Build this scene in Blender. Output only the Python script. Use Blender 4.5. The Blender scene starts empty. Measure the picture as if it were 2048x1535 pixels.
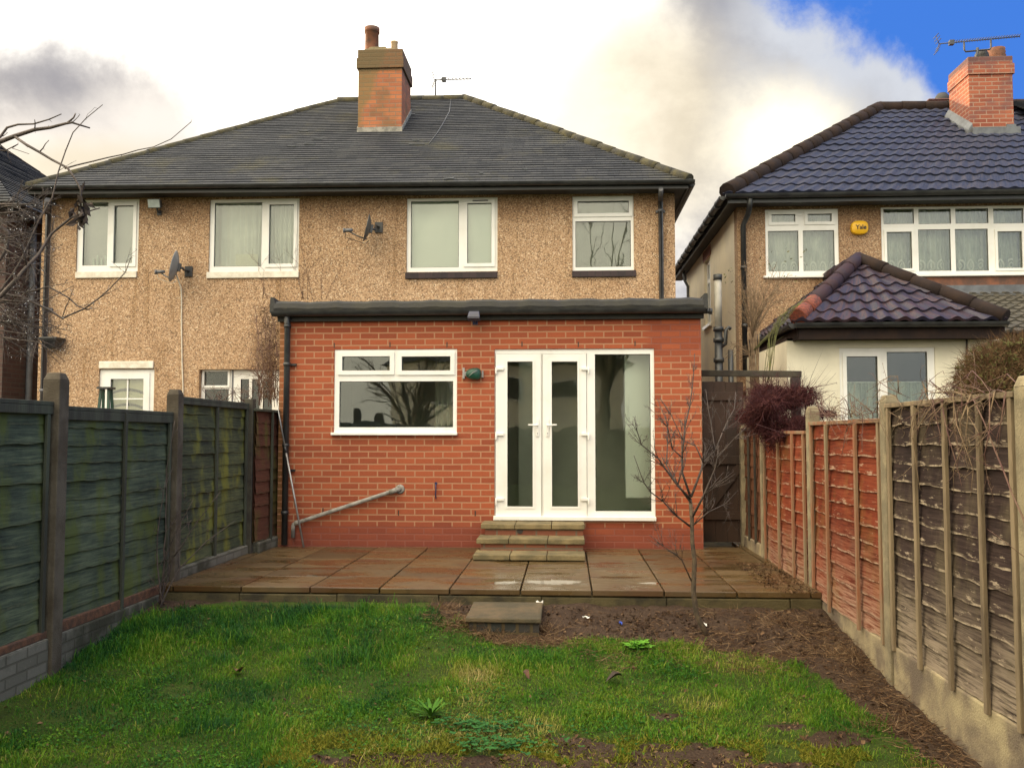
import bpy, math, random
import numpy as np
from mathutils import Vector, Matrix

S = bpy.context.scene
COL = S.collection
random.seed(11)
rng = np.random.default_rng(11)

# ------------------------------------------------------------------ camera
F = 1770.0                                   # focal length in pixels of a 2048 px wide frame
CAM = Vector((0.0, 0.0, 1.32))
cd = bpy.data.cameras.new("camera")
cd.sensor_width = 36.0
cd.lens = F / 2048.0 * 36.0
cd.clip_start = 0.05
cd.clip_end = 2000.0
cam = bpy.data.objects.new("camera", cd)
COL.objects.link(cam)
cam.location = CAM
cam.rotation_euler = (math.radians(90 + 3.31), 0.0, math.radians(3.49))
S.camera = cam
RCAM = cam.rotation_euler.to_matrix()

# ------------------------------------------------------------------ world: nishita sky with cloud cover
SUN_EL, SUN_AZ = 6.0, 22.0                   # low winter sun from the left, a little behind the houses
sdir = Vector((-math.cos(math.radians(SUN_EL)) * math.cos(math.radians(SUN_AZ)),
               math.cos(math.radians(SUN_EL)) * math.sin(math.radians(SUN_AZ)),
               math.sin(math.radians(SUN_EL))))
W = bpy.data.worlds.new("World")
S.world = W
W.use_nodes = True


class NT:
    """a small helper to wire shader nodes"""
    def __init__(self, nt):
        self.t = nt
        nt.nodes.clear()

    def n(self, kind, ins=None, **kw):
        nd = self.t.nodes.new("ShaderNode" + kind)
        for k, v in kw.items():
            setattr(nd, k, v)
        for k, v in (ins or {}).items():
            self.set(nd.inputs[k], v)
        return nd

    def set(self, sock, v):
        if isinstance(v, bpy.types.NodeSocket):
            self.t.links.new(v, sock)
        elif isinstance(v, bpy.types.Node):
            self.t.links.new(v.outputs[0], sock)
        elif isinstance(v, (tuple, list)) and len(v) == 3 and sock.type == 'RGBA':
            sock.default_value = (*v, 1)
        else:
            sock.default_value = v

    def m(self, op, a, b=0.0, c=0.0, clamp=False):
        return self.n("Math", {0: a, 1: b, 2: c}, operation=op, use_clamp=clamp).outputs[0]

    def ss(self, x, lo, hi):
        return self.n("MapRange", {"Value": x, "From Min": lo, "From Max": hi}, interpolation_type='SMOOTHSTEP').outputs[0]

    def noise(self, vec, scale, detail=4.0, rough=0.55, dist=0.0):
        return self.n("TexNoise", {"Vector": vec, "Scale": scale, "Detail": detail, "Roughness": rough, "Distortion": dist})

    def mix(self, f, a, b, mode='MIX'):
        nd = self.n("Mix", data_type='RGBA', blend_type=mode)
        self.set(nd.inputs[0], f)
        self.set(nd.inputs[6], a)
        self.set(nd.inputs[7], b)
        return nd.outputs[2]

    def ramp(self, fac, stops, interp='LINEAR'):
        nd = self.n("ValToRGB", {0: fac})
        cr = nd.color_ramp
        cr.interpolation = interp
        while len(cr.elements) < len(stops):
            cr.elements.new(0.5)
        for e, (p, c) in zip(cr.elements, stops):
            e.position = p
            e.color = (*c, 1) if len(c) == 3 else c
        return nd.outputs[0]

    def scale(self, vec, s):
        return self.n("VectorMath", {0: vec, 1: s}, operation='MULTIPLY').outputs[0]

    def bump(self, h, strength=0.5, dist=0.01, normal=None):
        nd = self.n("Bump", {"Height": h, "Strength": strength, "Distance": dist})
        if normal is not None:
            self.set(nd.inputs["Normal"], normal)
        return nd.outputs[0]


w = NT(W.node_tree)
tc = w.n("TexCoord")
D = tc.outputs["Generated"]
sp = w.n("SeparateXYZ", {0: D})
dx, dy, dz = sp.outputs
sky = w.n("TexSky", sky_type='NISHITA', sun_disc=False, sun_elevation=math.radians(SUN_EL),
          sun_rotation=math.atan2(sdir.x, sdir.y), dust_density=0.6, ozone_density=2.0)
blue = w.n("HueSaturation", {"Saturation": 1.2, "Value": 1.0, "Color": sky})
# blue gaps facing the houses: saturated deep winter blue
blue = w.mix(0.75, blue.outputs[0], (0.45, 1.75, 6.6))
yy = w.m('MAXIMUM', dy, 0.12)
u = w.m('DIVIDE', dx, yy)
v = w.m('DIVIDE', dz, yy)
cv = w.n("CombineXYZ", {0: u, 1: v, 2: 0.0})
n1 = w.noise(cv, 6.5, 10.0, 0.62, 0.2).outputs[0]
n2 = w.noise(w.n("VectorMath", {0: cv, 1: (3.1, 7.7, 0)}, operation='ADD'), 4.6, 9.0, 0.58, 0.3).outputs[0]
n3 = w.noise(D, 2.2, 5.0, 0.55, 0.3).outputs[0]
front = w.ss(dy, 0.02, 0.2)


def blob(cu, cvv, ru, rv, amp=1.0, lo=0.35):
    a = w.m('DIVIDE', w.m('SUBTRACT', u, cu), ru)
    b = w.m('DIVIDE', w.m('SUBTRACT', v, cvv), rv)
    d2 = w.m('ADD', w.m('MULTIPLY', a, a), w.m('MULTIPLY', b, b))
    d = w.m('ADD', w.m('SQRT', d2), w.m('MULTIPLY', w.m('SUBTRACT', n1, 0.5), amp))
    return w.m('SUBTRACT', 1.0, w.ss(d, lo, 1.0))


# cloud body (front): white glare in the middle, greyer masses at left and right
white = (16.0, 15.2, 13.6)
warmwhite = (6.4, 5.5, 3.9)
greyc = w.mix(w.ss(n2, 0.40, 0.72), (2.7, 2.7, 3.0), (4.7, 4.6, 4.5))
c = w.mix(0.0, white, white)
glare = blob(-0.17, 0.50, 0.55, 0.55, 0.22)
grey_r = w.m('MULTIPLY', w.ss(w.m('ADD', u, w.m('MULTIPLY', w.m('SUBTRACT', n1, 0.5), 0.24)), 0.0, 0.17), 1.0)
c = w.mix(grey_r, white, greyc)
c = w.mix(w.m('MULTIPLY', blob(0.07, 0.36, 0.17, 0.20, 0.5), 0.75), c, warmwhite)
c = w.mix(blob(0.245, 0.335, 0.125, 0.11, 0.7, -0.1), c, (13.0, 11.8, 9.0))
c = w.mix(w.m('MULTIPLY', blob(-0.57, 0.36, 0.30, 0.13, 0.9), 0.8), c, (5.0, 4.5, 4.1))
c = w.mix(w.m('MULTIPLY', blob(-0.66, 0.43, 0.22, 0.10, 1.3, 0.0), 0.95), c, (2.4, 2.35, 2.6))
c = w.mix(w.m('MULTIPLY', blob(-0.60, 0.30, 0.30, 0.07, 0.6), 0.7), c, warmwhite)
# blue gap at upper right and a small one at upper left
edge = w.m('ADD', w.m('ADD', v, w.m('MULTIPLY', u, 0.78)), w.m('MULTIPLY', w.m('SUBTRACT', n1, 0.5), 0.22))
gap = w.m('MULTIPLY', w.ss(edge, 0.675, 0.735), w.ss(u, 0.16, 0.25))
lit = w.m('MULTIPLY', w.ss(edge, 0.57, 0.675), 0.5)
c = w.mix(w.m('MULTIPLY', lit, w.ss(u, 0.16, 0.25)), c, (6.6, 7.0, 7.6))
gap2 = w.m('MULTIPLY', blob(-0.55, 0.49, 0.06, 0.03, 1.2), 0.4)
frontc = w.mix(w.m('MAXIMUM', gap, gap2), c, blue)
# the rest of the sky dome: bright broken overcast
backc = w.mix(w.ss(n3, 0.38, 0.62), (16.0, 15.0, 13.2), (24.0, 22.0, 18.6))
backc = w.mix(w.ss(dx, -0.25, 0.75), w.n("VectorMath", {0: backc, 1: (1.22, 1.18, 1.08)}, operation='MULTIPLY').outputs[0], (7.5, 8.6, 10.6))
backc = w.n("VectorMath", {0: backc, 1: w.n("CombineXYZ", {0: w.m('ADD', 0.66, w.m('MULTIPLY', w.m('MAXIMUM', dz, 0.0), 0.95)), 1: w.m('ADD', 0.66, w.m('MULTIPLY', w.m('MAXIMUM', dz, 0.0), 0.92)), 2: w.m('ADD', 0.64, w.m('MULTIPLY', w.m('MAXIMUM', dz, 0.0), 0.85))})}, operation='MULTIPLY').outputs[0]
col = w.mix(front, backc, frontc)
# clouds round the low sun glow
sdot = w.n("VectorMath", {0: D, 1: tuple(sdir)}, operation='DOT_PRODUCT').outputs["Value"]
glow = w.m('POWER', w.m('MAXIMUM', sdot, 0.0), 24.0)
col = w.mix(w.m('MULTIPLY', glow, 1.0), col, (70.0, 56.0, 34.0))
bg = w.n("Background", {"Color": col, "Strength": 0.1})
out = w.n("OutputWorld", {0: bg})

# ------------------------------------------------------------------ sun
sd = bpy.data.lights.new("sun", 'SUN')
sd.energy = 3.2
sd.angle = math.radians(0.6)
sd.color = (1.0, 0.80, 0.52)
sun = bpy.data.objects.new("sun", sd)
COL.objects.link(sun)
sun.rotation_euler = (-sdir).to_track_quat('-Z', 'Y').to_euler()
sun.location = (-30, 20, 20)

S.view_settings.view_transform = 'Standard'
S.view_settings.look = 'None'
S.view_settings.gamma = 1.0
S.view_settings.exposure = 0.54
S.render.engine = 'CYCLES'
S.cycles.max_bounces = 8
S.cycles.transparent_max_bounces = 16

# ------------------------------------------------------------------ helpers
BASE = {}


def P(x, y, X=None, Y=None, Z=None):
    """the point where the sight line through pixel (x, y) meets a plane of the garden"""
    d = RCAM @ Vector(((x - 1024.0) / F, -(y - 767.5) / F, -1.0))
    if Y is not None:
        t = (Y - CAM.y) / d.y
    elif X is not None:
        t = (X - CAM.x) / d.x
    else:
        t = (Z - CAM.z) / d.z
    return CAM + d * t


def R(x0, y0, x1, y1, Y):
    """a pixel rectangle on a wall plane -> x0, x1, z0, z1"""
    a = P(x0, (y0 + y1) / 2, Y=Y)
    b = P(x1, (y0 + y1) / 2, Y=Y)
    t = P((x0 + x1) / 2, y0, Y=Y)
    l = P((x0 + x1) / 2, y1, Y=Y)
    return a.x, b.x, l.z, t.z


class MB:
    def __init__(self):
        self.v, self.f, self.s = [], [], []

    def poly(self, pts, smooth=False):
        i = len(self.v)
        self.v += [tuple(p) for p in pts]
        self.f.append(tuple(range(i, i + len(pts))))
        self.s.append(smooth)

    def hexa(self, p, skip=()):
        """8 corners: bottom 0-3 (ccw from above), top 4-7"""
        i = len(self.v)
        self.v += [tuple(q) for q in p]
        for k, f in enumerate(((3, 2, 1, 0), (4, 5, 6, 7), (0, 1, 5, 4), (1, 2, 6, 5), (2, 3, 7, 6), (3, 0, 4, 7))):
            if k not in skip:
                self.f.append(tuple(i + j for j in f))
                self.s.append(False)

    def box(self, x0, x1, y0, y1, z0, z1, skip=()):
        self.hexa([(x0, y0, z0), (x1, y0, z0), (x1, y1, z0), (x0, y1, z0),
                   (x0, y0, z1), (x1, y0, z1), (x1, y1, z1), (x0, y1, z1)], skip)

    def bar(self, p, q, wd, h, up=(0, 0, 1)):
        p, q = Vector(p), Vector(q)
        d = (q - p).normalized()
        upv = Vector(up)
        s = d.cross(upv).normalized() * (wd / 2)
        t = s.cross(d).normalized() * (h / 2)
        self.hexa([p - s - t, p + s - t, q + s - t, q - s - t, p - s + t, p + s + t, q + s + t, q - s + t])

    def tube(self, pts, rads, n=8, cap=True, smooth=True):
        pts = [Vector(p) for p in pts]
        if not isinstance(rads, (list, tuple)):
            rads = [rads] * len(pts)
        i0 = len(self.v)
        prev = None
        for k, p in enumerate(pts):
            d = (pts[min(k + 1, len(pts) - 1)] - pts[max(k - 1, 0)])
            if d.length < 1e-9:
                d = Vector((0, 0, 1))
            d.normalize()
            if prev is None:
                a = d.orthogonal().normalized()
            else:
                a = (prev - d * prev.dot(d))
                a = a.normalized() if a.length > 1e-6 else d.orthogonal().normalized()
            prev = a
            b = d.cross(a)
            for j in range(n):
                an = 2 * math.pi * j / n
                self.v.append(tuple(p + (a * math.cos(an) + b * math.sin(an)) * rads[k]))
        for k in range(len(pts) - 1):
            for j in range(n):
                self.f.append((i0 + k * n + j, i0 + k * n + (j + 1) % n, i0 + (k + 1) * n + (j + 1) % n, i0 + (k + 1) * n + j))
                self.s.append(smooth)
        if cap:
            self.f.append(tuple(i0 + j for j in reversed(range(n))))
            self.f.append(tuple(i0 + (len(pts) - 1) * n + j for j in range(n)))
            self.s += [False, False]

    def lathe(self, c, prof, n=16):
        """profile of (r, z) about a vertical axis at c"""
        i0 = len(self.v)
        for r, z in prof:
            for j in range(n):
                a = 2 * math.pi * j / n
                self.v.append((c[0] + r * math.cos(a), c[1] + r * math.sin(a), c[2] + z))
        for k in range(len(prof) - 1):
            for j in range(n):
                self.f.append((i0 + k * n + j, i0 + k * n + (j + 1) % n, i0 + (k + 1) * n + (j + 1) % n, i0 + (k + 1) * n + j))
                self.s.append(True)

    def grid(self, g, smooth=True):
        """g[rows][cols] of points"""
        i0 = len(self.v)
        m, n = len(g), len(g[0])
        for row in g:
            self.v += [tuple(p) for p in row]
        for a in range(m - 1):
            for b in range(n - 1):
                self.f.append((i0 + a * n + b, i0 + a * n + b + 1, i0 + (a + 1) * n + b + 1, i0 + (a + 1) * n + b))
                self.s.append(smooth)

    def plate(self, x0, x1, z0, z1, y0, y1, holes=()):
        """a slab in the xz plane between y0 (front) and y1 (back) with rectangular holes"""
        xs = sorted({x0, x1, *[h[0] for h in holes], *[h[1] for h in holes]})
        zs = sorted({z0, z1, *[h[2] for h in holes], *[h[3] for h in holes]})
        xs = [x for x in xs if x0 <= x <= x1]
        zs = [z for z in zs if z0 <= z <= z1]
        inside = lambda x, z: any(h[0] < x < h[1] and h[2] < z < h[3] for h in holes)
        for a, b in zip(xs, xs[1:]):
            for c_, d_ in zip(zs, zs[1:]):
                if inside((a + b) / 2, (c_ + d_) / 2):
                    continue
                self.poly([(a, y0, c_), (b, y0, c_), (b, y0, d_), (a, y0, d_)])
                self.poly([(b, y1, c_), (a, y1, c_), (a, y1, d_), (b, y1, d_)])
        def rim(a, b, c_, d_, flip):
            q = [[(a, y0, c_), (a, y1, c_), (b, y1, c_), (b, y0, c_)], [(b, y0, d_), (b, y1, d_), (a, y1, d_), (a, y0, d_)],
                 [(a, y0, d_), (a, y1, d_), (a, y1, c_), (a, y0, c_)], [(b, y0, c_), (b, y1, c_), (b, y1, d_), (b, y0, d_)]]
            for p in q:
                self.poly(list(reversed(p)) if flip else p)
        rim(x0, x1, z0, z1, False)
        for h in holes:
            rim(h[0], h[1], h[2], h[3], True)

    def build(self, name, mat, parent=None, bevel=0.0, uv=True, attr=None):
        me = bpy.data.meshes.new(name)
        off = BASE.get(parent.name, Vector((0, 0, 0))) if parent else Vector((0, 0, 0))
        V = np.array(self.v, dtype=np.float64).reshape(-1, 3)
        me.from_pydata([tuple(q) for q in (V - np.array(off))], [], self.f)
        me.polygons.foreach_set("use_smooth", self.s)
        if uv:
            nl = len(me.loops)
            no = np.empty(len(me.polygons) * 3)
            me.polygons.foreach_get("normal", no)
            no = no.reshape(-1, 3)
            lv = np.empty(nl, dtype=np.int64)
            me.loops.foreach_get("vertex_index", lv)
            lt = np.empty(len(me.polygons), dtype=np.int64)
            me.polygons.foreach_get("loop_total", lt)
            N_ = np.repeat(no, lt, axis=0)
            T = np.stack([-N_[:, 1], N_[:, 0], np.zeros(nl)], 1)
            ln = np.linalg.norm(T, axis=1)
            flat = ln < 0.25
            T[flat] = (1, 0, 0)
            T /= np.linalg.norm(T, axis=1)[:, None]
            B = np.cross(N_, T)
            B[flat] = (0, 1, 0)
            pp = V[lv]
            uvl = me.uv_layers.new(name="UVMap")
            uvl.data.foreach_set("uv", np.stack([(pp * T).sum(1), (pp * B).sum(1)], 1).ravel())
        if attr is not None:
            av = me.attributes.new("v", 'FLOAT', 'POINT')
            av.data.foreach_set("value", np.asarray(attr, dtype=np.float32))
        ob = bpy.data.objects.new(name, me)
        COL.objects.link(ob)
        if mat:
            me.materials.append(mat)
        if parent:
            ob.parent = parent
        BASE[ob.name] = off
        if bevel:
            md = ob.modifiers.new("edges", 'BEVEL')
            md.width = bevel
            md.segments = 2
            md.limit_method = 'ANGLE'
            md.angle_limit = math.radians(50)
        return ob


def mesh_np(name, V, faces, mat, parent=None, attr=None, smooth=False):
    """V (n,3), faces: list of (m,k) index arrays; attr: per-vertex float named 'v'"""
    me = bpy.data.meshes.new(name)
    off = BASE.get(parent.name, Vector((0, 0, 0))) if parent else Vector((0, 0, 0))
    V = np.asarray(V, dtype=np.float64) - np.array(off)
    loops = np.concatenate([f.ravel() for f in faces])
    tot = np.concatenate([np.full(len(f), f.shape[1]) for f in faces])
    start = np.concatenate([[0], np.cumsum(tot)[:-1]])
    me.vertices.add(len(V))
    me.vertices.foreach_set("co", V.ravel())
    me.loops.add(len(loops))
    me.loops.foreach_set("vertex_index", loops.astype(np.int32))
    me.polygons.add(len(tot))
    me.polygons.foreach_set("loop_start", start.astype(np.int32))
    me.polygons.foreach_set("loop_total", tot.astype(np.int32))
    me.polygons.foreach_set("use_smooth", [smooth] * len(tot))
    me.update(calc_edges=True)
    if attr is not None:
        a = me.attributes.new("v", 'FLOAT', 'POINT')
        a.data.foreach_set("value", np.asarray(attr, dtype=np.float32))
    ob = bpy.data.objects.new(name, me)
    COL.objects.link(ob)
    if mat:
        me.materials.append(mat)
    if parent:
        ob.parent = parent
    BASE[ob.name] = off
    return ob


def tag(o, label=None, cat=None, group=None, kind=None):
    if label:
        o["label"] = label
    if cat:
        o["category"] = cat
    if group:
        o["group"] = group
    if kind:
        o["kind"] = kind
    return o


def thing(name, loc, label, cat, group=None):
    o = bpy.data.objects.new(name, None)
    COL.objects.link(o)
    o.empty_display_size = 0.1
    o.location = loc
    BASE[o.name] = Vector(loc)
    return tag(o, label, cat, group)


# ------------------------------------------------------------------ materials
MATS = {}


def newmat(name):
    m = bpy.data.materials.new(name)
    m.use_nodes = True
    t = NT(m.node_tree)
    p = t.n("BsdfPrincipled")
    o = t.n("OutputMaterial", {0: p.outputs[0]})
    MATS[name] = m
    return m, t, p


def coords(t):
    c_ = t.n("TexCoord")
    return c_.outputs["Object"], c_.outputs["UV"]


def plain(name, c1, c2=None, scale=8.0, rough=0.6, bump=0.15, metal=0.0, spec=0.5, detail=5.0, fine=None, stretch=None, lo=0.35, hi=0.65):
    """two colours mixed by noise, a fine bump"""
    m, t, p = newmat(name)
    ob, _ = coords(t)
    vec = t.scale(ob, stretch) if stretch else ob
    n = t.noise(vec, scale, detail, 0.6).outputs[0]
    c2 = c2 or tuple(x * 0.75 for x in c1)
    t.set(p.inputs["Base Color"], t.mix(t.ss(n, lo, hi), c1, c2))
    f = t.noise(vec, fine or scale * 9, 3.0, 0.6).outputs[0]
    t.set(p.inputs["Roughness"], t.m('ADD', t.m('MULTIPLY', n, 0.3), rough - 0.15))
    t.set(p.inputs["Normal"], t.bump(f, bump, 0.01))
    p.inputs["Metallic"].default_value = metal
    p.inputs["Specular IOR Level"].default_value = spec
    return m


plain("pvc", (0.80, 0.795, 0.76), (0.70, 0.69, 0.64), 3.0, 0.38, 0.03, lo=0.45, hi=0.8)
plain("white_paint", (0.78, 0.74, 0.64), (0.60, 0.55, 0.45), 6.0, 0.65, 0.3)
plain("black_plastic", (0.018, 0.019, 0.022), (0.035, 0.037, 0.038), 5.0, 0.42, 0.05)
plain("grey_pipe", (0.13, 0.13, 0.145), (0.08, 0.083, 0.09), 4.0, 0.45, 0.05)
plain("dark_soffit", (0.022, 0.021, 0.021), (0.045, 0.042, 0.038), 3.0, 0.7, 0.1)
plain("felt", (0.035, 0.036, 0.038), (0.075, 0.075, 0.062), 4.0, 0.75, 0.4)
plain("felt_edge", (0.013, 0.013, 0.014), (0.032, 0.030, 0.022), 4.0, 0.7, 0.5)
plain("lead", (0.13, 0.14, 0.155), (0.085, 0.09, 0.10), 6.0, 0.5, 0.15)
plain("mortar_flashing", (0.34, 0.32, 0.28), (0.17, 0.165, 0.15), 9.0, 0.85, 0.5)
plain("clay_pot", (0.22, 0.085, 0.045), (0.10, 0.055, 0.04), 5.0, 0.8, 0.2)
plain("buff_pot", (0.40, 0.29, 0.17), (0.26, 0.18, 0.11), 6.0, 0.8, 0.2)
plain("black_cowl", (0.02, 0.02, 0.022), (0.03, 0.03, 0.03), 5.0, 0.6, 0.1)
plain("dish_grey", (0.27, 0.28, 0.29), (0.19, 0.195, 0.20), 4.0, 0.5, 0.05)
plain("dish_dark", (0.06, 0.062, 0.066), (0.10, 0.095, 0.085), 6.0, 0.5, 0.05)
plain("aerial_metal", (0.055, 0.06, 0.07), (0.08, 0.08, 0.08), 9.0, 0.45, 0.05, metal=0.4)
plain("galvanised", (0.38, 0.37, 0.36), (0.25, 0.25, 0.25), 9.0, 0.4, 0.05, metal=0.6)
plain("white_cable", (0.70, 0.64, 0.52), (0.55, 0.5, 0.4), 9.0, 0.5, 0.02)
plain("blue_cable", (0.02, 0.025, 0.09), (0.02, 0.02, 0.05), 9.0, 0.5, 0.02)
plain("lamp_case", (0.035, 0.036, 0.04), (0.06, 0.06, 0.06), 6.0, 0.45, 0.05)
plain("lamp_glass", (0.42, 0.47, 0.45), (0.30, 0.34, 0.33), 6.0, 0.12, 0.02)
plain("blue_case", (0.012, 0.016, 0.05), (0.02, 0.022, 0.04), 6.0, 0.45, 0.05)
plain("green_cover", (0.008, 0.075, 0.045), (0.006, 0.045, 0.03), 7.0, 0.4, 0.08)
plain("yellow_case", (0.80, 0.46, 0.012), (0.70, 0.38, 0.01), 3.0, 0.4, 0.02)
plain("ink", (0.03, 0.025, 0.02), (0.03, 0.025, 0.02), 3.0, 0.6, 0.0)
plain("plaster", (0.86, 0.90, 0.84), (0.84, 0.88, 0.82), 2.0, 0.85, 0.05)
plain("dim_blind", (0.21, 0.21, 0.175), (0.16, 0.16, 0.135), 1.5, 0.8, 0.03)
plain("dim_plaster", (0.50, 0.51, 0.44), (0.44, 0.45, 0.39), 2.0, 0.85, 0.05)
plain("lamin_floor", (0.045, 0.045, 0.04), (0.07, 0.065, 0.055), 3.0, 0.4, 0.05, stretch=(1, 6, 1))
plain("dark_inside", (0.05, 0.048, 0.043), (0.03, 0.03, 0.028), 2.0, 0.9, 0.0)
plain("frosted_blind", (0.64, 0.68, 0.61), (0.60, 0.64, 0.58), 0.8, 0.8, 0.02)
plain("curtain_pale", (0.74, 0.73, 0.66), (0.62, 0.62, 0.57), 2.0, 0.85, 0.05)
plain("curtain_mauve", (0.50, 0.47, 0.46), (0.44, 0.42, 0.42), 2.0, 0.85, 0.05)
plain("cream_card", (0.70, 0.66, 0.50), (0.62, 0.58, 0.45), 2.0, 0.7, 0.02)
plain("concrete_post", (0.30, 0.25, 0.155), (0.185, 0.155, 0.10), 7.0, 0.9, 0.6, fine=90)
plain("concrete_dark", (0.050, 0.038, 0.024), (0.095, 0.08, 0.058), 5.0, 0.9, 0.6, fine=90)
plain("gravel_board", (0.40, 0.33, 0.195), (0.15, 0.115, 0.085), 2.6, 0.92, 0.6, fine=80)
plain("pale_batten", (0.25, 0.19, 0.115), (0.11, 0.08, 0.05), 9.0, 0.85, 0.4, stretch=(1, 1, 0.15))
plain("green_batten", (0.05, 0.058, 0.038), (0.03, 0.03, 0.022), 9.0, 0.85, 0.4, stretch=(1, 1, 0.15))
plain("red_batten", (0.27, 0.105, 0.05), (0.24, 0.18, 0.11), 9.0, 0.85, 0.4, stretch=(1, 1, 0.15))
plain("gate_wood", (0.046, 0.022, 0.012), (0.020, 0.012, 0.009), 3.0, 0.8, 0.3, stretch=(1, 1, 0.3))
plain("beam_wood", (0.05, 0.045, 0.03), (0.028, 0.022, 0.018), 6.0, 0.8, 0.4)
plain("step_slab", (0.105, 0.072, 0.034), (0.055, 0.044, 0.022), 5.0, 0.75, 0.7, fine=70)
plain("slab_concrete", (0.20, 0.15, 0.070), (0.10, 0.082, 0.040), 5.0, 0.85, 0.7, fine=70)
plain("slab_edge", (0.085, 0.068, 0.028), (0.030, 0.026, 0.015), 4.0, 0.9, 0.7, fine=60)
plain("bark", (0.115, 0.08, 0.048), (0.055, 0.042, 0.03), 18.0, 0.85, 0.6, fine=120)
plain("bark_grey", (0.085, 0.06, 0.05), (0.04, 0.03, 0.026), 18.0, 0.6, 0.6, fine=120)
plain("twig_tan", (0.24, 0.17, 0.10), (0.14, 0.09, 0.055), 20.0, 0.85, 0.3)
plain("twig_green", (0.16, 0.17, 0.05), (0.12, 0.11, 0.05), 14.0, 0.8, 0.3)
plain("twig_purple", (0.085, 0.028, 0.036), (0.05, 0.02, 0.026), 14.0, 0.8, 0.3)
plain("bramble", (0.105, 0.045, 0.04), (0.16, 0.10, 0.065), 14.0, 0.75, 0.3)
plain("dry_leaf", (0.14, 0.062, 0.03), (0.07, 0.035, 0.022), 20.0, 0.8, 0.4)
plain("dead_leaf_dark", (0.04, 0.024, 0.016), (0.025, 0.016, 0.012), 20.0, 0.8, 0.4)
plain("weed_green", (0.07, 0.17, 0.02), (0.045, 0.12, 0.016), 20.0, 0.7, 0.2, spec=0.1)
plain("weed_bright", (0.13, 0.32, 0.03), (0.09, 0.24, 0.025), 20.0, 0.7, 0.2, spec=0.1)
plain("clover_green", (0.035, 0.12, 0.024), (0.022, 0.085, 0.022), 20.0, 0.7, 0.2, spec=0.12)
plain("ladder_green", (0.01, 0.055, 0.035), (0.015, 0.04, 0.03), 9.0, 0.5, 0.05)
plain("litter_white", (0.75, 0.74, 0.70), (0.65, 0.63, 0.58), 9.0, 0.6, 0.1)
plain("litter_blue", (0.01, 0.06, 0.45), (0.01, 0.05, 0.35), 9.0, 0.4, 0.05)
plain("render_white", (0.80, 0.755, 0.60), (0.70, 0.66, 0.52), 2.2, 0.92, 0.22, fine=55)
plain("side_render", (0.82, 0.74, 0.56), (0.68, 0.62, 0.50), 1.2, 0.92, 0.15, fine=45)
plain("ridge_moss", (0.075, 0.065, 0.030), (0.038, 0.036, 0.030), 7.0, 0.9, 0.8, fine=40)
plain("ridge_brown", (0.034, 0.022, 0.018), (0.024, 0.018, 0.018), 5.0, 0.9, 0.5, spec=0.15)
plain("ridge_purple", (0.028, 0.019, 0.032), (0.044, 0.022, 0.026), 3.5, 0.7, 0.5, spec=0.25)
plain("ridge_terracotta", (0.26, 0.062, 0.032), (0.10, 0.034, 0.026), 26.0, 0.8, 1.0, fine=50)
plain("wet_black_wood", (0.03, 0.022, 0.018), (0.015, 0.013, 0.012), 6.0, 0.55, 0.3)
plain("rear_hedge", (0.03, 0.032, 0.015), (0.015, 0.014, 0.008), 3.0, 0.9, 0.6)


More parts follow.
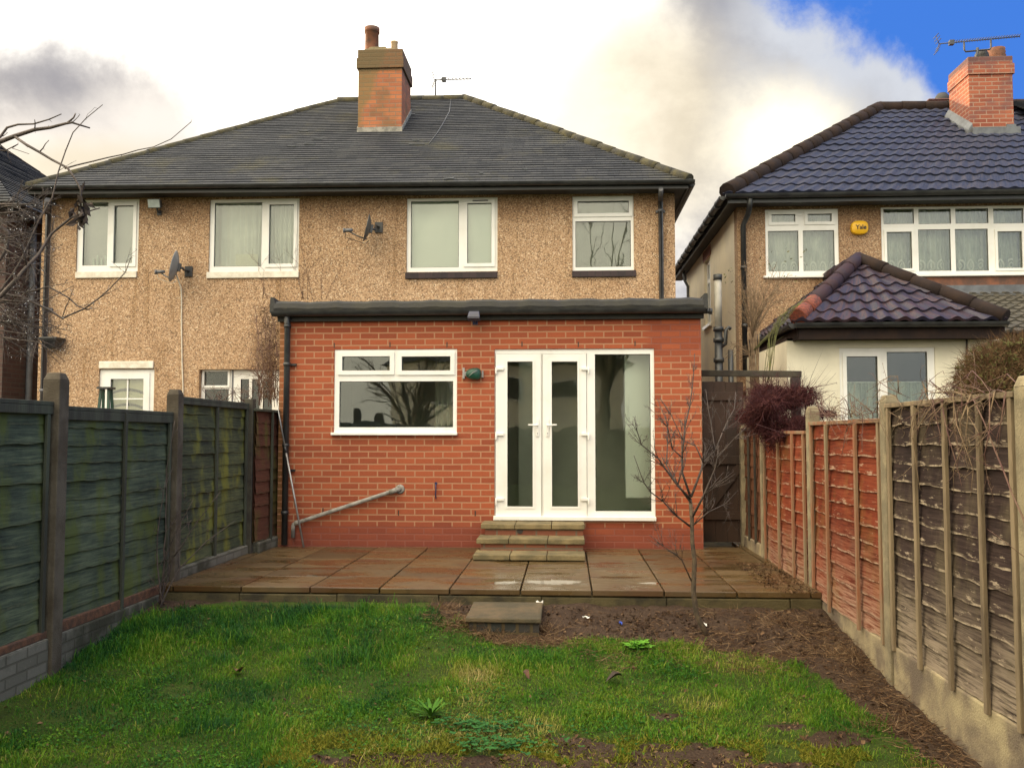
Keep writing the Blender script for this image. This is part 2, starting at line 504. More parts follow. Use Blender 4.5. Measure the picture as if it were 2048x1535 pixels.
def brick_mat(name, ca, cb, mortar, rough=0.85, size=0.009, bw=0.225, bh=0.075, soot=None, bump=0.5, dpc=None, mort2=None, grime=None, olive=False):
    m, t, p = newmat(name)
    ob, uv = coords(t)
    wob = t.n("VectorMath", {0: uv, 1: t.scale(t.n("VectorMath", {0: t.noise(uv, 3.0, 2.0).outputs[1], 1: (.5, .5, .5)}, operation='SUBTRACT').outputs[0], (0.010, 0.008, 0))}, operation='ADD').outputs[0]
    b = t.n("TexBrick", {"Vector": wob, "Color1": (0, 0, 0), "Color2": (1, 1, 1), "Mortar": (0.5, 0.5, 0.5), "Scale": 1.0,
                         "Mortar Size": size, "Mortar Smooth": 0.25, "Bias": 0.0, "Brick Width": bw, "Row Height": bh})
    big = t.noise(ob, 1.3, 4.0).outputs[0]
    fine = t.noise(ob, 45.0, 4.0, 0.65).outputs[0]
    f = t.m('ADD', t.m('MULTIPLY', b.outputs[0], 0.42), t.m('MULTIPLY', t.m('ADD', big, fine), 0.42))
    c_ = t.mix(t.ss(f, 0.2, 0.95), ca, cb)
    c_ = t.mix(t.m('MULTIPLY', t.ss(fine, 0.62, 0.75), 0.25), c_, tuple(min(1, x * 1.9 + 0.03) for x in cb))
    mo = mortar
    if dpc:                                   # repointed patches: darker reddish mortar
        sx = t.n("SeparateXYZ", {0: t.n("NewGeometry").outputs["Position"]})
        mk = t.m('MAXIMUM', t.m('MULTIPLY', t.ss(t.m('ADD', sx.outputs[0], t.m('MULTIPLY', big, 0.25)), dpc[0], dpc[0] + 0.2), t.ss(sx.outputs[2], dpc[2], dpc[2] + 0.25)),
                 t.m('SUBTRACT', 1.0, t.ss(sx.outputs[2], dpc[1] - 0.01, dpc[1] + 0.01)))
        mo = t.mix(mk, mortar, mort2)
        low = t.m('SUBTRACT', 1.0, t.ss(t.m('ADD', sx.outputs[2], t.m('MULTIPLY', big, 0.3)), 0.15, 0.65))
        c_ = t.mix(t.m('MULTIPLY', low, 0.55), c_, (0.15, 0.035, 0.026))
        edge = t.m('MULTIPLY', t.m('SUBTRACT', 1.0, t.ss(t.m('ADD', sx.outputs[0], t.m('MULTIPLY', big, 0.35)), -3.32, -3.1)), 0.75)
        c_ = t.mix(edge, c_, (0.15, 0.10, 0.035))
    c_ = t.mix(b.outputs[1], c_, mo)
    if soot:
        sx2 = t.ss(t.noise(ob, 2.4, 5.0).outputs[0], 0.45, 0.66)
        c_ = t.mix(t.m('MULTIPLY', sx2, soot[3]), c_, soot[:3])
        if olive:                             # algae on the left part of the shaft
            pp = t.n("SeparateXYZ", {0: t.n("NewGeometry").outputs["Position"]})
            kk = t.m('ADD', t.m('MULTIPLY', t.m('SUBTRACT', -3.28, pp.outputs[0]), 2.4), t.m('MULTIPLY', t.m('SUBTRACT', pp.outputs[2], 7.25), 0.7))
            kk = t.ss(t.m('ADD', kk, t.m('MULTIPLY', t.m('SUBTRACT', big, 0.5), 1.2)), 0.0, 0.35)
            c_ = t.mix(t.m('MULTIPLY', kk, 0.75), c_, (0.17, 0.125, 0.05))
        if grime:                             # weathered head of the stack
            pz = t.n("SeparateXYZ", {0: t.n("NewGeometry").outputs["Position"]}).outputs[2]
            k = t.ss(t.m('ADD', pz, t.m('MULTIPLY', t.m('SUBTRACT', fine, 0.5), 0.12)), grime - 0.03, grime + 0.05)
            c_ = t.mix(t.m('MULTIPLY', k, 0.78), c_, tuple(x * 0.8 for x in soot[:3]))
    t.set(p.inputs["Base Color"], c_)
    p.inputs["Roughness"].default_value = rough
    h = t.m('ADD', t.m('MULTIPLY', b.outputs[1], -1.0), t.m('MULTIPLY', fine, 0.35))
    t.set(p.inputs["Normal"], t.bump(h, bump, 0.006))
    return m


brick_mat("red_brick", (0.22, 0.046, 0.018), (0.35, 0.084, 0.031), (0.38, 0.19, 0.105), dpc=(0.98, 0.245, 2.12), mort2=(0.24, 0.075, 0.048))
brick_mat("stack_brick", (0.26, 0.085, 0.045), (0.46, 0.155, 0.06), (0.24, 0.15, 0.10), soot=(0.13, 0.095, 0.045, 0.55), grime=7.62, olive=True)
brick_mat("neighbour_brick", (0.19, 0.045, 0.026), (0.34, 0.10, 0.05), (0.34, 0.22, 0.16), soot=(0.12, 0.065, 0.07, 0.6), grime=8.0)
brick_mat("dark_brick", (0.05, 0.028, 0.026), (0.09, 0.05, 0.04), (0.08, 0.065, 0.055))
brick_mat("sill_brick", (0.022, 0.018, 0.022), (0.05, 0.032, 0.034), (0.03, 0.025, 0.025), bw=0.11, bh=0.4, size=0.006)
brick_mat("riser_brick", (0.17, 0.055, 0.03), (0.24, 0.085, 0.045), (0.15, 0.11, 0.075), bw=0.225, bh=0.085, size=0.012)
brick_mat("blue_brick", (0.02, 0.026, 0.024), (0.04, 0.035, 0.03), (0.075, 0.055, 0.025), bw=0.11, bh=0.11, size=0.014)
plain("soil_pipe_grey", (0.34, 0.32, 0.28), (0.24, 0.23, 0.20), 4.0, 0.55, 0.05)
brick_mat("painted_brick", (0.10, 0.096, 0.074), (0.15, 0.142, 0.115), (0.085, 0.08, 0.06), soot=(0.030, 0.030, 0.016, 0.97), size=0.008, bump=1.0)
brick_mat("soldier_red", (0.16, 0.045, 0.026), (0.25, 0.08, 0.04), (0.20, 0.12, 0.08), bw=0.075, bh=0.4, size=0.008)


def pebble_mat(name, cols, stain):
    m, t, p = newmat(name)
    ob, uv = coords(t)
    wv = t.n("VectorMath", {0: ob, 1: t.scale(t.noise(ob, 30.0, 2.0).outputs[1], (0.03, 0.03, 0.03))}, operation='ADD').outputs[0]
    vo = t.n("TexVoronoi", {"Vector": wv, "Scale": 74.0, "Randomness": 1.0})
    vr = t.n("SeparateColor", {0: vo.outputs["Color"]})
    chip = t.ramp(vr.outputs[0], [(0.0, cols[0]), (0.13, cols[0]), (0.2, cols[1]), (0.5, cols[2]), (0.78, cols[3]), (0.9, cols[4]), (1.0, cols[5])])
    d = vo.outputs["Distance"]
    chip = t.mix(0.30, chip, cols[2])
    chip = t.mix(t.m('MULTIPLY', t.ss(d, 0.50, 0.85), 0.6), chip, cols[0])
    big = t.noise(t.scale(ob, (1.0, 1.0, 0.55)), 0.9, 6.0, 0.6).outputs[0]
    mid = t.noise(t.scale(ob, (1, 1, 0.4)), 4.0, 5.0, 0.6).outputs[0]
    c_ = t.mix(t.m('MULTIPLY', t.ss(big, 0.42, 0.70), 0.5), chip, stain, 'MULTIPLY')
    strk = t.noise(t.scale(ob, (1, 1, 0.09)), 5.0, 5.0, 0.6).outputs[0]
    c_ = t.mix(t.m('MULTIPLY', t.ss(strk, 0.54, 0.70), 0.85), c_, stain, 'MULTIPLY')
    c_ = t.mix(t.m('MULTIPLY', t.ss(mid, 0.58, 0.72), 0.35), c_, stain, 'MULTIPLY')
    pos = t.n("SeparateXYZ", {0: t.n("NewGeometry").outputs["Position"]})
    top_tone = t.m('MULTIPLY', t.ss(t.m('ADD', pos.outputs[2], t.m('MULTIPLY', mid, 0.7)), 4.75, 5.15), 0.55)
    c_ = t.mix(top_tone, c_, (0.45, 0.36, 0.28), 'MULTIPLY')  # darker towards the top of the wall, with an uneven lower limit
    t.set(p.inputs["Base Color"], c_)
    p.inputs["Roughness"].default_value = 0.85
    h = t.m('SUBTRACT', 1.0, d)
    t.set(p.inputs["Normal"], t.bump(h, 0.5, 0.010))
    return m


pebble_mat("pebbledash", [(0.10, 0.060, 0.035), (0.34, 0.205, 0.117), (0.47, 0.302, 0.175), (0.555, 0.37, 0.22), (0.69, 0.505, 0.33), (0.88, 0.74, 0.55)], (0.72, 0.66, 0.56))
pebble_mat("pebbledash_pink", [(0.11, 0.066, 0.042), (0.27, 0.16, 0.09), (0.38, 0.24, 0.14), (0.45, 0.295, 0.175), (0.55, 0.40, 0.25), (0.72, 0.60, 0.42)], (0.72, 0.64, 0.56))


def roof_mat(name, ca, cb, cc, bw, bh, rough, moss=0.0, spec=0.5):
    m, t, p = newmat(name)
    ob, uv = coords(t)
    b = t.n("TexBrick", {"Vector": uv, "Color1": (0, 0, 0), "Color2": (1, 1, 1), "Mortar": (0.0, 0.0, 0.0), "Scale": 1.0,
                         "Mortar Size": 0.004, "Mortar Smooth": 0.2, "Bias": 0.0, "Brick Width": bw, "Row Height": bh})
    n = t.noise(ob, 1.2, 6.0, 0.65).outputs[0]
    f = t.noise(ob, 28.0, 4.0, 0.6).outputs[0]
    k = t.m('ADD', t.m('MULTIPLY', b.outputs[0], 0.5), t.m('MULTIPLY', n, 0.5))
    c_ = t.ramp(k, [(0.15, ca), (0.5, cb), (0.85, cc)])
    if moss:
        c_ = t.mix(t.m('MULTIPLY', t.ss(t.m('ADD', n, t.m('MULTIPLY', f, 0.3)), 0.68, 0.86), moss), c_, (0.11, 0.10, 0.045))
    c_ = t.mix(t.m('MULTIPLY', b.outputs[1], 0.6), c_, (0.012, 0.012, 0.013))
    t.set(p.inputs["Base Color"], c_)
    t.set(p.inputs["Roughness"], t.m('ADD', t.m('MULTIPLY', f, 0.35), rough - 0.17))
    p.inputs["Specular IOR Level"].default_value = spec
    t.set(p.inputs["Normal"], t.bump(t.m('SUBTRACT', f, t.m('MULTIPLY', b.outputs[1], 2.0)), 0.35, 0.008))
    return m


roof_mat("slate", (0.026, 0.029, 0.037), (0.044, 0.047, 0.056), (0.068, 0.069, 0.073), 0.165, 0.11, 0.75, moss=0.35, spec=0.25)
roof_mat("blue_tile", (0.013, 0.018, 0.040), (0.024, 0.029, 0.058), (0.046, 0.042, 0.056), 0.20, 0.34, 0.6, spec=0.3)
roof_mat("purple_tile", (0.015, 0.016, 0.034), (0.031, 0.023, 0.038), (0.060, 0.030, 0.032), 0.21, 0.27, 0.5, spec=0.4)
roof_mat("brown_tile", (0.035, 0.032, 0.026), (0.062, 0.055, 0.042), (0.095, 0.082, 0.06), 0.21, 0.20, 0.7)


def glass_mat(name, tint, refl):
    m = bpy.data.materials.new(name)
    m.use_nodes = True
    t = NT(m.node_tree)
    fr = t.n("Fresnel", {"IOR": 1.5})
    f = t.m('ADD', t.m('MULTIPLY', fr.outputs[0], 1.0), refl, clamp=True)
    n = t.noise(coords(t)[0], 1.4, 2.0).outputs[0]
    bm = t.bump(n, 0.06, 0.05)
    tr = t.n("BsdfTransparent", {"Color": tint})
    gl = t.n("BsdfGlossy", {"Color": (0.95, 0.97, 0.97), "Roughness": 0.015, "Normal": bm})
    mx = t.n("MixShader", {0: f, 1: tr.outputs[0], 2: gl.outputs[0]})
    t.n("OutputMaterial", {0: mx.outputs[0]})
    MATS[name] = m


glass_mat("glass", (0.90, 0.93, 0.90), 0.03)
glass_mat("glass_door", (0.93, 0.96, 0.92), 0.0)
glass_mat("glass_dark", (0.88, 0.92, 0.88), 0.03)


def board_mat(name, stops, wear, wearcol, moss=None, worn_low=0.0):
    """weathered overlap fence boards: long grain, worn edges, algae"""
    m, t, p = newmat(name)
    ob, uv = coords(t)
    g = t.noise(t.scale(ob, (1, 0.5, 9.0)), 7.0, 7.0, 0.65, 0.3).outputs[0]
    big = t.noise(ob, 1.6, 5.0, 0.6).outputs[0]
    at = t.n("Attribute", attribute_name="v").outputs["Fac"]      # position across the board, 0 at its lower edge
    c_ = t.ramp(t.m('ADD', t.m('MULTIPLY', g, 0.55), t.m('MULTIPLY', big, 0.45)), stops)
    k = t.ss(t.m('ADD', t.noise(t.scale(ob, (1, 1.3, 6.5)), 5.0, 8.0, 0.72).outputs[0], t.m('MULTIPLY', t.m('SUBTRACT', 1.0, at), 0.14)), 0.66, 0.76)
    low = k
    if worn_low:
        pz = t.n("SeparateXYZ", {0: t.n("NewGeometry").outputs["Position"]}).outputs[2]
        lowm = t.m('SUBTRACT', 1.0, t.ss(t.m('ADD', pz, t.m('MULTIPLY', big, 0.8)), 0.15, 1.05))
        low = t.m('MAXIMUM', k, t.m('MULTIPLY', lowm, t.ss(g, 0.45 - 0.12 * worn_low, 0.60)))
    c_ = t.mix(t.m('MULTIPLY', low, wear), c_, wearcol)
    # pale torn lower edge of each board
    e = t.m('MULTIPLY', t.m('SUBTRACT', 1.0, t.ss(t.m('ADD', at, t.m('MULTIPLY', t.m('SUBTRACT', g, 0.5), 0.45)), 0.02, 0.13)), min(1.0, wear * 1.25))
    e = t.m('MULTIPLY', e, t.ss(t.noise(t.scale(ob, (1, 2.5, 1)), 4.5, 6.0, 0.65).outputs[0], 0.36, 0.60))
    c_ = t.mix(e, c_, wearcol)
    if moss:
        c_ = t.mix(t.m('MULTIPLY', t.ss(t.noise(t.scale(ob, (1, 1.6, 0.8)), 2.3, 5.0, 0.6).outputs[0], 0.47, 0.66), moss[3]), c_, moss[:3])
    t.set(p.inputs["Base Color"], c_)
    p.inputs["Roughness"].default_value = 0.85
    p.inputs["Specular IOR Level"].default_value = 0.15
    t.set(p.inputs["Normal"], t.bump(g, 0.5, 0.012))
    return m


board_mat("boards_green", [(0.36, (0.022, 0.029, 0.026)), (0.5, (0.060, 0.078, 0.054)), (0.64, (0.125, 0.15, 0.09))], 0.4, (0.13, 0.135, 0.08), (0.085, 0.105, 0.026, 0.8))
board_mat("boards_mossy", [(0.36, (0.026, 0.030, 0.026)), (0.5, (0.060, 0.070, 0.040)), (0.64, (0.11, 0.12, 0.06))], 0.4, (0.12, 0.12, 0.07), (0.16, 0.16, 0.032, 0.85))
board_mat("boards_mossy_red", [(0.25, (0.045, 0.024, 0.018)), (0.55, (0.10, 0.04, 0.026)), (0.8, (0.13, 0.07, 0.04))], 0.3, (0.10, 0.09, 0.05), (0.085, 0.085, 0.022, 0.75))
board_mat("boards_red", [(0.36, (0.085, 0.017, 0.009)), (0.5, (0.175, 0.036, 0.016)), (0.64, (0.26, 0.065, 0.030))], 0.72, (0.46, 0.32, 0.23), (0.20, 0.19, 0.05, 0.16), worn_low=0.8)
board_mat("boards_brown", [(0.36, (0.016, 0.0105, 0.010)), (0.5, (0.037, 0.024, 0.022)), (0.64, (0.072, 0.049, 0.042))], 0.85, (0.42, 0.34, 0.25), (0.16, 0.13, 0.075, 0.35), worn_low=1.3)
board_mat("boards_dark", [(0.25, (0.10, 0.045, 0.026)), (0.5, (0.13, 0.055, 0.03)), (0.8, (0.17, 0.08, 0.045))], 0.3, (0.2, 0.13, 0.08), None)


PUDDLES = [(P(x_, y_, Z=0).x, P(x_, y_, Z=0).y, ra, rb) for x_, y_, ra, rb in
           ((1005, 1161, .22, .20), (1105, 1162, .32, .20), (1235, 1154, .30, .09), (1308, 1166, .14, .07), (1100, 1146, .24, .07), (660, 1150, .3, .08), (1420, 1160, .15, .05), (740, 1120, .25, .1))]


def paving_mat():
    m, t, p = newmat("paving")
    ob, uv = coords(t)
    at = t.n("Attribute", attribute_name="v").outputs["Fac"]
    big = t.noise(ob, 1.5, 6.0, 0.6, 0.4).outputs[0]
    mid = t.noise(t.scale(ob, (1, 2.4, 1)), 3.2, 6.0, 0.6).outputs[0]
    fine = t.noise(ob, 60.0, 4.0, 0.65).outputs[0]
    c_ = t.mix(t.ss(t.m('ADD', t.m('MULTIPLY', at, 0.45), t.m('ADD', 0.2, t.m('MULTIPLY', mid, 0.7))), 0.3, 1.1), (0.048, 0.029, 0.012), (0.115, 0.074, 0.032))
    c_ = t.mix(t.m('MULTIPLY', t.ss(big, 0.48, 0.66), 0.6), c_, (0.075, 0.029, 0.010))
    c_ = t.mix(t.m('MULTIPLY', t.ss(mid, 0.52, 0.72), 0.7), c_, (0.034, 0.028, 0.017))
    c_ = t.mix(t.m('MULTIPLY', t.ss(fine, 0.55, 0.75), 0.22), c_, (0.13, 0.10, 0.06))
    t.set(p.inputs["Base Color"], c_)
    wet = t.ss(t.noise(t.scale(ob, (0.8, 2.2, 1)), 1.7, 5.0, 0.55, 0.2).outputs[0], 0.42, 0.62)
    pos = t.n("SeparateXYZ", {0: t.n("NewGeometry").outputs["Position"]})
    rip = t.noise(t.scale(ob, (1.0, 5.0, 1)), 7.0, 5.0, 0.6, 0.3).outputs[0]
    pud = None
    for (cx_, cy_, ra, rb) in PUDDLES:                     # standing rain water
        a = t.m('DIVIDE', t.m('SUBTRACT', pos.outputs[0], cx_), ra)
        b = t.m('DIVIDE', t.m('SUBTRACT', pos.outputs[1], cy_), rb)
        d = t.m('ADD', t.m('ADD', t.m('MULTIPLY', a, a), t.m('MULTIPLY', b, b)), t.m('MULTIPLY', t.m('SUBTRACT', rip, 0.5), 3.0))
        k = t.m('SUBTRACT', 1.0, t.ss(d, 0.6, 0.95))
        pud = k if pud is None else t.m('MAXIMUM', pud, k)
    t.set(p.inputs["Base Color"], t.mix(t.m('MULTIPLY', pud, 0.35), c_, (0.05, 0.04, 0.028)))
    r_ = t.m('SUBTRACT', 0.52, t.m('MULTIPLY', wet, 0.38))
    t.set(p.inputs["Roughness"], t.m('SUBTRACT', r_, t.m('MULTIPLY', pud, t.m('SUBTRACT', r_, 0.03))))
    p.inputs["Specular IOR Level"].default_value = 0.5
    h = t.m('MULTIPLY', t.m('ADD', fine, t.m('MULTIPLY', mid, 0.6)), t.m('SUBTRACT', 1.0, t.m('MULTIPLY', pud, 0.97)))
    t.set(p.inputs["Normal"], t.bump(h, 0.16, 0.006))


paving_mat()


def ground_mat():
    m, t, p = newmat("earth")
    ob, uv = coords(t)
    at = t.n("Attribute", attribute_name="v").outputs["Fac"]      # 1 under turf, 0 bare soil
    a = t.noise(ob, 6.0, 8.0, 0.65).outputs[0]
    b = t.noise(ob, 55.0, 5.0, 0.7).outputs[0]
    soil = t.ramp(t.m('ADD', t.m('MULTIPLY', a, 0.5), t.m('MULTIPLY', b, 0.5)), [(0.3, (0.028, 0.017, 0.012)), (0.5, (0.062, 0.040, 0.028)), (0.7, (0.115, 0.078, 0.052))])
    turf = t.ramp(t.m('ADD', t.m('MULTIPLY', a, 0.5), t.m('MULTIPLY', b, 0.5)), [(0.3, (0.022, 0.030, 0.007)), (0.55, (0.048, 0.078, 0.012)), (0.72, (0.11, 0.105, 0.03))])
    t.set(p.inputs["Base Color"], t.mix(t.ss(t.m('ADD', at, t.m('MULTIPLY', t.m('SUBTRACT', a, 0.5), 0.9)), 0.35, 0.65), soil, turf))
    p.inputs["Roughness"].default_value = 0.9
    p.inputs["Specular IOR Level"].default_value = 0.15
    t.set(p.inputs["Normal"], t.bump(t.m('ADD', a, b), 0.9, 0.03))


ground_mat()


def blade_mat(name, stops, rough=0.5, trans=0.25):
    m = bpy.data.materials.new(name)
    m.use_nodes = True
    t = NT(m.node_tree)
    at = t.n("Attribute", attribute_name="v").outputs["Fac"]
    n = t.noise(coords(t)[0], 2.2, 4.0, 0.6).outputs[0]
    c_ = t.ramp(t.m('ADD', t.m('MULTIPLY', at, 0.6), t.m('MULTIPLY', n, 0.4)), stops)
    p = t.n("BsdfPrincipled", {"Base Color": c_, "Roughness": rough, "Specular IOR Level": 0.12})
    tl = t.n("BsdfTranslucent", {"Color": c_})
    mx = t.n("MixShader", {0: trans, 1: p.outputs[0], 2: tl.outputs[0]})
    t.n("OutputMaterial", {0: mx.outputs[0]})
    MATS[name] = m


blade_mat("grass_blade", [(0.16, (0.009, 0.048, 0.018)), (0.30, (0.024, 0.102, 0.013)), (0.44, (0.060, 0.168, 0.009)), (0.58, (0.125, 0.215, 0.014)), (0.72, (0.22, 0.235, 0.036)), (0.86, (0.38, 0.31, 0.125))])
blade_mat("straw", [(0.2, (0.065, 0.034, 0.020)), (0.6, (0.15, 0.09, 0.05)), (0.9, (0.34, 0.24, 0.14))], 0.8, 0.1)
blade_mat("moss", [(0.2, (0.055, 0.072, 0.010)), (0.55, (0.15, 0.155, 0.016)), (0.85, (0.25, 0.22, 0.035))], 0.9, 0.1)
blade_mat("purple_leaf", [(0.15, (0.020, 0.008, 0.009)), (0.5, (0.062, 0.019, 0.022)), (0.85, (0.13, 0.050, 0.042))], 0.7, 0.15)
blade_mat("hedge_twig", [(0.15, (0.030, 0.018, 0.010)), (0.5, (0.092, 0.052, 0.028)), (0.85, (0.19, 0.12, 0.06))], 0.8, 0.05)
blade_mat("hedge_leaf", [(0.2, (0.05, 0.05, 0.016)), (0.6, (0.10, 0.105, 0.035)), (0.85, (0.17, 0.15, 0.06))], 0.7, 0.2)
blade_mat("litter_leaf", [(0.15, (0.025, 0.015, 0.011)), (0.5, (0.085, 0.048, 0.026)), (0.85, (0.19, 0.12, 0.07))], 0.8, 0.05)


def droplet():
    m, t, p = newmat("droplet")
    p.inputs["Base Color"].default_value = (0.85, 0.88, 0.9, 1)
    p.inputs["Roughness"].default_value = 0.05
    p.inputs["Metallic"].default_value = 0.9


droplet()


def lace_mat():
    """net curtain with a row of woven ovals near its hem"""
    m, t, p = newmat("lace")
    ob, uv = coords(t)
    s = t.n("SeparateXYZ", {0: uv})
    at = t.n("Attribute", attribute_name="v").outputs["Fac"]       # height above the hem in metres
    sx_ = t.n("SeparateXYZ", {0: ob}).outputs[0]
    fx = t.m('DIVIDE', t.m('SUBTRACT', t.m('FRACT', t.m('DIVIDE', sx_, 0.15)), 0.5), 0.36)
    fz = t.m('DIVIDE', t.m('SUBTRACT', at, 0.14), 0.105)
    r = t.m('SQRT', t.m('ADD', t.m('MULTIPLY', fx, fx), t.m('MULTIPLY', fz, fz)))
    ring = t.m('MULTIPLY', t.ss(r, 0.62, 0.78), t.m('SUBTRACT', 1.0, t.ss(r, 0.92, 1.05)))
    ring2 = t.m('MULTIPLY', t.ss(r, 0.2, 0.3), t.m('SUBTRACT', 1.0, t.ss(r, 0.38, 0.48)))
    n = t.noise(t.scale(ob, (1, 1, 0.25)), 9.0, 5.0).outputs[0]
    fl = t.n("TexVoronoi", {"Vector": uv, "Scale": 7.0}).outputs["Distance"]
    c_ = t.mix(t.ss(n, 0.35, 0.65), (0.30, 0.33, 0.29), (0.50, 0.52, 0.45))
    c_ = t.mix(t.m('MULTIPLY', t.m('SUBTRACT', 1.0, t.ss(fl, 0.15, 0.4)), 0.30), c_, (0.66, 0.66, 0.58))
    c_ = t.mix(t.m('MULTIPLY', t.m('MAXIMUM', ring, ring2), 0.8), c_, (0.72, 0.72, 0.64))
    t.set(p.inputs["Base Color"], c_)
    p.inputs["Roughness"].default_value = 0.9


lace_mat()


def reflection_blind():
    m, t, p = newmat("reflection_blind")
    ob, uv = coords(t)
    s = t.n("SeparateXYZ", {0: uv})
    a = t.m('ABSOLUTE', t.m('SINE', t.m('MULTIPLY', t.m('ADD', s.outputs[0], 0.37), 4.2)))
    q = t.m('FRACT', t.m('MULTIPLY', t.m('SUBTRACT', s.outputs[1], t.m('MULTIPLY', a, 0.10)), 4.4))
    bnd = t.m('MULTIPLY', t.ss(q, 0.30, 0.38), t.m('SUBTRACT', 1.0, t.ss(q, 0.48, 0.58)))
    c_ = t.mix(bnd, (0.72, 0.64, 0.42), (0.03, 0.026, 0.02))  # dark wavy bands: a pane reflection painted into the blind's colour
    t.set(p.inputs["Base Color"], c_)
    p.inputs["Roughness"].default_value = 0.7


reflection_blind()
M = MATS

# ------------------------------------------------------------------ building pieces
def window(parent, r, Y, panes, name="window", recess=0.03, frame=None, glass="glass", sill=None, t=0.07, gap=0.007, label=None):
    """r: hole (x0,x1,z0,z1); panes: [(x0,x1,z0,z1,opening)] glass rectangles. A frame plate with sashes, one pane mesh."""
    frame = frame or M["pvc"]
    x0, x1, z0, z1 = r
    yf = Y + recess
    fr = MB()
    holes = [p[:4] for p in panes]
    fr.plate(x0 + 0.002, x1 - 0.002, z0 + 0.002, z1 - 0.002, yf, yf + t, holes)
    ob = fr.build(name, frame, parent, bevel=0.005)
    if label:
        ob["label"] = label
    for p in panes:
        if p[4]:
            g = p[4] if isinstance(p[4], float) else 0.05
            sh = MB()
            sh.plate(p[0] - g, p[1] + g, p[2] - g, p[3] + g, yf - 0.018, yf - 0.0015, [(p[0] + 0.002, p[1] - 0.002, p[2] + 0.002, p[3] - 0.002)])
            sh.build("sash", frame, ob, bevel=0.005)
    gl, gk = MB(), MB()
    for p in panes:
        gl.box(p[0] - 0.004, p[1] + 0.004, yf + 0.022, yf + 0.03, p[2] - 0.004, p[3] + 0.004)
        gk.plate(p[0] - 0.0035, p[1] + 0.0035, p[2] - 0.0035, p[3] + 0.0035, yf + 0.012, yf + 0.021, [(p[0] + gap, p[1] - gap, p[2] + gap, p[3] - gap)])
    gl.build("pane", M[glass], ob)
    gk.build("gasket", M["black_plastic"], ob)
    if sill:
        s = MB()
        s.box(*sill[:6])
        s.build("sill", sill[6], ob, bevel=0.006)
    return ob


def curtain(parent, x0, x1, z0, z1, Y, mat, amp=0.03, waves=9, name="curtain", hem=None):
    b = MB()
    n = int(waves * 10)
    zs = [z0 + (z1 - z0) * k / 6 for k in range(7)]
    ph = random.random() * 6
    g = []
    for z in zs:
        g.append([(x0 + (x1 - x0) * i / n, Y + amp * math.sin(ph + i / 10 * 6.28 + 0.7 * math.sin(i * 0.13)) * (0.8 + 0.4 * (z1 - z) / (z1 - z0)), z) for i in range(n + 1)])
    b.grid(g)
    at = [z - z0 for z in zs for i in range(n + 1)]
    return b.build(name, mat, parent, attr=at)


def roof_face(b, A, B, C, Dd, gauge, lip, wave=None, sub=0.05, v0=0.0, v1=1.0):
    """courses of tiles on the quad eave A-B, ridge D(left)-C(right)"""
    A, B, C, Dd = map(Vector, (A, B, C, Dd))
    N = (B - A).cross(((Dd + C) / 2) - A).normalized()
    if N.z < 0:
        N = -N
    ud = (B - A).normalized()
    sl = ((C + Dd) / 2 - (A + B) / 2)
    L = (sl - ud * sl.dot(ud)).length
    k = max(1, round(L / gauge))
    for i in range(k):
        a, c_ = i / k, (i + 1) / k
        lo0, lo1 = A.lerp(Dd, a), B.lerp(C, a)
        up0, up1 = A.lerp(Dd, c_), B.lerp(C, c_)
        jit = (rng.random() - 0.5) * lip * 0.25
        if wave is None:
            n = max(1, int((lo1 - lo0).length / 0.6))
            e = [lo0.lerp(lo1, j / n) + N * (lip + jit + (rng.random() - .5) * lip * 0.3) for j in range(n + 1)]
            q = [up0.lerp(up1, j / n) + N * 0.002 for j in range(n + 1)]
            d_ = [lo0.lerp(lo1, j / n) - N * 0.002 for j in range(n + 1)]
            b.grid([e, q], smooth=False)
            b.grid([d_, e], smooth=False)
        else:
            per, amp = wave
            w0, w1 = (lo0 - A).dot(ud), (lo1 - A).dot(ud)
            x0, x1 = (up0 - A).dot(ud), (up1 - A).dot(ud)
            n = max(2, int((w1 - w0) / sub))
            def prof(x):
                s = (x / per) % 1.0
                return amp * (math.sin(math.pi * min(s / 0.62, 1.0)) ** 1.0 if s < 0.62 else -0.25 * math.sin(math.pi * (s - 0.62) / 0.38))
            e, q, d_ = [], [], []
            for j in range(n + 1):
                f = j / n
                pa, pb = lo0.lerp(lo1, f), up0.lerp(up1, f)
                xa, xb = w0 + (w1 - w0) * f, x0 + (x1 - x0) * f
                tj = 0.006 * math.sin(int(xa / per) * 12.9 + i * 4.1)
                e.append(pa + N * (prof(xa) + lip + tj))
                q.append(pb + N * (prof(xb) + 0.004))
                d_.append(pa + N * (prof(xa) * 0.6 - 0.004))
            b.grid([e, q])
            b.grid([d_, e], smooth=False)


def ridge_tiles(b, p, q, r, seg=0.42, lift=0.0, n=10):
    p, q = Vector(p), Vector(q)
    L = (q - p).length
    k = max(1, round(L / seg))
    for i in range(k):
        a, c_ = p.lerp(q, i / k), p.lerp(q, (i + 1) / k + 0.012)
        o = Vector((0, 0, lift + (rng.random() - .5) * 0.012))
        b.tube([a + o, a.lerp(c_, .5) + o, c_ + o], [r * 1.05, r, r * 0.97], n=n)


def gutter(b, p, q, r=0.055):
    p, q = Vector(p), Vector(q)
    d = (q - p).normalized()
    s = Vector((d.y, -d.x, 0))
    pts = []
    for e in (p, q):
        row = []
        for k in range(9):
            an = math.pi * k / 8
            row.append(e + s * (r * math.cos(an)) + Vector((0, 0, -r * math.sin(an))))
        for k in range(8, -1, -1):
            an = math.pi * k / 8
            row.append(e + s * ((r - .006) * math.cos(an)) + Vector((0, 0, -(r - .006) * math.sin(an))))
        row.append(row[0])
        pts.append(row)
    b.grid(pts)
    for e in (0, 1):
        b.poly(pts[e][:9])


# ================================================================== SETTING: ground and patio
PZ = 0.0
YP = P(1040, 1178, Z=0).y                                     # front edge of the patio


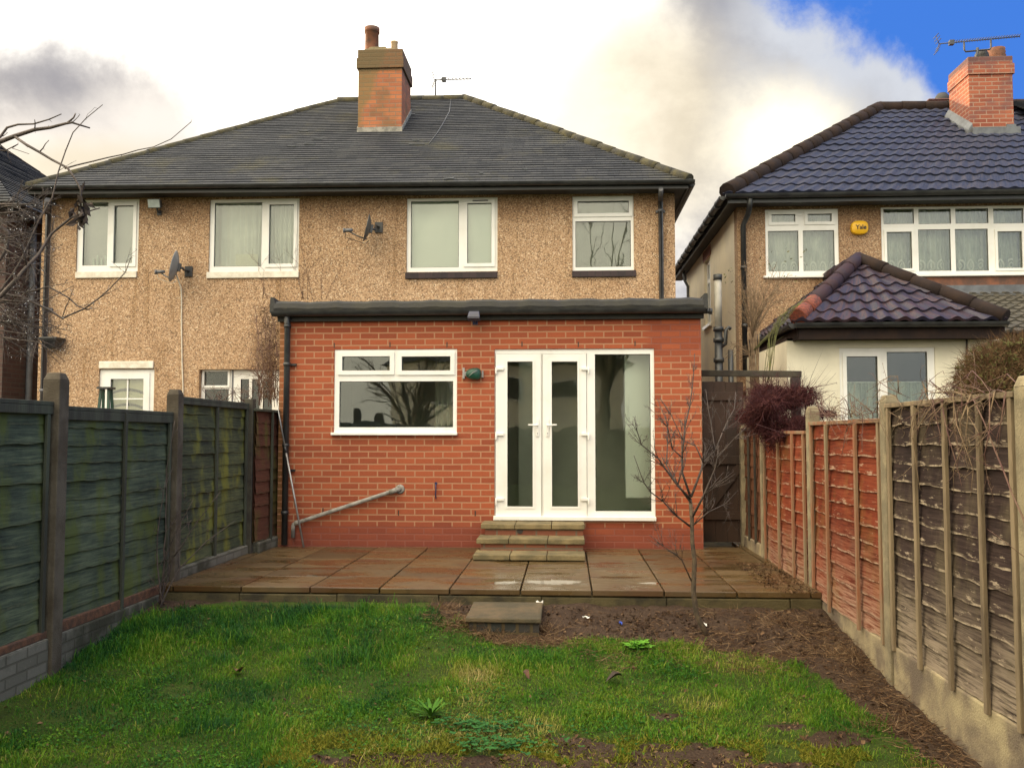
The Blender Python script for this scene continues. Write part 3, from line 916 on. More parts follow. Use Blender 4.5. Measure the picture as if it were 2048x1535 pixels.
def gh(x, y):
    """lawn height"""
    if y >= 7.1:
        z = -0.20
    elif y >= 6.0:
        z = -0.335 + (y - 6.0) / 1.1 * 0.135
    elif y >= 4.0:
        z = -0.44 + (y - 4.0) / 2.0 * 0.105
    else:
        z = -0.44
    if y > 7.15:
        z += min(.07, (y - 7.15) * .17)
    z -= 0.06 * math.exp(-((x + .45) ** 2 / .12 + (y - 6.88) ** 2 / .02))
    z += 0.05 * math.exp(-((x + 1.15) ** 2 / 0.5 + (y - 7.15) ** 2 / 0.08))
    return z


def lawn_edge(x):
    """far edge of the turf (y) for a given x"""
    pts = [(-3.9, 6.9), (-3.47, 7.2), (-3.3, 7.35), (-3.0, 7.62), (-2.6, 7.68), (-1.25, 7.68), (-1.0, 7.3), (-0.70, 6.93), (-0.2, 6.85), (0.3, 6.86), (0.95, 6.76), (1.5, 6.58), (1.74, 6.3), (1.80, 5.6), (1.88, 5.1), (1.95, 4.6), (2.02, 2.0)]
    for (a, b), (c_, d_) in zip(pts, pts[1:]):
        if a <= x <= c_:
            return b + (d_ - b) * (x - a) / (c_ - a)
    return 0.0 if x > 1.9 else 6.9


def vn(x, y, s=1.0, seed=0):
    """cheap value noise"""
    x, y = x * s + seed * 17.3, y * s + seed * 9.1
    i, j = math.floor(x), math.floor(y)
    fx, fy = x - i, y - j
    fx, fy = fx * fx * (3 - 2 * fx), fy * fy * (3 - 2 * fy)
    h = lambda a, b: (math.sin(a * 127.1 + b * 311.7 + seed * 74.7) * 43758.5453) % 1.0
    return (h(i, j) * (1 - fx) + h(i + 1, j) * fx) * (1 - fy) + (h(i, j + 1) * (1 - fx) + h(i + 1, j + 1) * fx) * fy


MUD = [(0.124, 4.94, 0.26, 0.15), (0.66, 4.88, 0.40, 0.17), (-0.45, 4.74, 0.50, 0.13), (0.35, 4.68, 0.7, 0.12), (1.05, 4.76, 0.38, 0.11), (-0.05, 5.1, .16, .07), (1.25, 5.35, .16, .06), (0.6, 5.45, .13, .05), (-1.15, 4.70, .3, .09), (1.5, 5.15, .18, .10), (0.2, 4.35, 1.6, 0.33)]


def turf(x, y):
    """1 turf, 0 bare soil"""
    e = lawn_edge(x) + (vn(x, y, 3.1, 1) - .5) * 0.28 + (vn(x, y, 9, 2) - .5) * 0.14
    t = 1.0 if (y < e and x < 1.88 + max(0, 6.0 - y) * .10 + (vn(x, y, 2.6, 5) - .5) * 0.3 + (vn(x, y, 9, 6) - .5) * .1) else 0.0
    for mx, my, ra, rb in MUD:
        d = ((x - mx) / ra) ** 2 + ((y - my) / rb) ** 2 + (vn(x, y, 7, 3) - .5) * 1.5
        if d < 1:
            t = min(t, 0.06)
    return t


xs = [-400, -150, -60, -25, -12, -7, -5] + list(np.arange(-4.2, 3.01, 0.06)) + [3.6, 5, 9, 18, 40, 100, 400]
ys = [-400, -150, -60, -25, -10, -4, -1, 1, 2] + list(np.arange(2.6, 8.01, 0.06)) + [9, 10, 12, 15, 20, 30, 60, 150, 400]
b = MB()
g, at = [], []
for y in ys:
    row = []
    for x in xs:
        near = -4.3 < x < 3.1 and 2.5 < y < 8.1
        t = turf(x, y) if near else (1.0 if y < 6 else 0.0)
        z = gh(x, y) + ((vn(x, y, 5, 7) - .5) * 0.03 + ((vn(x, y, 13, 8) - .5) * 0.035 if t < .5 else 0) if near else 0)
        row.append((x, y, z))
        at.append(t)
    g.append(row)
b.grid(g)
tag(b.build("ground", M["earth"], attr=at), kind="structure")

# patio: 600 mm slabs on a concrete kerb course
b = MB()
at = []
for i in range(-7, 5):
    for j in range(6):
        x0, x1 = -0.975 + 0.6 * i + 0.6 * 0, 0
        x0 = -0.10 + 0.612 * i - 0.29
        x1 = x0 + 0.6
        y0 = YP + j * 0.605
        y1 = y0 + 0.597
        if x1 < -3.62 or x0 > 2.2:
            continue
        x0, x1 = max(x0, -3.66), min(x1, 2.14)
        if j == 5 and (x0 < 1.55):
            continue
        if y0 > 10.45 and x1 < 1.62:
            continue
        if y1 > 10.47 and x1 < 1.6:
            y1 = 10.47
        dz = [(rng.random() - .5) * 0.008 for _ in range(4)]
        k0 = len(b.v)
        b.hexa([(x0, y0, -0.05), (x1, y0, -0.05), (x1, y1, -0.05), (x0, y1, -0.05),
                (x0, y0, dz[0]), (x1, y0, dz[1]), (x1, y1, dz[2]), (x0, y1, dz[3])])
        at += [rng.random()] * (len(b.v) - k0)
tag(b.build("patio", M["paving"], bevel=0.006, attr=at), kind="structure")
b = MB()
b.box(-3.66, 2.14, YP + 0.03, 13.0, -0.6, -0.052)
x = -3.66
while x < 2.1:
    l = 0.75 + rng.random() * 0.35
    b.box(x, min(x + l - 0.006, 2.14), YP - 0.012 + rng.random() * .02, YP + 0.028, -0.5, -0.056 - rng.random() * 0.01)
    x += l
tag(b.build("patio_edge", M["slab_edge"], bevel=0.008), kind="structure")

# ================================================================== MAIN HOUSE (a pair of semis)
YM = 13.07
XL, XR = P(80, 600, Y=YM).x, P(1350, 480, Y=YM).x
YB = 20.2
house = thing("semi_detached_house", ((XL + XR) / 2, YM, 0), "tan pebbledash semi-detached house with dark hipped slate roof, behind the red brick extension", "house")
ZE = 4.93                                     # eaves
W1 = R(153, 398, 277, 543, YM)
W2 = R(418, 397, 598, 543, YM)
W3 = R(813, 395, 995, 543, YM)
W4 = R(1145, 391, 1268, 541, YM)
WD = R(196, 738, 307, 900, YM)
WB = R(397, 738, 560, 880, YM)
WD = (WD[0], WD[1], 0.05, WD[3])
WB = (WB[0], WB[1], 0.1, WB[3])
b = MB()
b.plate(XL, XR, -0.4, ZE + 0.05, YM, YM + 0.25, [W1, W2, W3, W4, WD, WB])
b.box(XL, XL + 0.25, YM + 0.2505, YB, -0.4, ZE + .05)
b.box(XR - 0.25, XR, YM + 0.2505, YB, -0.4, ZE + .05)
b.box(XL + 0.2505, XR - 0.2505, YB - .25, YB, -0.4, ZE + .05)
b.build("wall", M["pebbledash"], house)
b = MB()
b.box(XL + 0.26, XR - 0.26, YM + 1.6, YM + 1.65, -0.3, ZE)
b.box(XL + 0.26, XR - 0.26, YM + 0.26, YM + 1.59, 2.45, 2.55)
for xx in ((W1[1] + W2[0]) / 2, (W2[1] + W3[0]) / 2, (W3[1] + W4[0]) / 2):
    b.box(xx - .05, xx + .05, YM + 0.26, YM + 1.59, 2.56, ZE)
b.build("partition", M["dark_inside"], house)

# roof
OV = 0.36
ZA, ZB = P(60, 373, Y=YM - OV).z, P(1380, 361, Y=YM - OV).z       # the old eaves are not quite level
a0, a1 = Vector((P(46, 374, Y=YM - OV).x, YM - OV, ZA)), Vector((P(1386, 362, Y=YM - OV).x, YM - OV, ZB))
r0, r1 = P(676, 192, Y=16.6), P(931, 190, Y=16.6)
r0.z = r1.z = 7.79
e0, e1 = Vector((a0.x, YB + OV, ZA)), Vector((a1.x, YB + OV, ZB))


def ze(x):
    return ZA + (ZB - ZA) * (x - a0.x) / (a1.x - a0.x)


def ebox(b, x0, x1, y0, y1, d0, d1):
    p, q = ze(x0), ze(x1)
    b.hexa([(x0, y0, p + d0), (x1, y0, q + d0), (x1, y1, q + d0), (x0, y1, p + d0), (x0, y0, p + d1), (x1, y0, q + d1), (x1, y1, q + d1), (x0, y1, p + d1)])


b = MB()
roof_face(b, a0, a1, r1, r0, 0.105, 0.016)
roof_face(b, a1, e1, r1, r1, 0.105, 0.016)
roof_face(b, e0, a0, r0, r0, 0.105, 0.016)
b.poly([e1, e0, r0, r1])
roof = b.build("roof", M["slate"], house)
b = MB()
ridge_tiles(b, r0, r1, 0.08, lift=-.01)
ridge_tiles(b, a1 + (r1 - a1) * 0.012, r1, 0.085, lift=-0.015, seg=.33)
ridge_tiles(b, a0 + (r0 - a0) * 0.012, r0, 0.075, lift=-0.02, seg=.33)
b.build("ridge_tiles", M["ridge_moss"], roof)
# a few slipped pale tile slips and a lead patch
nrm = (a1 - a0).cross(r0 - a0).normalized()
def on_roof(px, py):
    d = P(px, py, Y=10) - CAM
    t = (a0 - CAM).dot(nrm) / d.dot(nrm)
    return CAM + d * t + nrm * 0.022
for px, py, l in ((608, 265, 18), (636, 280, 18), (619, 291, 20), (584, 295, 18), (834, 291, 32), (832, 284, 14), (826, 231, 9), (898, 361, 20), (1248, 329, 8), (1051, 341, 7), (963, 349, 7)):
    p, q = on_roof(px - l / 2, py), on_roof(px + l / 2, py - (2 if px == 898 else 0))
    b = MB()
    b.bar(p, q, 0.012 if px != 898 else 0.02, 0.02, up=nrm)
    b.build("slipped_tile", M["lead"], roof)
b = MB()
b.tube([on_roof(x, y) for x, y in ((902, 200), (899, 225), (890, 243), (875, 268), (858, 290))], 0.006, n=5)
b.build("roof_cable", M["grey_pipe"], roof)

# chimney on the rear slope
_n = (a1 - a0).cross(r0 - a0)
_d = P(760, 264, Y=10) - CAM
YC = (CAM + _d * ((a0 - CAM).dot(_n) / _d.dot(_n))).y        # where its foot meets the slope
cx0, cx1 = P(716, 220, Y=YC).x, P(803.5, 220, Y=YC).x
cy0, cy1 = YC, YC + 0.86
czt = P(760, 99, Y=YC).z
zb1, zb0 = P(760, 116, Y=YC).z, P(760, 137, Y=YC).z
b = MB()
b.box(cx0, cx1, cy0, cy1, 5.9, zb0)
b.box(cx0 - .03, cx1 + .03, cy0 - .03, cy1 + .03, zb0 + .001, zb1)
b.box(cx0 - .012, cx1 + .012, cy0 - .012, cy1 + .012, zb1 + .001, czt)
ch = b.build("chimney", M["stack_brick"], roof, bevel=0.008)
b = MB()
b.lathe((0, 0, 0), [(0, 0), (0, 0)])
b = MB()
for (x0, x1, y0, y1, h) in ((cx0 + .03, cx1 - .05, cy0 + .03, cy1 - .05, 0.06), (cx0 + .1, cx0 + .52, cy0 + .06, cy0 + .5, 0.11)):
    b.hexa([(x0, y0, czt), (x1, y0, czt), (x1, y1, czt), (x0, y1, czt), (x0 + .07, y0 + .06, czt + h), (x1 - .07, y0 + .06, czt + h), (x1 - .07, y1 - .06, czt + h), (x0 + .07, y1 - .06, czt + h)])
b.build("flaunching", M["slab_concrete"], ch, bevel=0.02)
zz = P(744, 57, Y=YC + .25).z
b = MB()
h = zz - czt - 0.06
b.lathe((P(744, 80, Y=YC + .25).x, YC + .25, czt + 0.06), [(.125, -.05), (.12, h - .09), (.135, h - .085), (.135, h), (.105, h), (.10, h - .25)])
b.build("chimney_pot", M["clay_pot"], ch)
b = MB()
zz = P(789, 84, Y=YC + .4).z
h = zz - czt - .02
b.lathe((P(789, 80, Y=YC + .4).x, YC + .4, czt + 0.02), [(.062, 0), (.06, h - .03), (.066, h - .02), (.066, h), (.05, h), (.05, h - .15)])
b.build("chimney_pot", M["buff_pot"], ch)
b = MB()
zf = P(760, 263, Y=YC).z
b.box(cx0 - .012, cx1 + .012, cy0 - .02, cy0 - .001, zf - .03, zf + .075)
sl = (r0.z - a0.z) / (r0.y - a0.y)
for xx in (cx1 + .001, cx0 - .016):
    b.hexa([(xx, cy0, zf - .05), (xx + .015, cy0, zf - .05), (xx + .015, cy1, zf - .05 + sl * .86), (xx, cy1, zf - .05 + sl * .86),
            (xx, cy0, zf + .08), (xx + .015, cy0, zf + .08), (xx + .015, cy1, zf + .1 + sl * .86), (xx, cy1, zf + .1 + sl * .86)])
b.build("flashing", M["mortar_flashing"], ch)

# eaves: soffit, fascia and gutters
b = MB()
ebox(b, a0.x + .08, a1.x - .08, a0.y + .06, YM - .002, -.085, -.045)
ebox(b, XR + .002, a1.x - .08, YM - .001, YB, -.085, -.045)
ebox(b, a0.x + .08, XL - .002, YM - .001, YB, -.085, -.045)
b.build("soffit", M["dark_soffit"], house)
b = MB()
ebox(b, a0.x + .06, a1.x - .06, a0.y + .035, a0.y + .058, -.105, -.01)
ebox(b, a1.x - .078, a1.x - .055, a0.y + .06, YB, -.105, -.01)
ebox(b, a0.x + .055, a0.x + .078, a0.y + .06, YB, -.105, -.01)
b.build("fascia", M["black_plastic"], house)
b = MB()
gutter(b, (a0.x + .02, a0.y - .025, ZA - .005), (a1.x + .02, a0.y - .025, ZB - .005), 0.052)
gutter(b, (a1.x - .005, a0.y + .08, ZB - .02), (a1.x - .005, YB, ZB - .02), 0.05)
b.build("gutter", M["black_plastic"], house)

def downpipe(parent, px, py0, py1, Y, mat, r=0.035, z1=None, clips=(0.3, 0.75), bend=None):
    p = P(px, py0, Y=Y - .07)
    q = P(px, py1, Y=Y - .07)
    zlo = q.z if z1 is None else z1
    b = MB()
    pts = bend or []
    b.tube(pts + [(p.x, Y - .07, p.z), (p.x, Y - .07, zlo)], r, n=10)
    for f in clips:
        z = p.z + (zlo - p.z) * f
        b.tube([(p.x, Y - .07, z - .02), (p.x, Y - .07, z + .02)], r * 1.25, n=10)
        b.box(p.x - r * 1.9, p.x + r * 1.9, Y - .03, Y - .002, z - .018, z + .018)
    return b.build("downpipe", mat, parent)

dp = downpipe(house, 98, 392, 800, YM, M["grey_pipe"], 0.042, z1=0.0, clips=(0.02, 0.35, 0.6), bend=[(P(98, 385, Y=YM - .3).x, YM - .33, ZE - .06), (P(98, 392, Y=YM - .07).x, YM - .12, ZE - .2)])
b = MB()
hp = P(105, 680, Y=YM - .13)
b.hexa([(hp.x - .07, YM - .2, hp.z - .13), (hp.x + .07, YM - .2, hp.z - .13), (hp.x + .07, YM - .07, hp.z - .13), (hp.x - .07, YM - .07, hp.z - .13),
        (hp.x - .13, YM - .26, hp.z + .0), (hp.x + .13, YM - .26, hp.z + .0), (hp.x + .13, YM - .005, hp.z + .0), (hp.x - .13, YM - .005, hp.z + .0)])
b.box(hp.x - .14, hp.x + .14, YM - .27, YM - .004, hp.z + .001, hp.z + .04)
b.build("hopper_head", M["black_plastic"], dp, bevel=0.01)
downpipe(house, 1321, 388, 600, YM, M["grey_pipe"], 0.035, z1=2.8, clips=(0.12, 0.9), bend=[(P(1321, 385, Y=YM - .3).x, YM - .36, ZE - .06), (P(1321, 392, Y=YM - .07).x, YM - .1, ZE - .15)])

def pane_px(rects, Y):
    return [(*R(a, b_, c_, d_, Y), o) for a, b_, c_, d_, o in rects]

sY = YM - .09
def sill_px(x0, x1, y0, y1, Y, mat, proud=0.05):
    q = R(x0, y0, x1, y1, Y)
    return (q[0], q[1], Y - proud, Y + 0.028, q[2], q[3], mat)

w = window(house, W1, YM, pane_px([(164, 404, 213, 530, 0), (226, 410, 265, 526, 1)], YM), sill=sill_px(152, 274, 543.5, 556, YM, M["white_paint"], .03))
b = MB(); b.box(W1[0] - .1, W1[1] + .1, YM + .15, YM + .16, W1[2] - .1, W1[3] + .1); b.build("blind", M["curtain_mauve"], w)
b = MB()
for k in range(5):
    q = P(188 + k * 8, 527, Y=YM + .135)
    b.lathe((q.x, YM + .125, q.z - .09), [(.016, 0), (.019, .1), (.012, .14), (.012, .17 + .05 * (k % 2)), (0.001, .17 + .05 * (k % 2))], n=10)
b.build("bottle", M["frosted_blind"], w)
w = window(house, W2, YM, pane_px([(427, 404, 522, 532, 0), (537, 408, 587, 527, 1)], YM), sill=sill_px(414, 598, 543.5, 556, YM, M["white_paint"], .03))
curtain(w, W2[0] - .05, W2[0] + .98, W2[2] - .1, W2[3] + .1, YM + .26, M["curtain_pale"], .018, 8)
curtain(w, W2[0] + .70, W2[1] + .05, W2[2] - .1, W2[3] + .1, YM + .20, M["curtain_pale"], .028, 9)
b = MB(); q = R(471, 508, 516, 540, YM + .13); b.box(q[0], q[1], YM + .13, YM + .145, q[2], q[3]); b.build("card", M["cream_card"], w)
w = window(house, W3, YM, pane_px([(821, 401, 917, 534, 0), (934, 405, 983, 526, 1)], YM), sill=sill_px(811, 995, 544.5, 557, YM, M["sill_brick"], .04))
b = MB(); b.box(W3[0] - .1, W3[1] + .1, YM + .13, YM + .14, W3[2] - .1, W3[3] + .1); b.build("blind", M["frosted_blind"], w)
b = MB(); q = R(945, 399.5, 976, 402, YM); b.box(q[0], q[1], YM + .005, YM + .0115, q[2], q[3]); b.build("trickle_vent", M["grey_pipe"], w)
w = window(house, W4, YM, pane_px([(1155, 401, 1258, 426, 1), (1151, 441, 1262, 533, 0)], YM), sill=sill_px(1144, 1272, 541.5, 554, YM, M["sill_brick"], .04), glass="glass_dark")
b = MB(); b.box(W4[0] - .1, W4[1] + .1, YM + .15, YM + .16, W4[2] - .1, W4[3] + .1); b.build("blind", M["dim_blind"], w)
# ground floor of the left half
d = window(house, WD, YM, pane_px([(218, 757, 285, 900, 0.09)], YM), name="garden_door", t=.06)
b = MB()
q = R(218, 757, 285, 900, YM)
for f in (.5,):
    x = q[0] + (q[1] - q[0]) * f
    b.box(x - .01, x + .01, YM + .034, YM + .05, q[2], q[3])
for zz in (P(250, 797, Y=YM).z,):
    b.box(q[0], q[1], YM + .033, YM + .0505, zz - .01, zz + .01)
b.build("glazing_bar", M["pvc"], d)
b = MB(); b.box(q[0] - .1, q[1] + .1, YM + .13, YM + .135, q[2] - .05, q[3] + .05); b.build("blind", M["reflection_blind"], d)
q = R(199, 722, 308, 737, YM)
b = MB(); b.box(q[0], q[1], YM - .03, YM - .001, q[2], q[3]); b.build("lintel", M["white_paint"], house, bevel=.012)
w = window(house, WB, YM, pane_px([(404, 742, 452, 770, 0.03), (404, 777, 452, 880, 0), (476, 757, 493, 880, 0), (499, 757, 515, 880, 0), (521, 757, 540, 880, 0)], YM), name="back_door", recess=.09, glass="glass_door", label="white part-glazed back door and side window behind bare creeper")
b = MB()
x = P(461, 760, Y=YM).x
b.box(x - .012, x + .012, YM + .082, YM + .0885, WB[2], WB[3])
b.build("door_edge", M["grey_pipe"], w)

# ================================================================== RED BRICK EXTENSION
YW = 10.5
EL, ER = P(557, 860, Y=YW).x, P(1404, 860, Y=YW).x
ZT = 2.70
ext = thing("brick_extension", ((EL + ER) / 2, YW, 0), "single-storey red brick extension with flat felt roof, white window and french doors", "extension")
EW = R(668, 698, 914, 866, YW)
ED = R(989, 697, 1310, 1036, YW)
b = MB()
b.plate(EL, ER, -0.1, ZT, YW, YW + .25, [EW, ED])
b.box(EL, EL + .25, YW + .2505, YM - .002, -0.1, ZT)
b.box(ER - .25, ER, YW + .2505, YM - .002, -0.1, ZT)
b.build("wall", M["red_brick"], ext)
b = MB()
b.box(EL + .26, ER - .26, YM - .08, YM - .01, .2, 2.5)
b.box(EL + .26, EL + .28, YW + .26, YM - .081, .2, 2.5)
b.box(ER - .28, ER - .26, YW + .26, YM - .081, .2, 2.5)
RLX = (-.6, .6, 11.5, 12.4)              # unseen roof opening, added to let sky light into the room
for q in ((EL + .26, RLX[0], YW + .251, YM - .01), (RLX[1], ER - .26, YW + .251, YM - .01), (RLX[0], RLX[1], YW + .251, RLX[2]), (RLX[0], RLX[1], RLX[3], YM - .01)):
    b.box(*q, 2.501, 2.55)
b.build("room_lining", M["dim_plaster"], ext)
b = MB()
b.box(EL + .26, ER - .26, YW + .251, YM - .01, .14, .199)
b.build("room_floor", M["lamin_floor"], ext)
b = MB()
q = P(1250, 850, Y=10.85)
b.box(q.x, ER - .281, 10.85, 10.97, .56, 2.5)
b.build("plaster_partition", M["plaster"], ext, bevel=.01)
b = MB()
q0, q1 = P(700, 850, Y=12.3), P(832, 850, Y=12.3)
b.box(EL + .29, q0.x, 12.3, YM - .082, .2, 1.1)
b.build("inner_wall", M["dim_plaster"], ext)
b = MB()
q2 = P(1034, 850, Y=12.0)
b.box(q2.x, q2.x + .45, 12.4, YM - .082, .2, 2.49)
b.build("inner_wall", M["dim_plaster"], ext)
wi = None
# flat roof, felt edge, fascia and gutter
b = MB()
for q in ((EL - .02, RLX[0], YW - .02, YM - .001), (RLX[1], ER + .02, YW - .02, YM - .001), (RLX[0], RLX[1], YW - .02, RLX[2]), (RLX[0], RLX[1], RLX[3], YM - .001)):
    b.box(*q, ZT + .001, ZT + .12)
rf = b.build("flat_roof", M["felt"], ext)
b = MB()
b.box(RLX[0] + .005, RLX[1] - .005, RLX[2] + .005, RLX[3] - .005, ZT + .05, ZT + .062)
b.build("added_rooflight", M["glass"], rf)  # pane over the added opening, out of view
b = MB()
zt = P(980, 598, Y=YW - .12).z
zt2 = P(980, 640, Y=YW - .05).z
b.box(EL - .02, ER + .03, YW - .05, YW - .0215, zt2, ZT + .13)
b.build("fascia", M["felt_edge"], ext, bevel=.006)
b = MB()
n = 60
for k in range(n):
    xa, xb = EL - .04 + (ER - EL + .06) * k / n, EL - .04 + (ER - EL + .06) * (k + 1) / n
    da, db = 0.006 * math.sin(k * .9) + .004 * math.sin(k * 2.3), 0.006 * math.sin((k + 1) * .9) + .004 * math.sin((k + 1) * 2.3)
    pr = [(-.02, zt - .13), (-.125, zt - .135), (-.135, zt - .09), (-.12, zt - .03), (-.07, zt), (.05, zt - .012), (.3, zt - .05)]
    for (ya, za), (yb, zb) in zip(pr, pr[1:]):
        b.poly([(xa, YW + ya, za + da), (xb, YW + ya, za + db), (xb, YW + yb, zb + db), (xa, YW + yb, zb + da)], True)
for xx, sg in ((EL - .04, -1), (ER + .02, 1)):           # kicked-up corners of the felt drip
    b.hexa([(xx - .05, YW - .13, zt - .14), (xx + .05, YW - .13, zt - .14), (xx + .05, YW + .3, zt - .14), (xx - .05, YW + .3, zt - .14),
            (xx - .02 + sg * .03, YW - .11, zt + .045), (xx + .02 + sg * .03, YW - .11, zt + .05), (xx + .03, YW + .3, zt + .0), (xx - .03, YW + .3, zt + .0)])
b.build("felt_drip", M["felt_edge"], ext)
b = MB()
gz = P(980, 620, Y=YW - .1).z
gutter(b, (EL - .06, YW - .115, gz), (ER + .04, YW - .115, gz), .058)
gg = b.build("gutter", M["black_plastic"], ext)
b = MB()
b.tube([(ER + .03, YW - .06, gz - .03), (ER + .12, YW - .06, gz - .03)], .028, n=8)
b.tube([(ER + .09, YW - .06, gz - .03), (ER + .125, YW - .06, gz - .03)], .036, n=8)
b.build("overflow_spout", M["black_plastic"], gg)
# rainwater pipe at the left corner
b = MB()
x0 = P(572, 860, Y=YW - .07).x
b.tube([(x0, YW - .1, gz - .05), (x0, YW - .07, gz - .16), (x0, YW - .07, 0.02)], .036, n=12)
for z in (gz - .17, 2.17, 1.2, .4):
    b.tube([(x0, YW - .07, z - .02), (x0, YW - .07, z + .02)], .044, n=12)
for z in (2.17, .9):
    b.box(x0 - .02, x0 + .1, YW - .03, YW - .001, z - .012, z + .012)
b.build("downpipe", M["black_plastic"], ext)

# kitchen window
w = window(ext, EW, YW, pane_px([(684, 712, 780, 741, 1), (803, 712, 901, 741, 1), (678, 762, 906, 854, 0)], YW), recess=.012, sill=sill_px(663, 915, 864.5, 870, YW, M["pvc"], .05), glass="glass_dark", gap=.006)
curtain(w, P(870, 800, Y=11.6).x, P(930, 800, Y=11.6).x, 1.0, 2.3, 11.6, M["curtain_pale"], .025, 6)
b = MB()
q = P(690, 845, Y=YW + .6)
b.tube([(P(793, 850, Y=YW + .5).x, YW + .5, 1.2), (P(792, 845, Y=YW + .5).x, YW + .5, 1.5), (P(789, 842, Y=YW + .5).x, YW + .44, 1.53), (P(787, 842, Y=YW + .5).x, YW + .40, 1.50)], .012, n=8)
b.build("tap", M["galvanised"], w)
b = MB()
b.box(EL + .285, P(905, 850, Y=YW + .6).x, YW + .27, YW + .85, 1.14, 1.18)
b.build("worktop", M["lamin_floor"], w)

# french doors with a fixed side light
fd = MB()
yf = YW + .02
leafL = R(990.5, 706, 1083, 1033, YW)
leafR = R(1085, 706, 1174, 1033, YW)
glL, glR, glS = R(1014, 722, 1066, 1013, YW), R(1103, 722, 1156, 1013, YW), R(1190.5, 707.5, 1302, 1022, YW)
fd.plate(ED[0] + .002, ED[1] - .002, ED[2] + .002, ED[3] - .002, yf, yf + .075, [leafL, leafR, glS])
doors = fd.build("french_doors", M["pvc"], ext, bevel=.006)
b = MB()
q = R(987, 1032, 1312, 1040, YW)
b.box(q[0], q[1], YW - .05, YW + .018, q[2], q[3])
b.build("sill", M["pvc"], doors, bevel=.006)
for leaf, gl, sg in ((leafL, glL, 1), (leafR, glR, -1)):
    b = MB()
    b.plate(leaf[0] + .005, leaf[1] - .005, leaf[2] + .005, leaf[3] - .005, yf - .012, yf + .06, [gl])
    lf = b.build("door_leaf", M["pvc"], doors, bevel=.006)
    b = MB()
    b.plate(gl[0] - .02, gl[1] + .02, gl[2] - .02, gl[3] + .02, yf - .02, yf - .0125, [(gl[0] + .004, gl[1] - .004, gl[2] + .004, gl[3] - .004)])
    bx = leaf[1] - .03 if sg > 0 else leaf[0] + .03
    xh = P(1075 if sg > 0 else 1095, 850, Y=YW).x
    zh = P(1080, 850, Y=YW).z
    h = MB()
    h.box(xh - .015, xh + .015, yf - .028, yf - .013, zh - .13, zh + .07)
    h.tube([(xh, yf - .028, zh), (xh, yf - .06, zh)], .009, n=8)
    h.tube([(xh + sg * .004, yf - .058, zh), (xh - sg * .11, yf - .062, zh + .004)], [.011, .009], n=8)
    h.box(xh - .006, xh + .006, yf - .031, yf - .0285, zh - .115, zh - .09)
    h.build("door_handle", M["pvc"], doors, bevel=.003)
    k = MB()
    k.lathe((0, 0, 0), [(0, 0), (0, 0)])
    k = MB()
    k.tube([(xh, yf - .034, zh - .095), (xh, yf - .0315, zh - .095)], .006, n=8)
    k.build("keyhole", M["ink"], doors)
    b.build("glazing_bead", M["pvc"], doors, bevel=.002)
for px in (1000, 1170):
    for py in (740, 871, 1001):
        q = P(px, py, Y=YW)
        h = MB()
        s = 1 if px == 1000 else -1
        x = q.x
        h.tube([(x - s * .045, yf - .035, q.z - .05), (x - s * .045, yf - .035, q.z + .03)], .012, n=8)
        h.box(min(x - s * .05, x + s * .045), max(x - s * .05, x + s * .045), yf - .04, yf - .013, q.z, q.z + .035)
        h.build("hinge", M["pvc"], doors, bevel=.004)
b = MB()
for gl in (glL, glR, glS):
    b.box(gl[0] - .004, gl[1] + .004, yf + .024, yf + .032, gl[2] - .004, gl[3] + .004)
b.build("pane", M["glass_door"], doors)
b = MB()
for gl in (glL, glR, glS):
    b.plate(gl[0] - .003, gl[1] + .003, gl[2] - .003, gl[3] + .003, yf + .014, yf + .023, [(gl[0] + .006, gl[1] - .006, gl[2] + .006, gl[3] - .006)])
b.build("gasket", M["black_plastic"], doors)
# weep vents
for px, py in ((668.5, 690.5), (780, 689), (894, 689), (797, 1025), (950.5, 1026), (646, 1020), (1044, 688), (1156.5, 688.5), (1270, 687)):
    q = P(px, py, Y=YW)
    b = MB()
    b.box(q.x - .006, q.x + .006, YW - .004, YW - .0005, q.z - .03, q.z + .03)
    b.build("weep_vent", M["ink"], ext)

# things fixed to or leaning on the extension
b = MB()
p0, p1, p2 = P(795, 979, Y=YW - .03), P(590, 1046, Y=YW - .06), P(586, 1052, Y=YW - .06)
b.tube([(p0.x + .03, YW - .005, p0.z + .005), (p0.x - .01, YW - .045, p0.z), (p1.x, YW - .06, p1.z), (p1.x - .018, YW - .06, p1.z - .012), (p1.x - .022, YW - .06, p1.z - .03), (p1.x - .022, YW - .06, p1.z - .17)], .024, n=10)
b.tube([(p0.x - .09, YW - .048, p0.z - .03), (p0.x - .01, YW - .045, p0.z)], .031, n=10)
b.tube([(p1.x + .06, YW - .06, p1.z + .019), (p1.x, YW - .06, p1.z)], .029, n=10)
wp = b.build("waste_pipe", M["galvanised"])
wp.data.materials[0] = M["mortar_flashing"]
tag(wp, "grey waste pipe sloping down across the red brick wall under the kitchen window", "pipe")
b = MB()
q = P(795, 978, Y=YW)
b.lathe((0, 0, 0), [(0, 0)])
b = MB()
b.tube([(q.x + .03, YW - .012, q.z), (q.x + .03, YW - .001, q.z)], [.045, .06], n=10)
b.build("mortar_collar", M["mortar_flashing"], wp)

b = MB()
p0, p1 = P(607, 1094, Z=0.012), P(552, 797, Y=YW - .06)
p0.y = 10.28
mid = p0.lerp(p1, .66)
b.tube([p0, mid], .012, n=8)
b.tube([mid, p1], .010, n=8)
pole = tag(b.build("leaning_pole", M["galvanised"]), "thin grey metal pole leaning beside the black downpipe", "pole")
b = MB()
b.tube([p0.lerp(p1, .63), p0.lerp(p1, .675)], .016, n=8)
b.build("clamp", M["black_plastic"], pole)

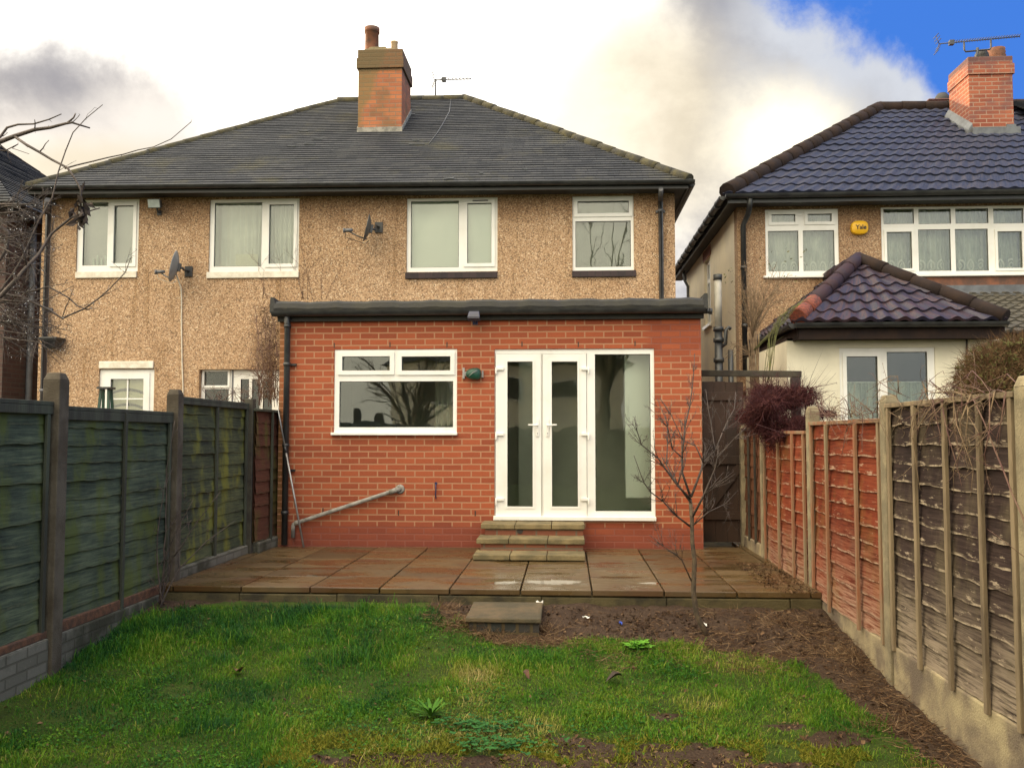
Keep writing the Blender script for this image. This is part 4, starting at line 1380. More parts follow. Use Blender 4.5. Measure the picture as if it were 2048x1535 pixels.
hq = P(872, 967, Y=YW)
b = MB()
b.tube([(hq.x, YW - .002, hq.z), (hq.x, YW - .03, hq.z - .005), (hq.x + .004, YW - .03, hq.z - .06), (hq.x - .003, YW - .025, hq.z - .12), (hq.x + .004, YW - .02, hq.z - .175)], .008, n=6)
b.tube([(hq.x, YW - .006, hq.z + .006), (hq.x, YW - .001, hq.z + .006)], .018, n=8)
tag(b.build("hanging_cable", M["blue_cable"]), "short dark blue cable end hanging from a hole in the brick wall", "cable")

gb = thing("covered_box", P(947, 748, Y=YW), "dark green wrapped box with pale bracket between the window and french doors", "wall box")
b = MB()
q = P(948, 748, Y=YW)
g = []
for i in range(9):
    th = math.pi * i / 8
    row = []
    for j in range(17):
        ph = math.pi * 2 * j / 16
        sx = abs(math.sin(th)) ** .7
        cxx = math.copysign(abs(math.cos(ph)) ** .75, math.cos(ph))
        szz = math.copysign(abs(math.sin(ph)) ** .75, math.sin(ph))
        row.append((q.x + .092 * sx * cxx, YW - .055 - .055 * math.cos(th), q.z + (.07 + .012 * cxx) * sx * szz))
    g.append(row)
b.grid(g)
b.build("cover", M["green_cover"], gb)
b = MB()
b.box(q.x - .135, q.x - .11, YW - .03, YW - .001, q.z - .055, q.z + .075)
b.box(q.x - .11, q.x - .06, YW - .012, YW - .001, q.z - .02, q.z + .03)
b.box(q.x + .095, q.x + .115, YW - .03, YW - .001, q.z - .04, q.z + .04)
b.build("bracket", M["galvanised"], gb)
b = MB()
b.tube([(q.x - .05, YW - .108, q.z - .03), (q.x, YW - .113, q.z + .01), (q.x + .05, YW - .106, q.z + .035)], .004, n=6)
b.build("strap", M["galvanised"], gb)

def floodlight(px, py, Y, wd, ht, label, tilt, case, glass):
    q = P(px, py, Y=Y - .15)
    r = thing("floodlight", q, label, "floodlight")
    b = MB()
    ax, ay = Vector((1, 0, 0)), Vector((0, -math.cos(tilt), -math.sin(tilt)))
    az = Vector((0, -math.sin(tilt), math.cos(tilt)))
    c_ = Vector(q)
    f = [c_ + ax * s * wd / 2 + ay * .05 + az * t * ht / 2 for t in (-1, 1) for s in (-1, 1)]
    k = [c_ + ax * s * wd / 2.5 - ay * .05 + az * t * ht / 2.6 for t in (-1, 1) for s in (-1, 1)]
    b.hexa([f[0], f[1], k[1], k[0], f[2], f[3], k[3], k[2]])
    b.build("lamp_case", case, r, bevel=.008)
    b = MB()
    f = [c_ + ax * s * wd / 2.25 + ay * .0515 + az * t * ht / 2.4 for t in (-1, 1) for s in (-1, 1)]
    g2 = [p + ay * .008 for p in f]
    b.hexa([g2[0], g2[1], f[1], f[0], g2[2], g2[3], f[3], f[2]])
    b.build("lamp_glass", glass, r)
    b = MB()
    b.tube([c_ - ay * .03 - az * ht * .3, c_ + Vector((0, .08, -ht * .8)), (c_.x, Y - .005, c_.z - ht * .75)], .014, n=8)
    b.box(c_.x - .03, c_.x + .03, Y - .03, Y - .001, c_.z - ht * .75 - .04, c_.z - ht * .75 + .03)
    b.build("bracket", case, r)
    return r

floodlight(311, 407, YM, .20, .14, "silver fronted floodlight under the eaves beside the top left window", .25, M["lamp_case"], M["lamp_glass"])
floodlight(948, 631, YW - .06, .15, .07, "small dark blue floodlight under the flat roof edge of the brick extension", 1.0, M["blue_case"], M["blue_case"])

# steps up to the french doors
st = thing("garden_steps", (P(1060, 1100, Y=10).x, 10.0, 0), "three mossy concrete slab steps on brick risers below the french doors", "steps")
tops = [(.315, 10.07, 961, 1170, 1050), (.19, 9.72, 952, 1170, 1080), (.065, 9.36, 945, 1171, 1112)]
for i, (zt_, yfr, xa, xb, py) in enumerate(tops):
    xl, xr = P(xa, py, Y=yfr).x, P(xb, py, Y=yfr).x
    n = 3
    cut = sorted([xl + (xr - xl) * f for f in ((.33, .68) if i == 0 else (.30, .66) if i == 1 else (.33, .66))])
    ed = [xl] + cut + [xr]
    b = MB()
    for a_, c_ in zip(ed, ed[1:]):
        d1, d2 = (rng.random() - .5) * .01, (rng.random() - .5) * .012
        b.hexa([(a_ + .003, yfr + d2, zt_ - .055), (c_ - .003, yfr + d2, zt_ - .055), (c_ - .003, min(yfr + .45, YW - .01), zt_ - .055), (a_ + .003, min(yfr + .45, YW - .01), zt_ - .055),
                (a_ + .003, yfr + d2 + .006, zt_ + d1), (c_ - .003, yfr + d2 + .006, zt_ - d1), (c_ - .003, min(yfr + .45, YW - .01), zt_), (a_ + .003, min(yfr + .45, YW - .01), zt_)])
    b.build("tread", M["slab_concrete"], st, bevel=.008)
    if i < 2:
        b = MB()
        b.box(xl + .05, xr - .02, yfr + .03, YW - .011, .0 if i == 1 else .19 - .05, zt_ - .057)
        b.build("riser", M["riser_brick"], st)
b = MB()
b.tube([(P(1040, 1064, Y=10.1).x, 10.099, .24), (P(1040, 1064, Y=10.1).x, 10.09, .24)], .035, n=10)
b.build("riser_hole", M["ink"], st)

# stepping slab on bricks at the lawn
ss = thing("step_block", (P(1007, 1240, Y=7.2).x, 7.2, -.2), "low stepping slab on blue bricks between lawn and patio edge", "step")
xl, xr = P(930, 1242, Y=6.94).x, P(1083, 1242, Y=6.94).x
b = MB()
zt_, zb_, zk_ = P(1007, 1235, Y=6.94).z, P(1007, 1245, Y=6.94).z, P(1007, 1202, Y=7.54).z
b.hexa([(xl, 6.94, zb_), (xr, 6.94, zb_ - .003), (xr, 7.54, zk_ - .04), (xl, 7.54, zk_ - .04), (xl + .004, 6.945, zt_), (xr - .004, 6.945, zt_ - .004), (xr - .004, 7.53, zk_), (xl + .004, 7.53, zk_ - .002)])
b.build("tread", M["step_slab"], ss, bevel=.01)
b = MB()
b.box(xl + .03, xr - .02, 6.965, 7.5, -.42, zb_ - .006)
b.build("riser", M["blue_brick"], ss)

# ================================================================== satellite dishes
def dish(px, py, label, mat, sc, face, lx, ly, mx, my):
    """dish seen edge on: face = -1 the bowl opens to the left"""
    c_ = P(px, py, Y=YM - .32)
    r = thing("satellite_dish", c_, label, "satellite dish", "satellite dishes on the pebbledash wall")
    ax = Vector((-1, -.28, .22)).normalized()
    s = ax.cross(Vector((0, 0, 1))).normalized()
    t = s.cross(ax).normalized()
    g = []
    for k in range(9):
        rr = k / 8
        g.append([c_ + ax * (.09 * rr * rr - .045) * sc + s * (rr * .26 * sc * math.cos(a_)) + t * (rr * .30 * sc * math.sin(a_)) for a_ in np.linspace(0, 2 * math.pi, 25)])
    b = MB()
    b.grid(g)
    b.grid([[p - ax * .008 for p in row] for row in reversed(g)])
    b.grid([g[-1], [p - ax * .008 for p in g[-1]]])
    b.build("reflector", mat, r)
    l = P(lx, ly, Y=YM - .42)
    bot = c_ - t * .24 * sc
    b = MB()
    b.tube([bot - ax * .02, bot.lerp(l, .5) - Vector((0, 0, .012)), l], .010, n=8)
    b.build("feed_arm", mat, r)
    b = MB()
    b.tube([l - ax * .0 + Vector((-.05, 0, .01)), l + Vector((.06, 0, .015))], [.03, .024], n=10)
    b.tube([l + Vector((-.075, 0, .01)), l + Vector((-.05, 0, .01))], [.038, .034], n=10)
    b.build("feed_horn", M["grey_pipe"], r)
    m_ = P(mx, my, Y=YM)
    b = MB()
    b.tube([c_ - ax * .04, c_ - ax * .10, (m_.x - .02, YM - .14, m_.z), (m_.x, YM - .02, m_.z)], .018, n=8)
    b.box(m_.x - .06, m_.x + .06, YM - .022, YM - .001, m_.z - .08, m_.z + .08)
    b.bar(c_ - ax * .05 - t * .06, c_ - ax * .05 + t * .06, .06, .05)
    b.build("wall_mount", M["lamp_case"], r)
    b = MB()
    b.tube([l + Vector((-.05, .0, -.02)), l + Vector((-.05, .03, -.08)), l + Vector((.03, .05, -.11)), bot + Vector((-.02, .04, -.06)), bot + Vector((.03, .06, -.02))], .005, n=5)
    b.build("lead_wire", M["white_cable"] if px < 500 else M["black_plastic"], r)
    return r

dish(351, 533, "grey satellite dish with a white cable running down the wall", M["dish_grey"], .80, -1, 321, 545, 378, 543)
dish(736, 456, "dark satellite dish near the top middle window, left of it", M["dish_dark"], .70, -1, 697, 462, 758, 455)
b = MB()
pts = [P(x, y, Y=YM - .02) for x, y in ((361, 538), (362, 575), (363, 590), (363, 660), (364, 720), (366, 775), (366, 860))]
b.tube([(p.x, YM - .02 - (.25 if i == 0 else .0), p.z) for i, p in enumerate(pts)], .011, n=6)
tag(b.build("dish_cable", M["white_cable"]), "white cable hanging down the pebbledash wall from the grey dish", "cable")

# ================================================================== TV aerials
def aerial(name_label, p_base, p_mast, p0, p1, n_el, el, refl, mat, cradle=None):
    r = thing("tv_aerial", p_base, name_label, "aerial")
    p0, p1 = Vector(p0), Vector(p1)
    b = MB()
    b.tube([p0, p1], .010, n=6)
    dd = (p1 - p0).normalized() * .22
    b.box(p0.x + dd.x - .04, p0.x + dd.x + .04, p0.y + dd.y - .04, p0.y + dd.y + .04, p0.z + dd.z - .04, p0.z + dd.z + .04)
    b.build("boom", mat, r)
    b = MB()
    d = (p1 - p0).normalized()
    side = Vector((-d.y, d.x, 0)).normalized()
    upv = Vector((0, 0, 1))
    for k in range(n_el):
        c_ = p0.lerp(p1, .18 + .81 * k / (n_el - 1))
        b.tube([c_ - side * el + upv * .02, c_ + side * el + upv * .02], .006, n=4)
        b.tube([c_ - side * .02 - upv * .03, c_ + side * .02 + upv * .035], .005, n=4)
    b.build("director_rods", mat, r)
    b = MB()
    for s in (-1, 1):
        for k in range(3):
            o = upv * s * (.05 + .05 * k) + d * (-.01 - .02 * k)
            b.tube([p0 + o - side * refl, p0 + o + side * refl], .006, n=4)
        b.tube([p0, p0 + upv * s * .16 - d * .05], .007, n=4)
    b.build("reflector_rods", mat, r)
    b = MB()
    if cradle:
        c1, c2 = p0.lerp(p1, cradle[0]), p0.lerp(p1, cradle[1])
        low = Vector((0, 0, -cradle[2]))
        b.tube([c1, c1 + low * .8, c1 + low + (c2 - c1) * .05, c2 + low - (c2 - c1) * .05, c2 + low * .8, c2], .016, n=6)
        mm = (c1 + c2) / 2 + low
        b.tube([mm + upv * .05, p_base], .025, n=6)
    else:
        b.tube([p_mast, p_base], .016, n=6)
    b.build("mast", mat, r)
    return r

ya = 17.0
pb = P(871, 196, Y=ya); pm = P(871, 158, Y=ya)
aerial("small TV aerial on a short mast behind the slate roof ridge", (pb.x, ya, pb.z), pm, P(869, 160, Y=ya), P(942, 158, Y=ya + .5), 9, .10, .12, M["aerial_metal"])

# ================================================================== LEFT NEIGHBOUR
YN = 13.6
NX = -9.0
nb = thing("neighbour_house", (-12.5, YN, 0), "dark brick house with slate roof at the left edge, behind the bare tree branches", "house")
b = MB()
b.box(-40, NX, YN, 20.4, -.4, 4.95)  # wall and roof stretched out of view to block the low sun
b.build("wall", M["dark_brick"], nb)
zn = 5.0
A_, B_, C_ = Vector((-40.4, YN - .3, zn)), Vector((NX + .3, YN - .3, zn)), Vector((NX + .3, 20.7, zn))
rr = Vector((-12.3, 17.0, 7.72)); rl = Vector((-40.3, 17.0, 7.72))
b = MB()
roof_face(b, A_, B_, rr, rl, .12, .022)
roof_face(b, B_, C_, rr, rr, .12, .022)
b.poly([C_, (-40.4, 20.7, zn), rl, rr])
rn = b.build("roof", M["slate"], nb)
b = MB()
ridge_tiles(b, C_, rr, .05, lift=-.02)
b.build("ridge_tiles", M["ridge_brown"], rn)
b = MB()
gutter(b, (NX + .33, 20.6, zn - .01), (NX + .33, YN - .3, zn - .01), .055)
b.box(NX + .24, NX + .27, YN - .27, 20.5, zn - .16, zn - .03)
b.build("gutter", M["black_plastic"], nb)
b = MB()
q = P(60, 700, X=NX + .06)
b.tube([(NX + .06, q.y, zn - .15), (NX + .06, q.y, 0)], .05, n=8)
q = P(77, 700, X=NX + .06)
b.tube([(NX + .06, q.y, P(77, 470, X=NX + .06).z), (NX + .06, q.y, P(77, 590, X=NX + .06).z)], .03, n=8)
b.build("downpipe", M["lead"], nb)

# ================================================================== RIGHT HOUSE
YR = 13.8
RX = P(1476, 560, Y=YR).x
rh = thing("neighbour_house", (5.0, YR, 0), "pebbledash house with blue-black tiled roof and net curtains, right of the brick extension", "house")
RW1 = R(1531, 418, 1678, 551, YR)
RW2 = R(1763, 412, 2064, 548, YR)
XE = 10.2
b = MB()
b.plate(RX, XE, 2.0, 4.98, YR, YR + .25, [RW1, RW2])
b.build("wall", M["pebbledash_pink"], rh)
b = MB()
sw = [P(1409, 580, X=RX).y, P(1421, 580, X=RX).y, P(1415, 650, X=RX).z, P(1415, 517, X=RX).z]
y0w, y1w = sw[1], sw[0]
# side wall with one window opening
def side(ya, yb, za, zb):
    b.box(RX, RX + .24, ya, yb, za, zb)
b.box(RX, RX + .24, YR + .2505, y0w, -.4, 4.97)
b.box(RX, RX + .24, y0w + .0005, y1w, -.4, sw[2])
b.box(RX, RX + .24, y0w + .0005, y1w, sw[3], 4.97)
b.box(RX, RX + .24, y1w + .0005, 19.6, -.4, 4.97)
b.box(RX + .25, XE, 19.4, 19.6, -.4, 4.97)
b.box(XE, XE + .2, YR + .26, 19.6, -.4, 4.97)
b.build("side_wall", M["side_render"], rh)
b = MB()
fx0, fx1 = RX + .05, RX + .11
def ring(ya, yb, za, zb, t):
    b.box(fx0, fx1, ya, ya + t, za, zb); b.box(fx0, fx1, yb - t, yb, za, zb)
    b.box(fx0, fx1, ya + t, yb - t, za, za + t); b.box(fx0, fx1, ya + t, yb - t, zb - t, zb)
ring(y0w, y1w, sw[2], sw[3], .07)
ym = (y0w + y1w) / 2
b.box(fx0, fx1, ym - .04, ym + .04, sw[2] + .07, sw[3] - .07)
zm = sw[2] + .68 * (sw[3] - sw[2])
b.box(fx0 - .004, fx1, y0w + .07, ym - .04, zm - .04, zm + .04); b.box(fx0 - .004, fx1, ym + .04, y1w - .07, zm - .04, zm + .04)
b.box(RX - .04, RX + .05, y0w - .05, y1w + .05, sw[2] - .06, sw[2] - .001)
sww = b.build("side_window", M["pvc"], rh)
b = MB(); b.box(RX + .075, RX + .083, y0w + .05, y1w - .05, sw[2] + .05, sw[3] - .05); b.build("pane", M["glass"], sww)
b = MB(); b.box(RX - .012, RX - .0005, y0w - .1, y1w + .1, sw[3] + .001, sw[3] + .2); b.build("lintel", M["soldier_red"], sww)
b = MB()
b.box(RX + .3, XE - .05, YR + 1.3, YR + 1.35, 0, 4.95)
b.build("partition", M["dark_inside"], rh)

zE = 4.98
A_, B_ = Vector((P(1450, 392, Y=YR - .35).x, YR - .35, zE)), Vector((XE + .3, YR - .35, zE))
r0 = P(1757, 223, Y=17.5)
r0.z = 7.72
r1 = Vector((XE + .3, 17.5, 7.72))
b = MB()
roof_face(b, A_, B_, r1, r0, .345, .028, wave=(.20, .02), sub=.02)
E_ = Vector((A_.x, 21.0, zE))
roof_face(b, E_, A_, r0, r0, .345, .028, wave=(.20, .02), sub=.04)
b.poly([(XE + .3, 21.0, zE), E_, r0, r1])
rroof = b.build("roof", M["blue_tile"], rh)
b = MB()
ridge_tiles(b, r0, r1, .12, lift=.02)
ridge_tiles(b, A_ + (r0 - A_) * .01, r0, .13, lift=.02)
b.build("ridge_tiles", M["ridge_brown"], rroof)
# adjoining roof of the next house, farther right
b = MB()
roof_face(b, (P(2034, 300, Y=17).x, 15.6, 6.72), (XE + 1, 15.6, 6.72), (XE + 1, 17.55, 7.86), (P(2034, 300, Y=17).x, 17.55, 7.86), .10, .02)
b.build("adjoining_roof", M["slate"], rh)

def stack(px0, px1, pyt, pyb, Y, depth, zlo, bz0, bz1):
    x0, x1 = P(px0, pyt, Y=Y).x, P(px1, pyt, Y=Y).x
    zt_ = P((px0 + px1) / 2, pyt, Y=Y).z
    b = MB()
    za, zb = P((px0 + px1) / 2, bz0, Y=Y).z, P((px0 + px1) / 2, bz1, Y=Y).z
    b.box(x0, x1, Y, Y + depth, zlo, za)
    b.box(x0 - .02, x1 + .03, Y - .025, Y + depth + .02, za + .001, zb)
    b.box(x0 - .005, x1 + .005, Y - .012, Y + depth, zb + .001, zt_)
    return b.build("chimney", M["neighbour_brick"], rroof, bevel=.008), x0, x1, zt_

_n = (B_ - A_).cross(r0 - A_)
_d = P(1980, 264, Y=10) - CAM
YC2 = (CAM + _d * ((A_ - CAM).dot(_n) / _d.dot(_n))).y
c2, x0, x1, zt_ = stack(1936, 2024, 113, 263, YC2, .82, 6.2, 149, 128)
def cowl(px, py, Y, r, parent):
    q = P(px, py, Y=Y)
    b = MB()
    b.lathe((q.x, Y, q.z - .12), [(r * 1.02, 0), (r * 1.05, .06), (r * .95, .12), (r * .6, .18), (.01, .2)], n=16)
    b.build("cowl", M["black_cowl"], parent)
cowl(1963, 108, YC2 + .28, .12, c2)
b = MB()
q = P(1992, 118, Y=YC2 + .5)
b.lathe((q.x, YC2 + .5, q.z - .06), [(.155, 0), (.16, .06), (.15, .07), (.17, .1), (.15, .13), (.165, .17), (.15, .2), (.16, .235), (.12, .24), (.11, .1)], n=18)
b.build("chimney_pot", M["clay_pot"], c2)
b = MB()
zf = P(1980, 263, Y=YC2).z
s2 = (r0.z - A_.z) / (r0.y - A_.y)
b.box(x0 - .02, x1 + .03, YC2 - .16, YC2 - .001, zf - .1, zf + .03)
b.box(x1 - .14, x1 + .02, YC2 - .03, YC2 - .0015, zf + .031, zf + .12)
b.hexa([(x0 - .10, YC2 - .1, zf - .1), (x0 - .001, YC2 - .1, zf - .1), (x0 - .001, YC2 + .85, zf + s2 * .85 - .1), (x0 - .10, YC2 + .85, zf + s2 * .85 - .1),
        (x0 - .08, YC2 - .1, zf + .0), (x0 - .001, YC2 - .1, zf + .12), (x0 - .001, YC2 + .85, zf + s2 * .9 + .12), (x0 - .08, YC2 + .85, zf + s2 * .85 + .02)])
b.build("flashing", M["lead"], c2)
c3, x0b, x1b, zt3 = stack(1858, 1915, 197, 222, 18.6, .9, 6.6, 200, 198)
cowl(1884, 193, 18.75, .14, c3)
q = P(1952, 108, Y=YC2 + .1)
aerial("long TV aerial on a cradle bracket above the right-hand brick chimney", (q.x, YC2 + .1, zt_ - .05), None, P(1878, 88, Y=YC2 + .1), P(2040, 73, Y=YC2 + .1), 26, .06, .12, M["aerial_metal"], cradle=(.31, .64, .19))

# eaves
b = MB()
b.box(A_.x + .07, XE + .3, A_.y + .05, YR - .002, zE - .115, zE - .075)
b.box(A_.x + .07, RX - .002, YR - .001, 20.4, zE - .115, zE - .075)
b.build("soffit", M["dark_soffit"], rh)
b = MB()
b.box(A_.x + .05, XE + .3, A_.y + .025, A_.y + .048, zE - .135, zE - .01)
b.box(A_.x + .045, A_.x + .068, A_.y + .05, 20.4, zE - .135, zE - .01)
b.build("fascia", M["black_plastic"], rh)
b = MB()
gutter(b, (A_.x, A_.y - .03, zE - .02), (XE + .3, A_.y - .03, zE - .02), .06)
gutter(b, (A_.x - .02, 20.4, zE - .02), (A_.x - .02, A_.y + .05, zE - .02), .06)
gt = b.build("gutter", M["black_plastic"], rh)
for k in range(11):
    yy_ = A_.y + .5 + k * .58
    b = MB()
    b.tube([(A_.x - .02, yy_ - .04, zE - .035), (A_.x - .02, yy_ + .04, zE - .035)], .066, n=10)
    b.build("gutter_bracket", M["black_plastic"], gt)
px_ = P(1487, 500, Y=YR - .07).x
pk = P(1496, 400, Y=YR - .2).x
b = MB()
b.tube([(pk, YR - .36, zE - .07), (pk, YR - .3, zE - .2), (pk, YR - .2, zE - .27), (px_, YR - .07, zE - .42), (px_, YR - .07, 2.3)], .042, n=10)
for z in (3.9, 3.0):
    b.tube([(px_, YR - .07, z - .025), (px_, YR - .07, z + .025)], .05, n=10)
b.build("downpipe", M["black_plastic"], rh)
# rear corner: rainwater pipe at the far end of the side eaves
b = MB()
q1, q2, q3 = P(1366, 540, Y=19.2), P(1390, 548, Y=19.3), P(1391, 600, Y=19.3)
b.tube([(q1.x, 19.2, q1.z), ((q1.x + q2.x) / 2, 19.25, q1.z + .04), (q2.x, 19.3, q2.z), (q3.x, 19.3, 1.0)], .07, n=10)
q = P(1370, 562, Y=19.2)
b.tube([(q1.x, 19.15, q1.z - .05), (q1.x + .03, 19.15, q.z), (q1.x + .1, 19.2, q.z - .12), (q1.x + .12, 19.25, 1.0)], .03, n=8)
b.build("rear_downpipe", M["lead"], rh)

w1 = window(rh, RW1, YR, pane_px([(1543, 428, 1591, 444, 0.045), (1615, 427, 1664, 443, 0.045), (1537, 461, 1598, 542, 0), (1607, 460, 1670, 541, 0)], YR), recess=.02, sill=sill_px(1526, 1681, 551.5, 556, YR, M["pvc"], .06))
curtain(w1, RW1[0] - .02, RW1[1] + .02, RW1[2] + .02, RW1[3], YR + .2, M["lace"], .008, 14, "net_curtain")
w2 = window(rh, RW2, YR, pane_px([(1768, 417, 1829, 447, 0), (1838, 417, 1903, 447, 0), (1912, 416, 1978, 446, 0), (1988, 416, 2048, 446, 0),
                                  (1774, 463, 1825, 537, 0.035), (1838, 458, 1903, 541, 0), (1912, 457, 1978, 541, 0), (1996, 462, 2046, 536, 0.035)], YR), recess=.02, sill=sill_px(1758, 2068, 548.5, 553, YR, M["pvc"], .06))
curtain(w2, RW2[0] - .02, RW2[1] + .02, RW2[2] + .03, RW2[3], YR + .2, M["lace"], .022, 26, "net_curtain")
b = MB()
q = R(1800, 554, 2100, 571, YR)
b.box(q[0], XE, YR - .012, YR - .0005, q[2], q[3])
b.build("render_band", M["clay_pot"], rh)

# alarm box
q = P(1719.5, 455, Y=YR - .05)
ab = thing("alarm_box", q, "yellow rounded alarm box with dark lettering between the two upstairs windows", "alarm box")
b = MB()
g = []
for k, (s, yo) in enumerate(((1.0, 0), (1.0, .05), (.97, .065), (.88, .075), (.0, .078))):
    row = []
    for a_ in np.linspace(0, 2 * math.pi, 33):
        cc, sn = math.cos(a_), math.sin(a_)
        row.append((q.x + s * .128 * math.copysign(abs(cc) ** .72, cc), YR - .001 - yo, q.z + s * .107 * math.copysign(abs(sn) ** .72, sn)))
    g.append(row)
b.grid(g)
b.build("cover", M["yellow_case"], ab)
cu = bpy.data.curves.new("lettering", 'FONT')
cu.body = "Yale"
cu.size = .092
cu.align_x, cu.align_y = 'CENTER', 'CENTER'
cu.extrude = .002
cu.offset = .0022
tmp = bpy.data.objects.new("lettering_source", cu)
COL.objects.link(tmp)
bpy.context.view_layer.update()
me = bpy.data.meshes.new_from_object(tmp.evaluated_get(bpy.context.evaluated_depsgraph_get()))
bpy.data.objects.remove(tmp)
lt = bpy.data.objects.new("lettering", me)
COL.objects.link(lt)
me.materials.clear()
me.materials.append(M["ink"])
lt.parent = ab
lt.location = (.012, -.0305, .0)
lt.rotation_euler = (math.radians(90), 0, 0)

# soil pipe: black below, pale grey above, with a cap
sp_ = P(1432, 700, Y=12.9)
soil = thing("soil_pipe", (sp_.x, 12.9, 0), "tall soil pipe, grey above and black below, beside the white side wall", "pipe")
zm, zt_ = P(1434, 658, Y=12.9).z, P(1437, 549, Y=12.9).z
xa = P(1436, 600, Y=12.9).x
b = MB(); b.tube([(xa, 12.9, zm), (xa, 12.9, zt_ - .06)], .052, n=12); b.build("upper_pipe", M["soil_pipe_grey"], soil)
b = MB(); b.tube([(xa, 12.9, -.2), (xa, 12.9, zm + .02)], .058, n=12)
for z in (zm, zm - .16, zm - .45):
    b.tube([(xa, 12.9, z - .03), (xa, 12.9, z + .03)], .075, n=12)
b.tube([(xa, 12.9, zm - .28), (xa + .09, 12.86, zm - .22), (xa + .1, 12.86, zm - .02), (xa + .14, 12.86, zm + .02), (xa + .17, 12.86, zm - .01)], .028, n=8)
b.tube([(xa + .17, 12.9, -.2), (xa + .17, 12.9, zm - .3)], .04, n=8)
b.build("lower_pipe", M["black_plastic"], soil)
b = MB(); b.tube([(xa, 12.9, zt_ - .08), (xa, 12.9, zt_)], .063, n=12); b.build("cap", M["black_plastic"], soil)

# ------------------------------------------------------------------ rendered rear extension with a hipped tile roof
YX = 11.25
ex2 = thing("rendered_extension", (4.1, YX, 0), "white rendered extension with purple tiled hip roof in front of the right house", "extension")
XA = P(1574, 740, Y=YX).x
XB = P(2000, 740, Y=YX).x
VW = R(1680, 695, 1872, 860, YX)
zW = P(1750, 676, Y=YX).z
b = MB()
b.plate(XA, XB, -.4, zW, YX, YX + .2, [VW])
b.box(XA, XA + .2, YX + .2005, YR - .002, -.4, zW)
b.box(XB - .2, XB, YX + .2005, YR - .002, -.4, zW)
b.build("wall", M["render_white"], ex2)
w3 = window(ex2, VW, YX, pane_px([(1694, 712, 1757, 850, 0.045), (1776, 703, 1857, 850, 0)], YX), recess=.015, glass="glass_dark", gap=.008)
curtain(w3, VW[0], VW[1], VW[2], P(1770, 765, Y=YX + .16).z, YX + .16, M["lace"], .02, 16, "net_curtain")
b = MB()
zc = P(1770, 764, Y=YX + .14).z
b.tube([(VW[0], YX + .15, zc), (VW[1], YX + .15, zc)], .008, n=6)
b.build("curtain_rail", M["pvc"], w3)
b = MB()
b.box(XA + .21, XB - .21, YX + .9, YX + .95, -.3, zW)
b.build("partition", M["dark_inside"], ex2)
yE = 10.95
eA, eB = P(1592, 652, Y=yE), P(2012, 645, Y=yE)
zX = (eA.z + eB.z) / 2 + .04
eA = Vector((eA.x, yE, zX)); eB = Vector((eB.x, yE, zX))
ap = P(1717, 526, Y=12.4)
b = MB()
roof_face(b, eA, eB, ap, ap, .27, .03, wave=(.205, .034), sub=.02)
bk = Vector((ap.x, YR - .01, ap.z))
roof_face(b, (eA.x, YR - .01, zX), eA, ap, bk, .27, .03, wave=(.205, .034), sub=.02)
roof_face(b, eB, (eB.x, YR - .01, zX), bk, ap, .27, .03, wave=(.205, .034), sub=.04)
xr = b.build("roof", M["purple_tile"], ex2)
b = MB()
q = eA.lerp(ap, .265)
ridge_tiles(b, q, ap + Vector((0, 0, .02)), .095, lift=.04)
ridge_tiles(b, ap, bk, .10, lift=.05)
b.build("ridge_tiles", M["ridge_purple"], xr)
b = MB()
ridge_tiles(b, eB, ap + Vector((0, -.02, .01)), .088, lift=.04)
b.build("ridge_tiles", M["ridge_brown"], xr)
b = MB()
ridge_tiles(b, eA.lerp(ap, .02), eA.lerp(ap, .262), .105, lift=.045, seg=.25)
b.build("mortar_hip_end", M["ridge_terracotta"], xr)
b = MB()
gutter(b, (eA.x - .02, yE - .03, zX - .02), (eB.x, yE - .03, zX - .02), .06)
gutter(b, (eA.x - .03, YR - .02, zX - .02), (eA.x - .03, yE, zX - .02), .06)
b.build("gutter", M["black_plastic"], ex2)
b = MB()
b.box(eA.x + .04, eB.x, yE + .03, yE + .055, zX - .21, zX - .03)
b.box(eA.x + .03, eA.x + .055, yE + .056, YR - .02, zX - .21, zX - .03)
b.box(eA.x + .056, eB.x, yE + .056, YX - .002, zX - .20, zX - .16)
b.box(eA.x + .056, XA - .002, YX, YR - .02, zX - .20, zX - .16)
b.build("fascia", M["ridge_brown"], ex2)
b = MB()
q = P(1934, 700, Y=YX - .05)
b.tube([(q.x, YX - .06, zX - .15), (q.x, YX - .03, zX - .4), (q.x, YX - .03, 0)], .012, n=6)
b.build("stain_pipe", M["black_plastic"], ex2)
# lean-to roof behind, under the bedroom window
lt_ = thing("lean_to", (6.5, 12.6, 0), "brown tiled lean-to roof with grey lead flashing below the long bedroom window", "lean-to")
zl0, zl1 = P(2000, 665, Y=11.2).z, P(2000, 585, Y=YR - .05).z
b = MB()
roof_face(b, (ap.x + .1, 11.2, zl0), (XE, 11.2, zl0), (XE, YR - .03, zl1), (ap.x + .1, YR - .03, zl1), .20, .025, wave=(.16, .02), sub=.03)
b.build("roof", M["brown_tile"], lt_)
b = MB()
b.box(ap.x + .15, XE, YR - .05, YR - .015, zl1 - .02, zl1 + .12)
b.hexa([(ap.x + .15, YR - .22, zl1 - .1), (XE, YR - .22, zl1 - .1), (XE, YR - .05, zl1 - .04), (ap.x + .15, YR - .05, zl1 - .04),
        (ap.x + .15, YR - .22, zl1 - .045), (XE, YR - .22, zl1 - .045), (XE, YR - .05, zl1 + .03), (ap.x + .15, YR - .05, zl1 + .03)])
b.build("flashing", M["lead"], lt_)
b = MB()
b.box(XB + .01, XE, 11.4, 11.6, -.4, zl0 - .05)
b.build("wall", M["render_white"], lt_)

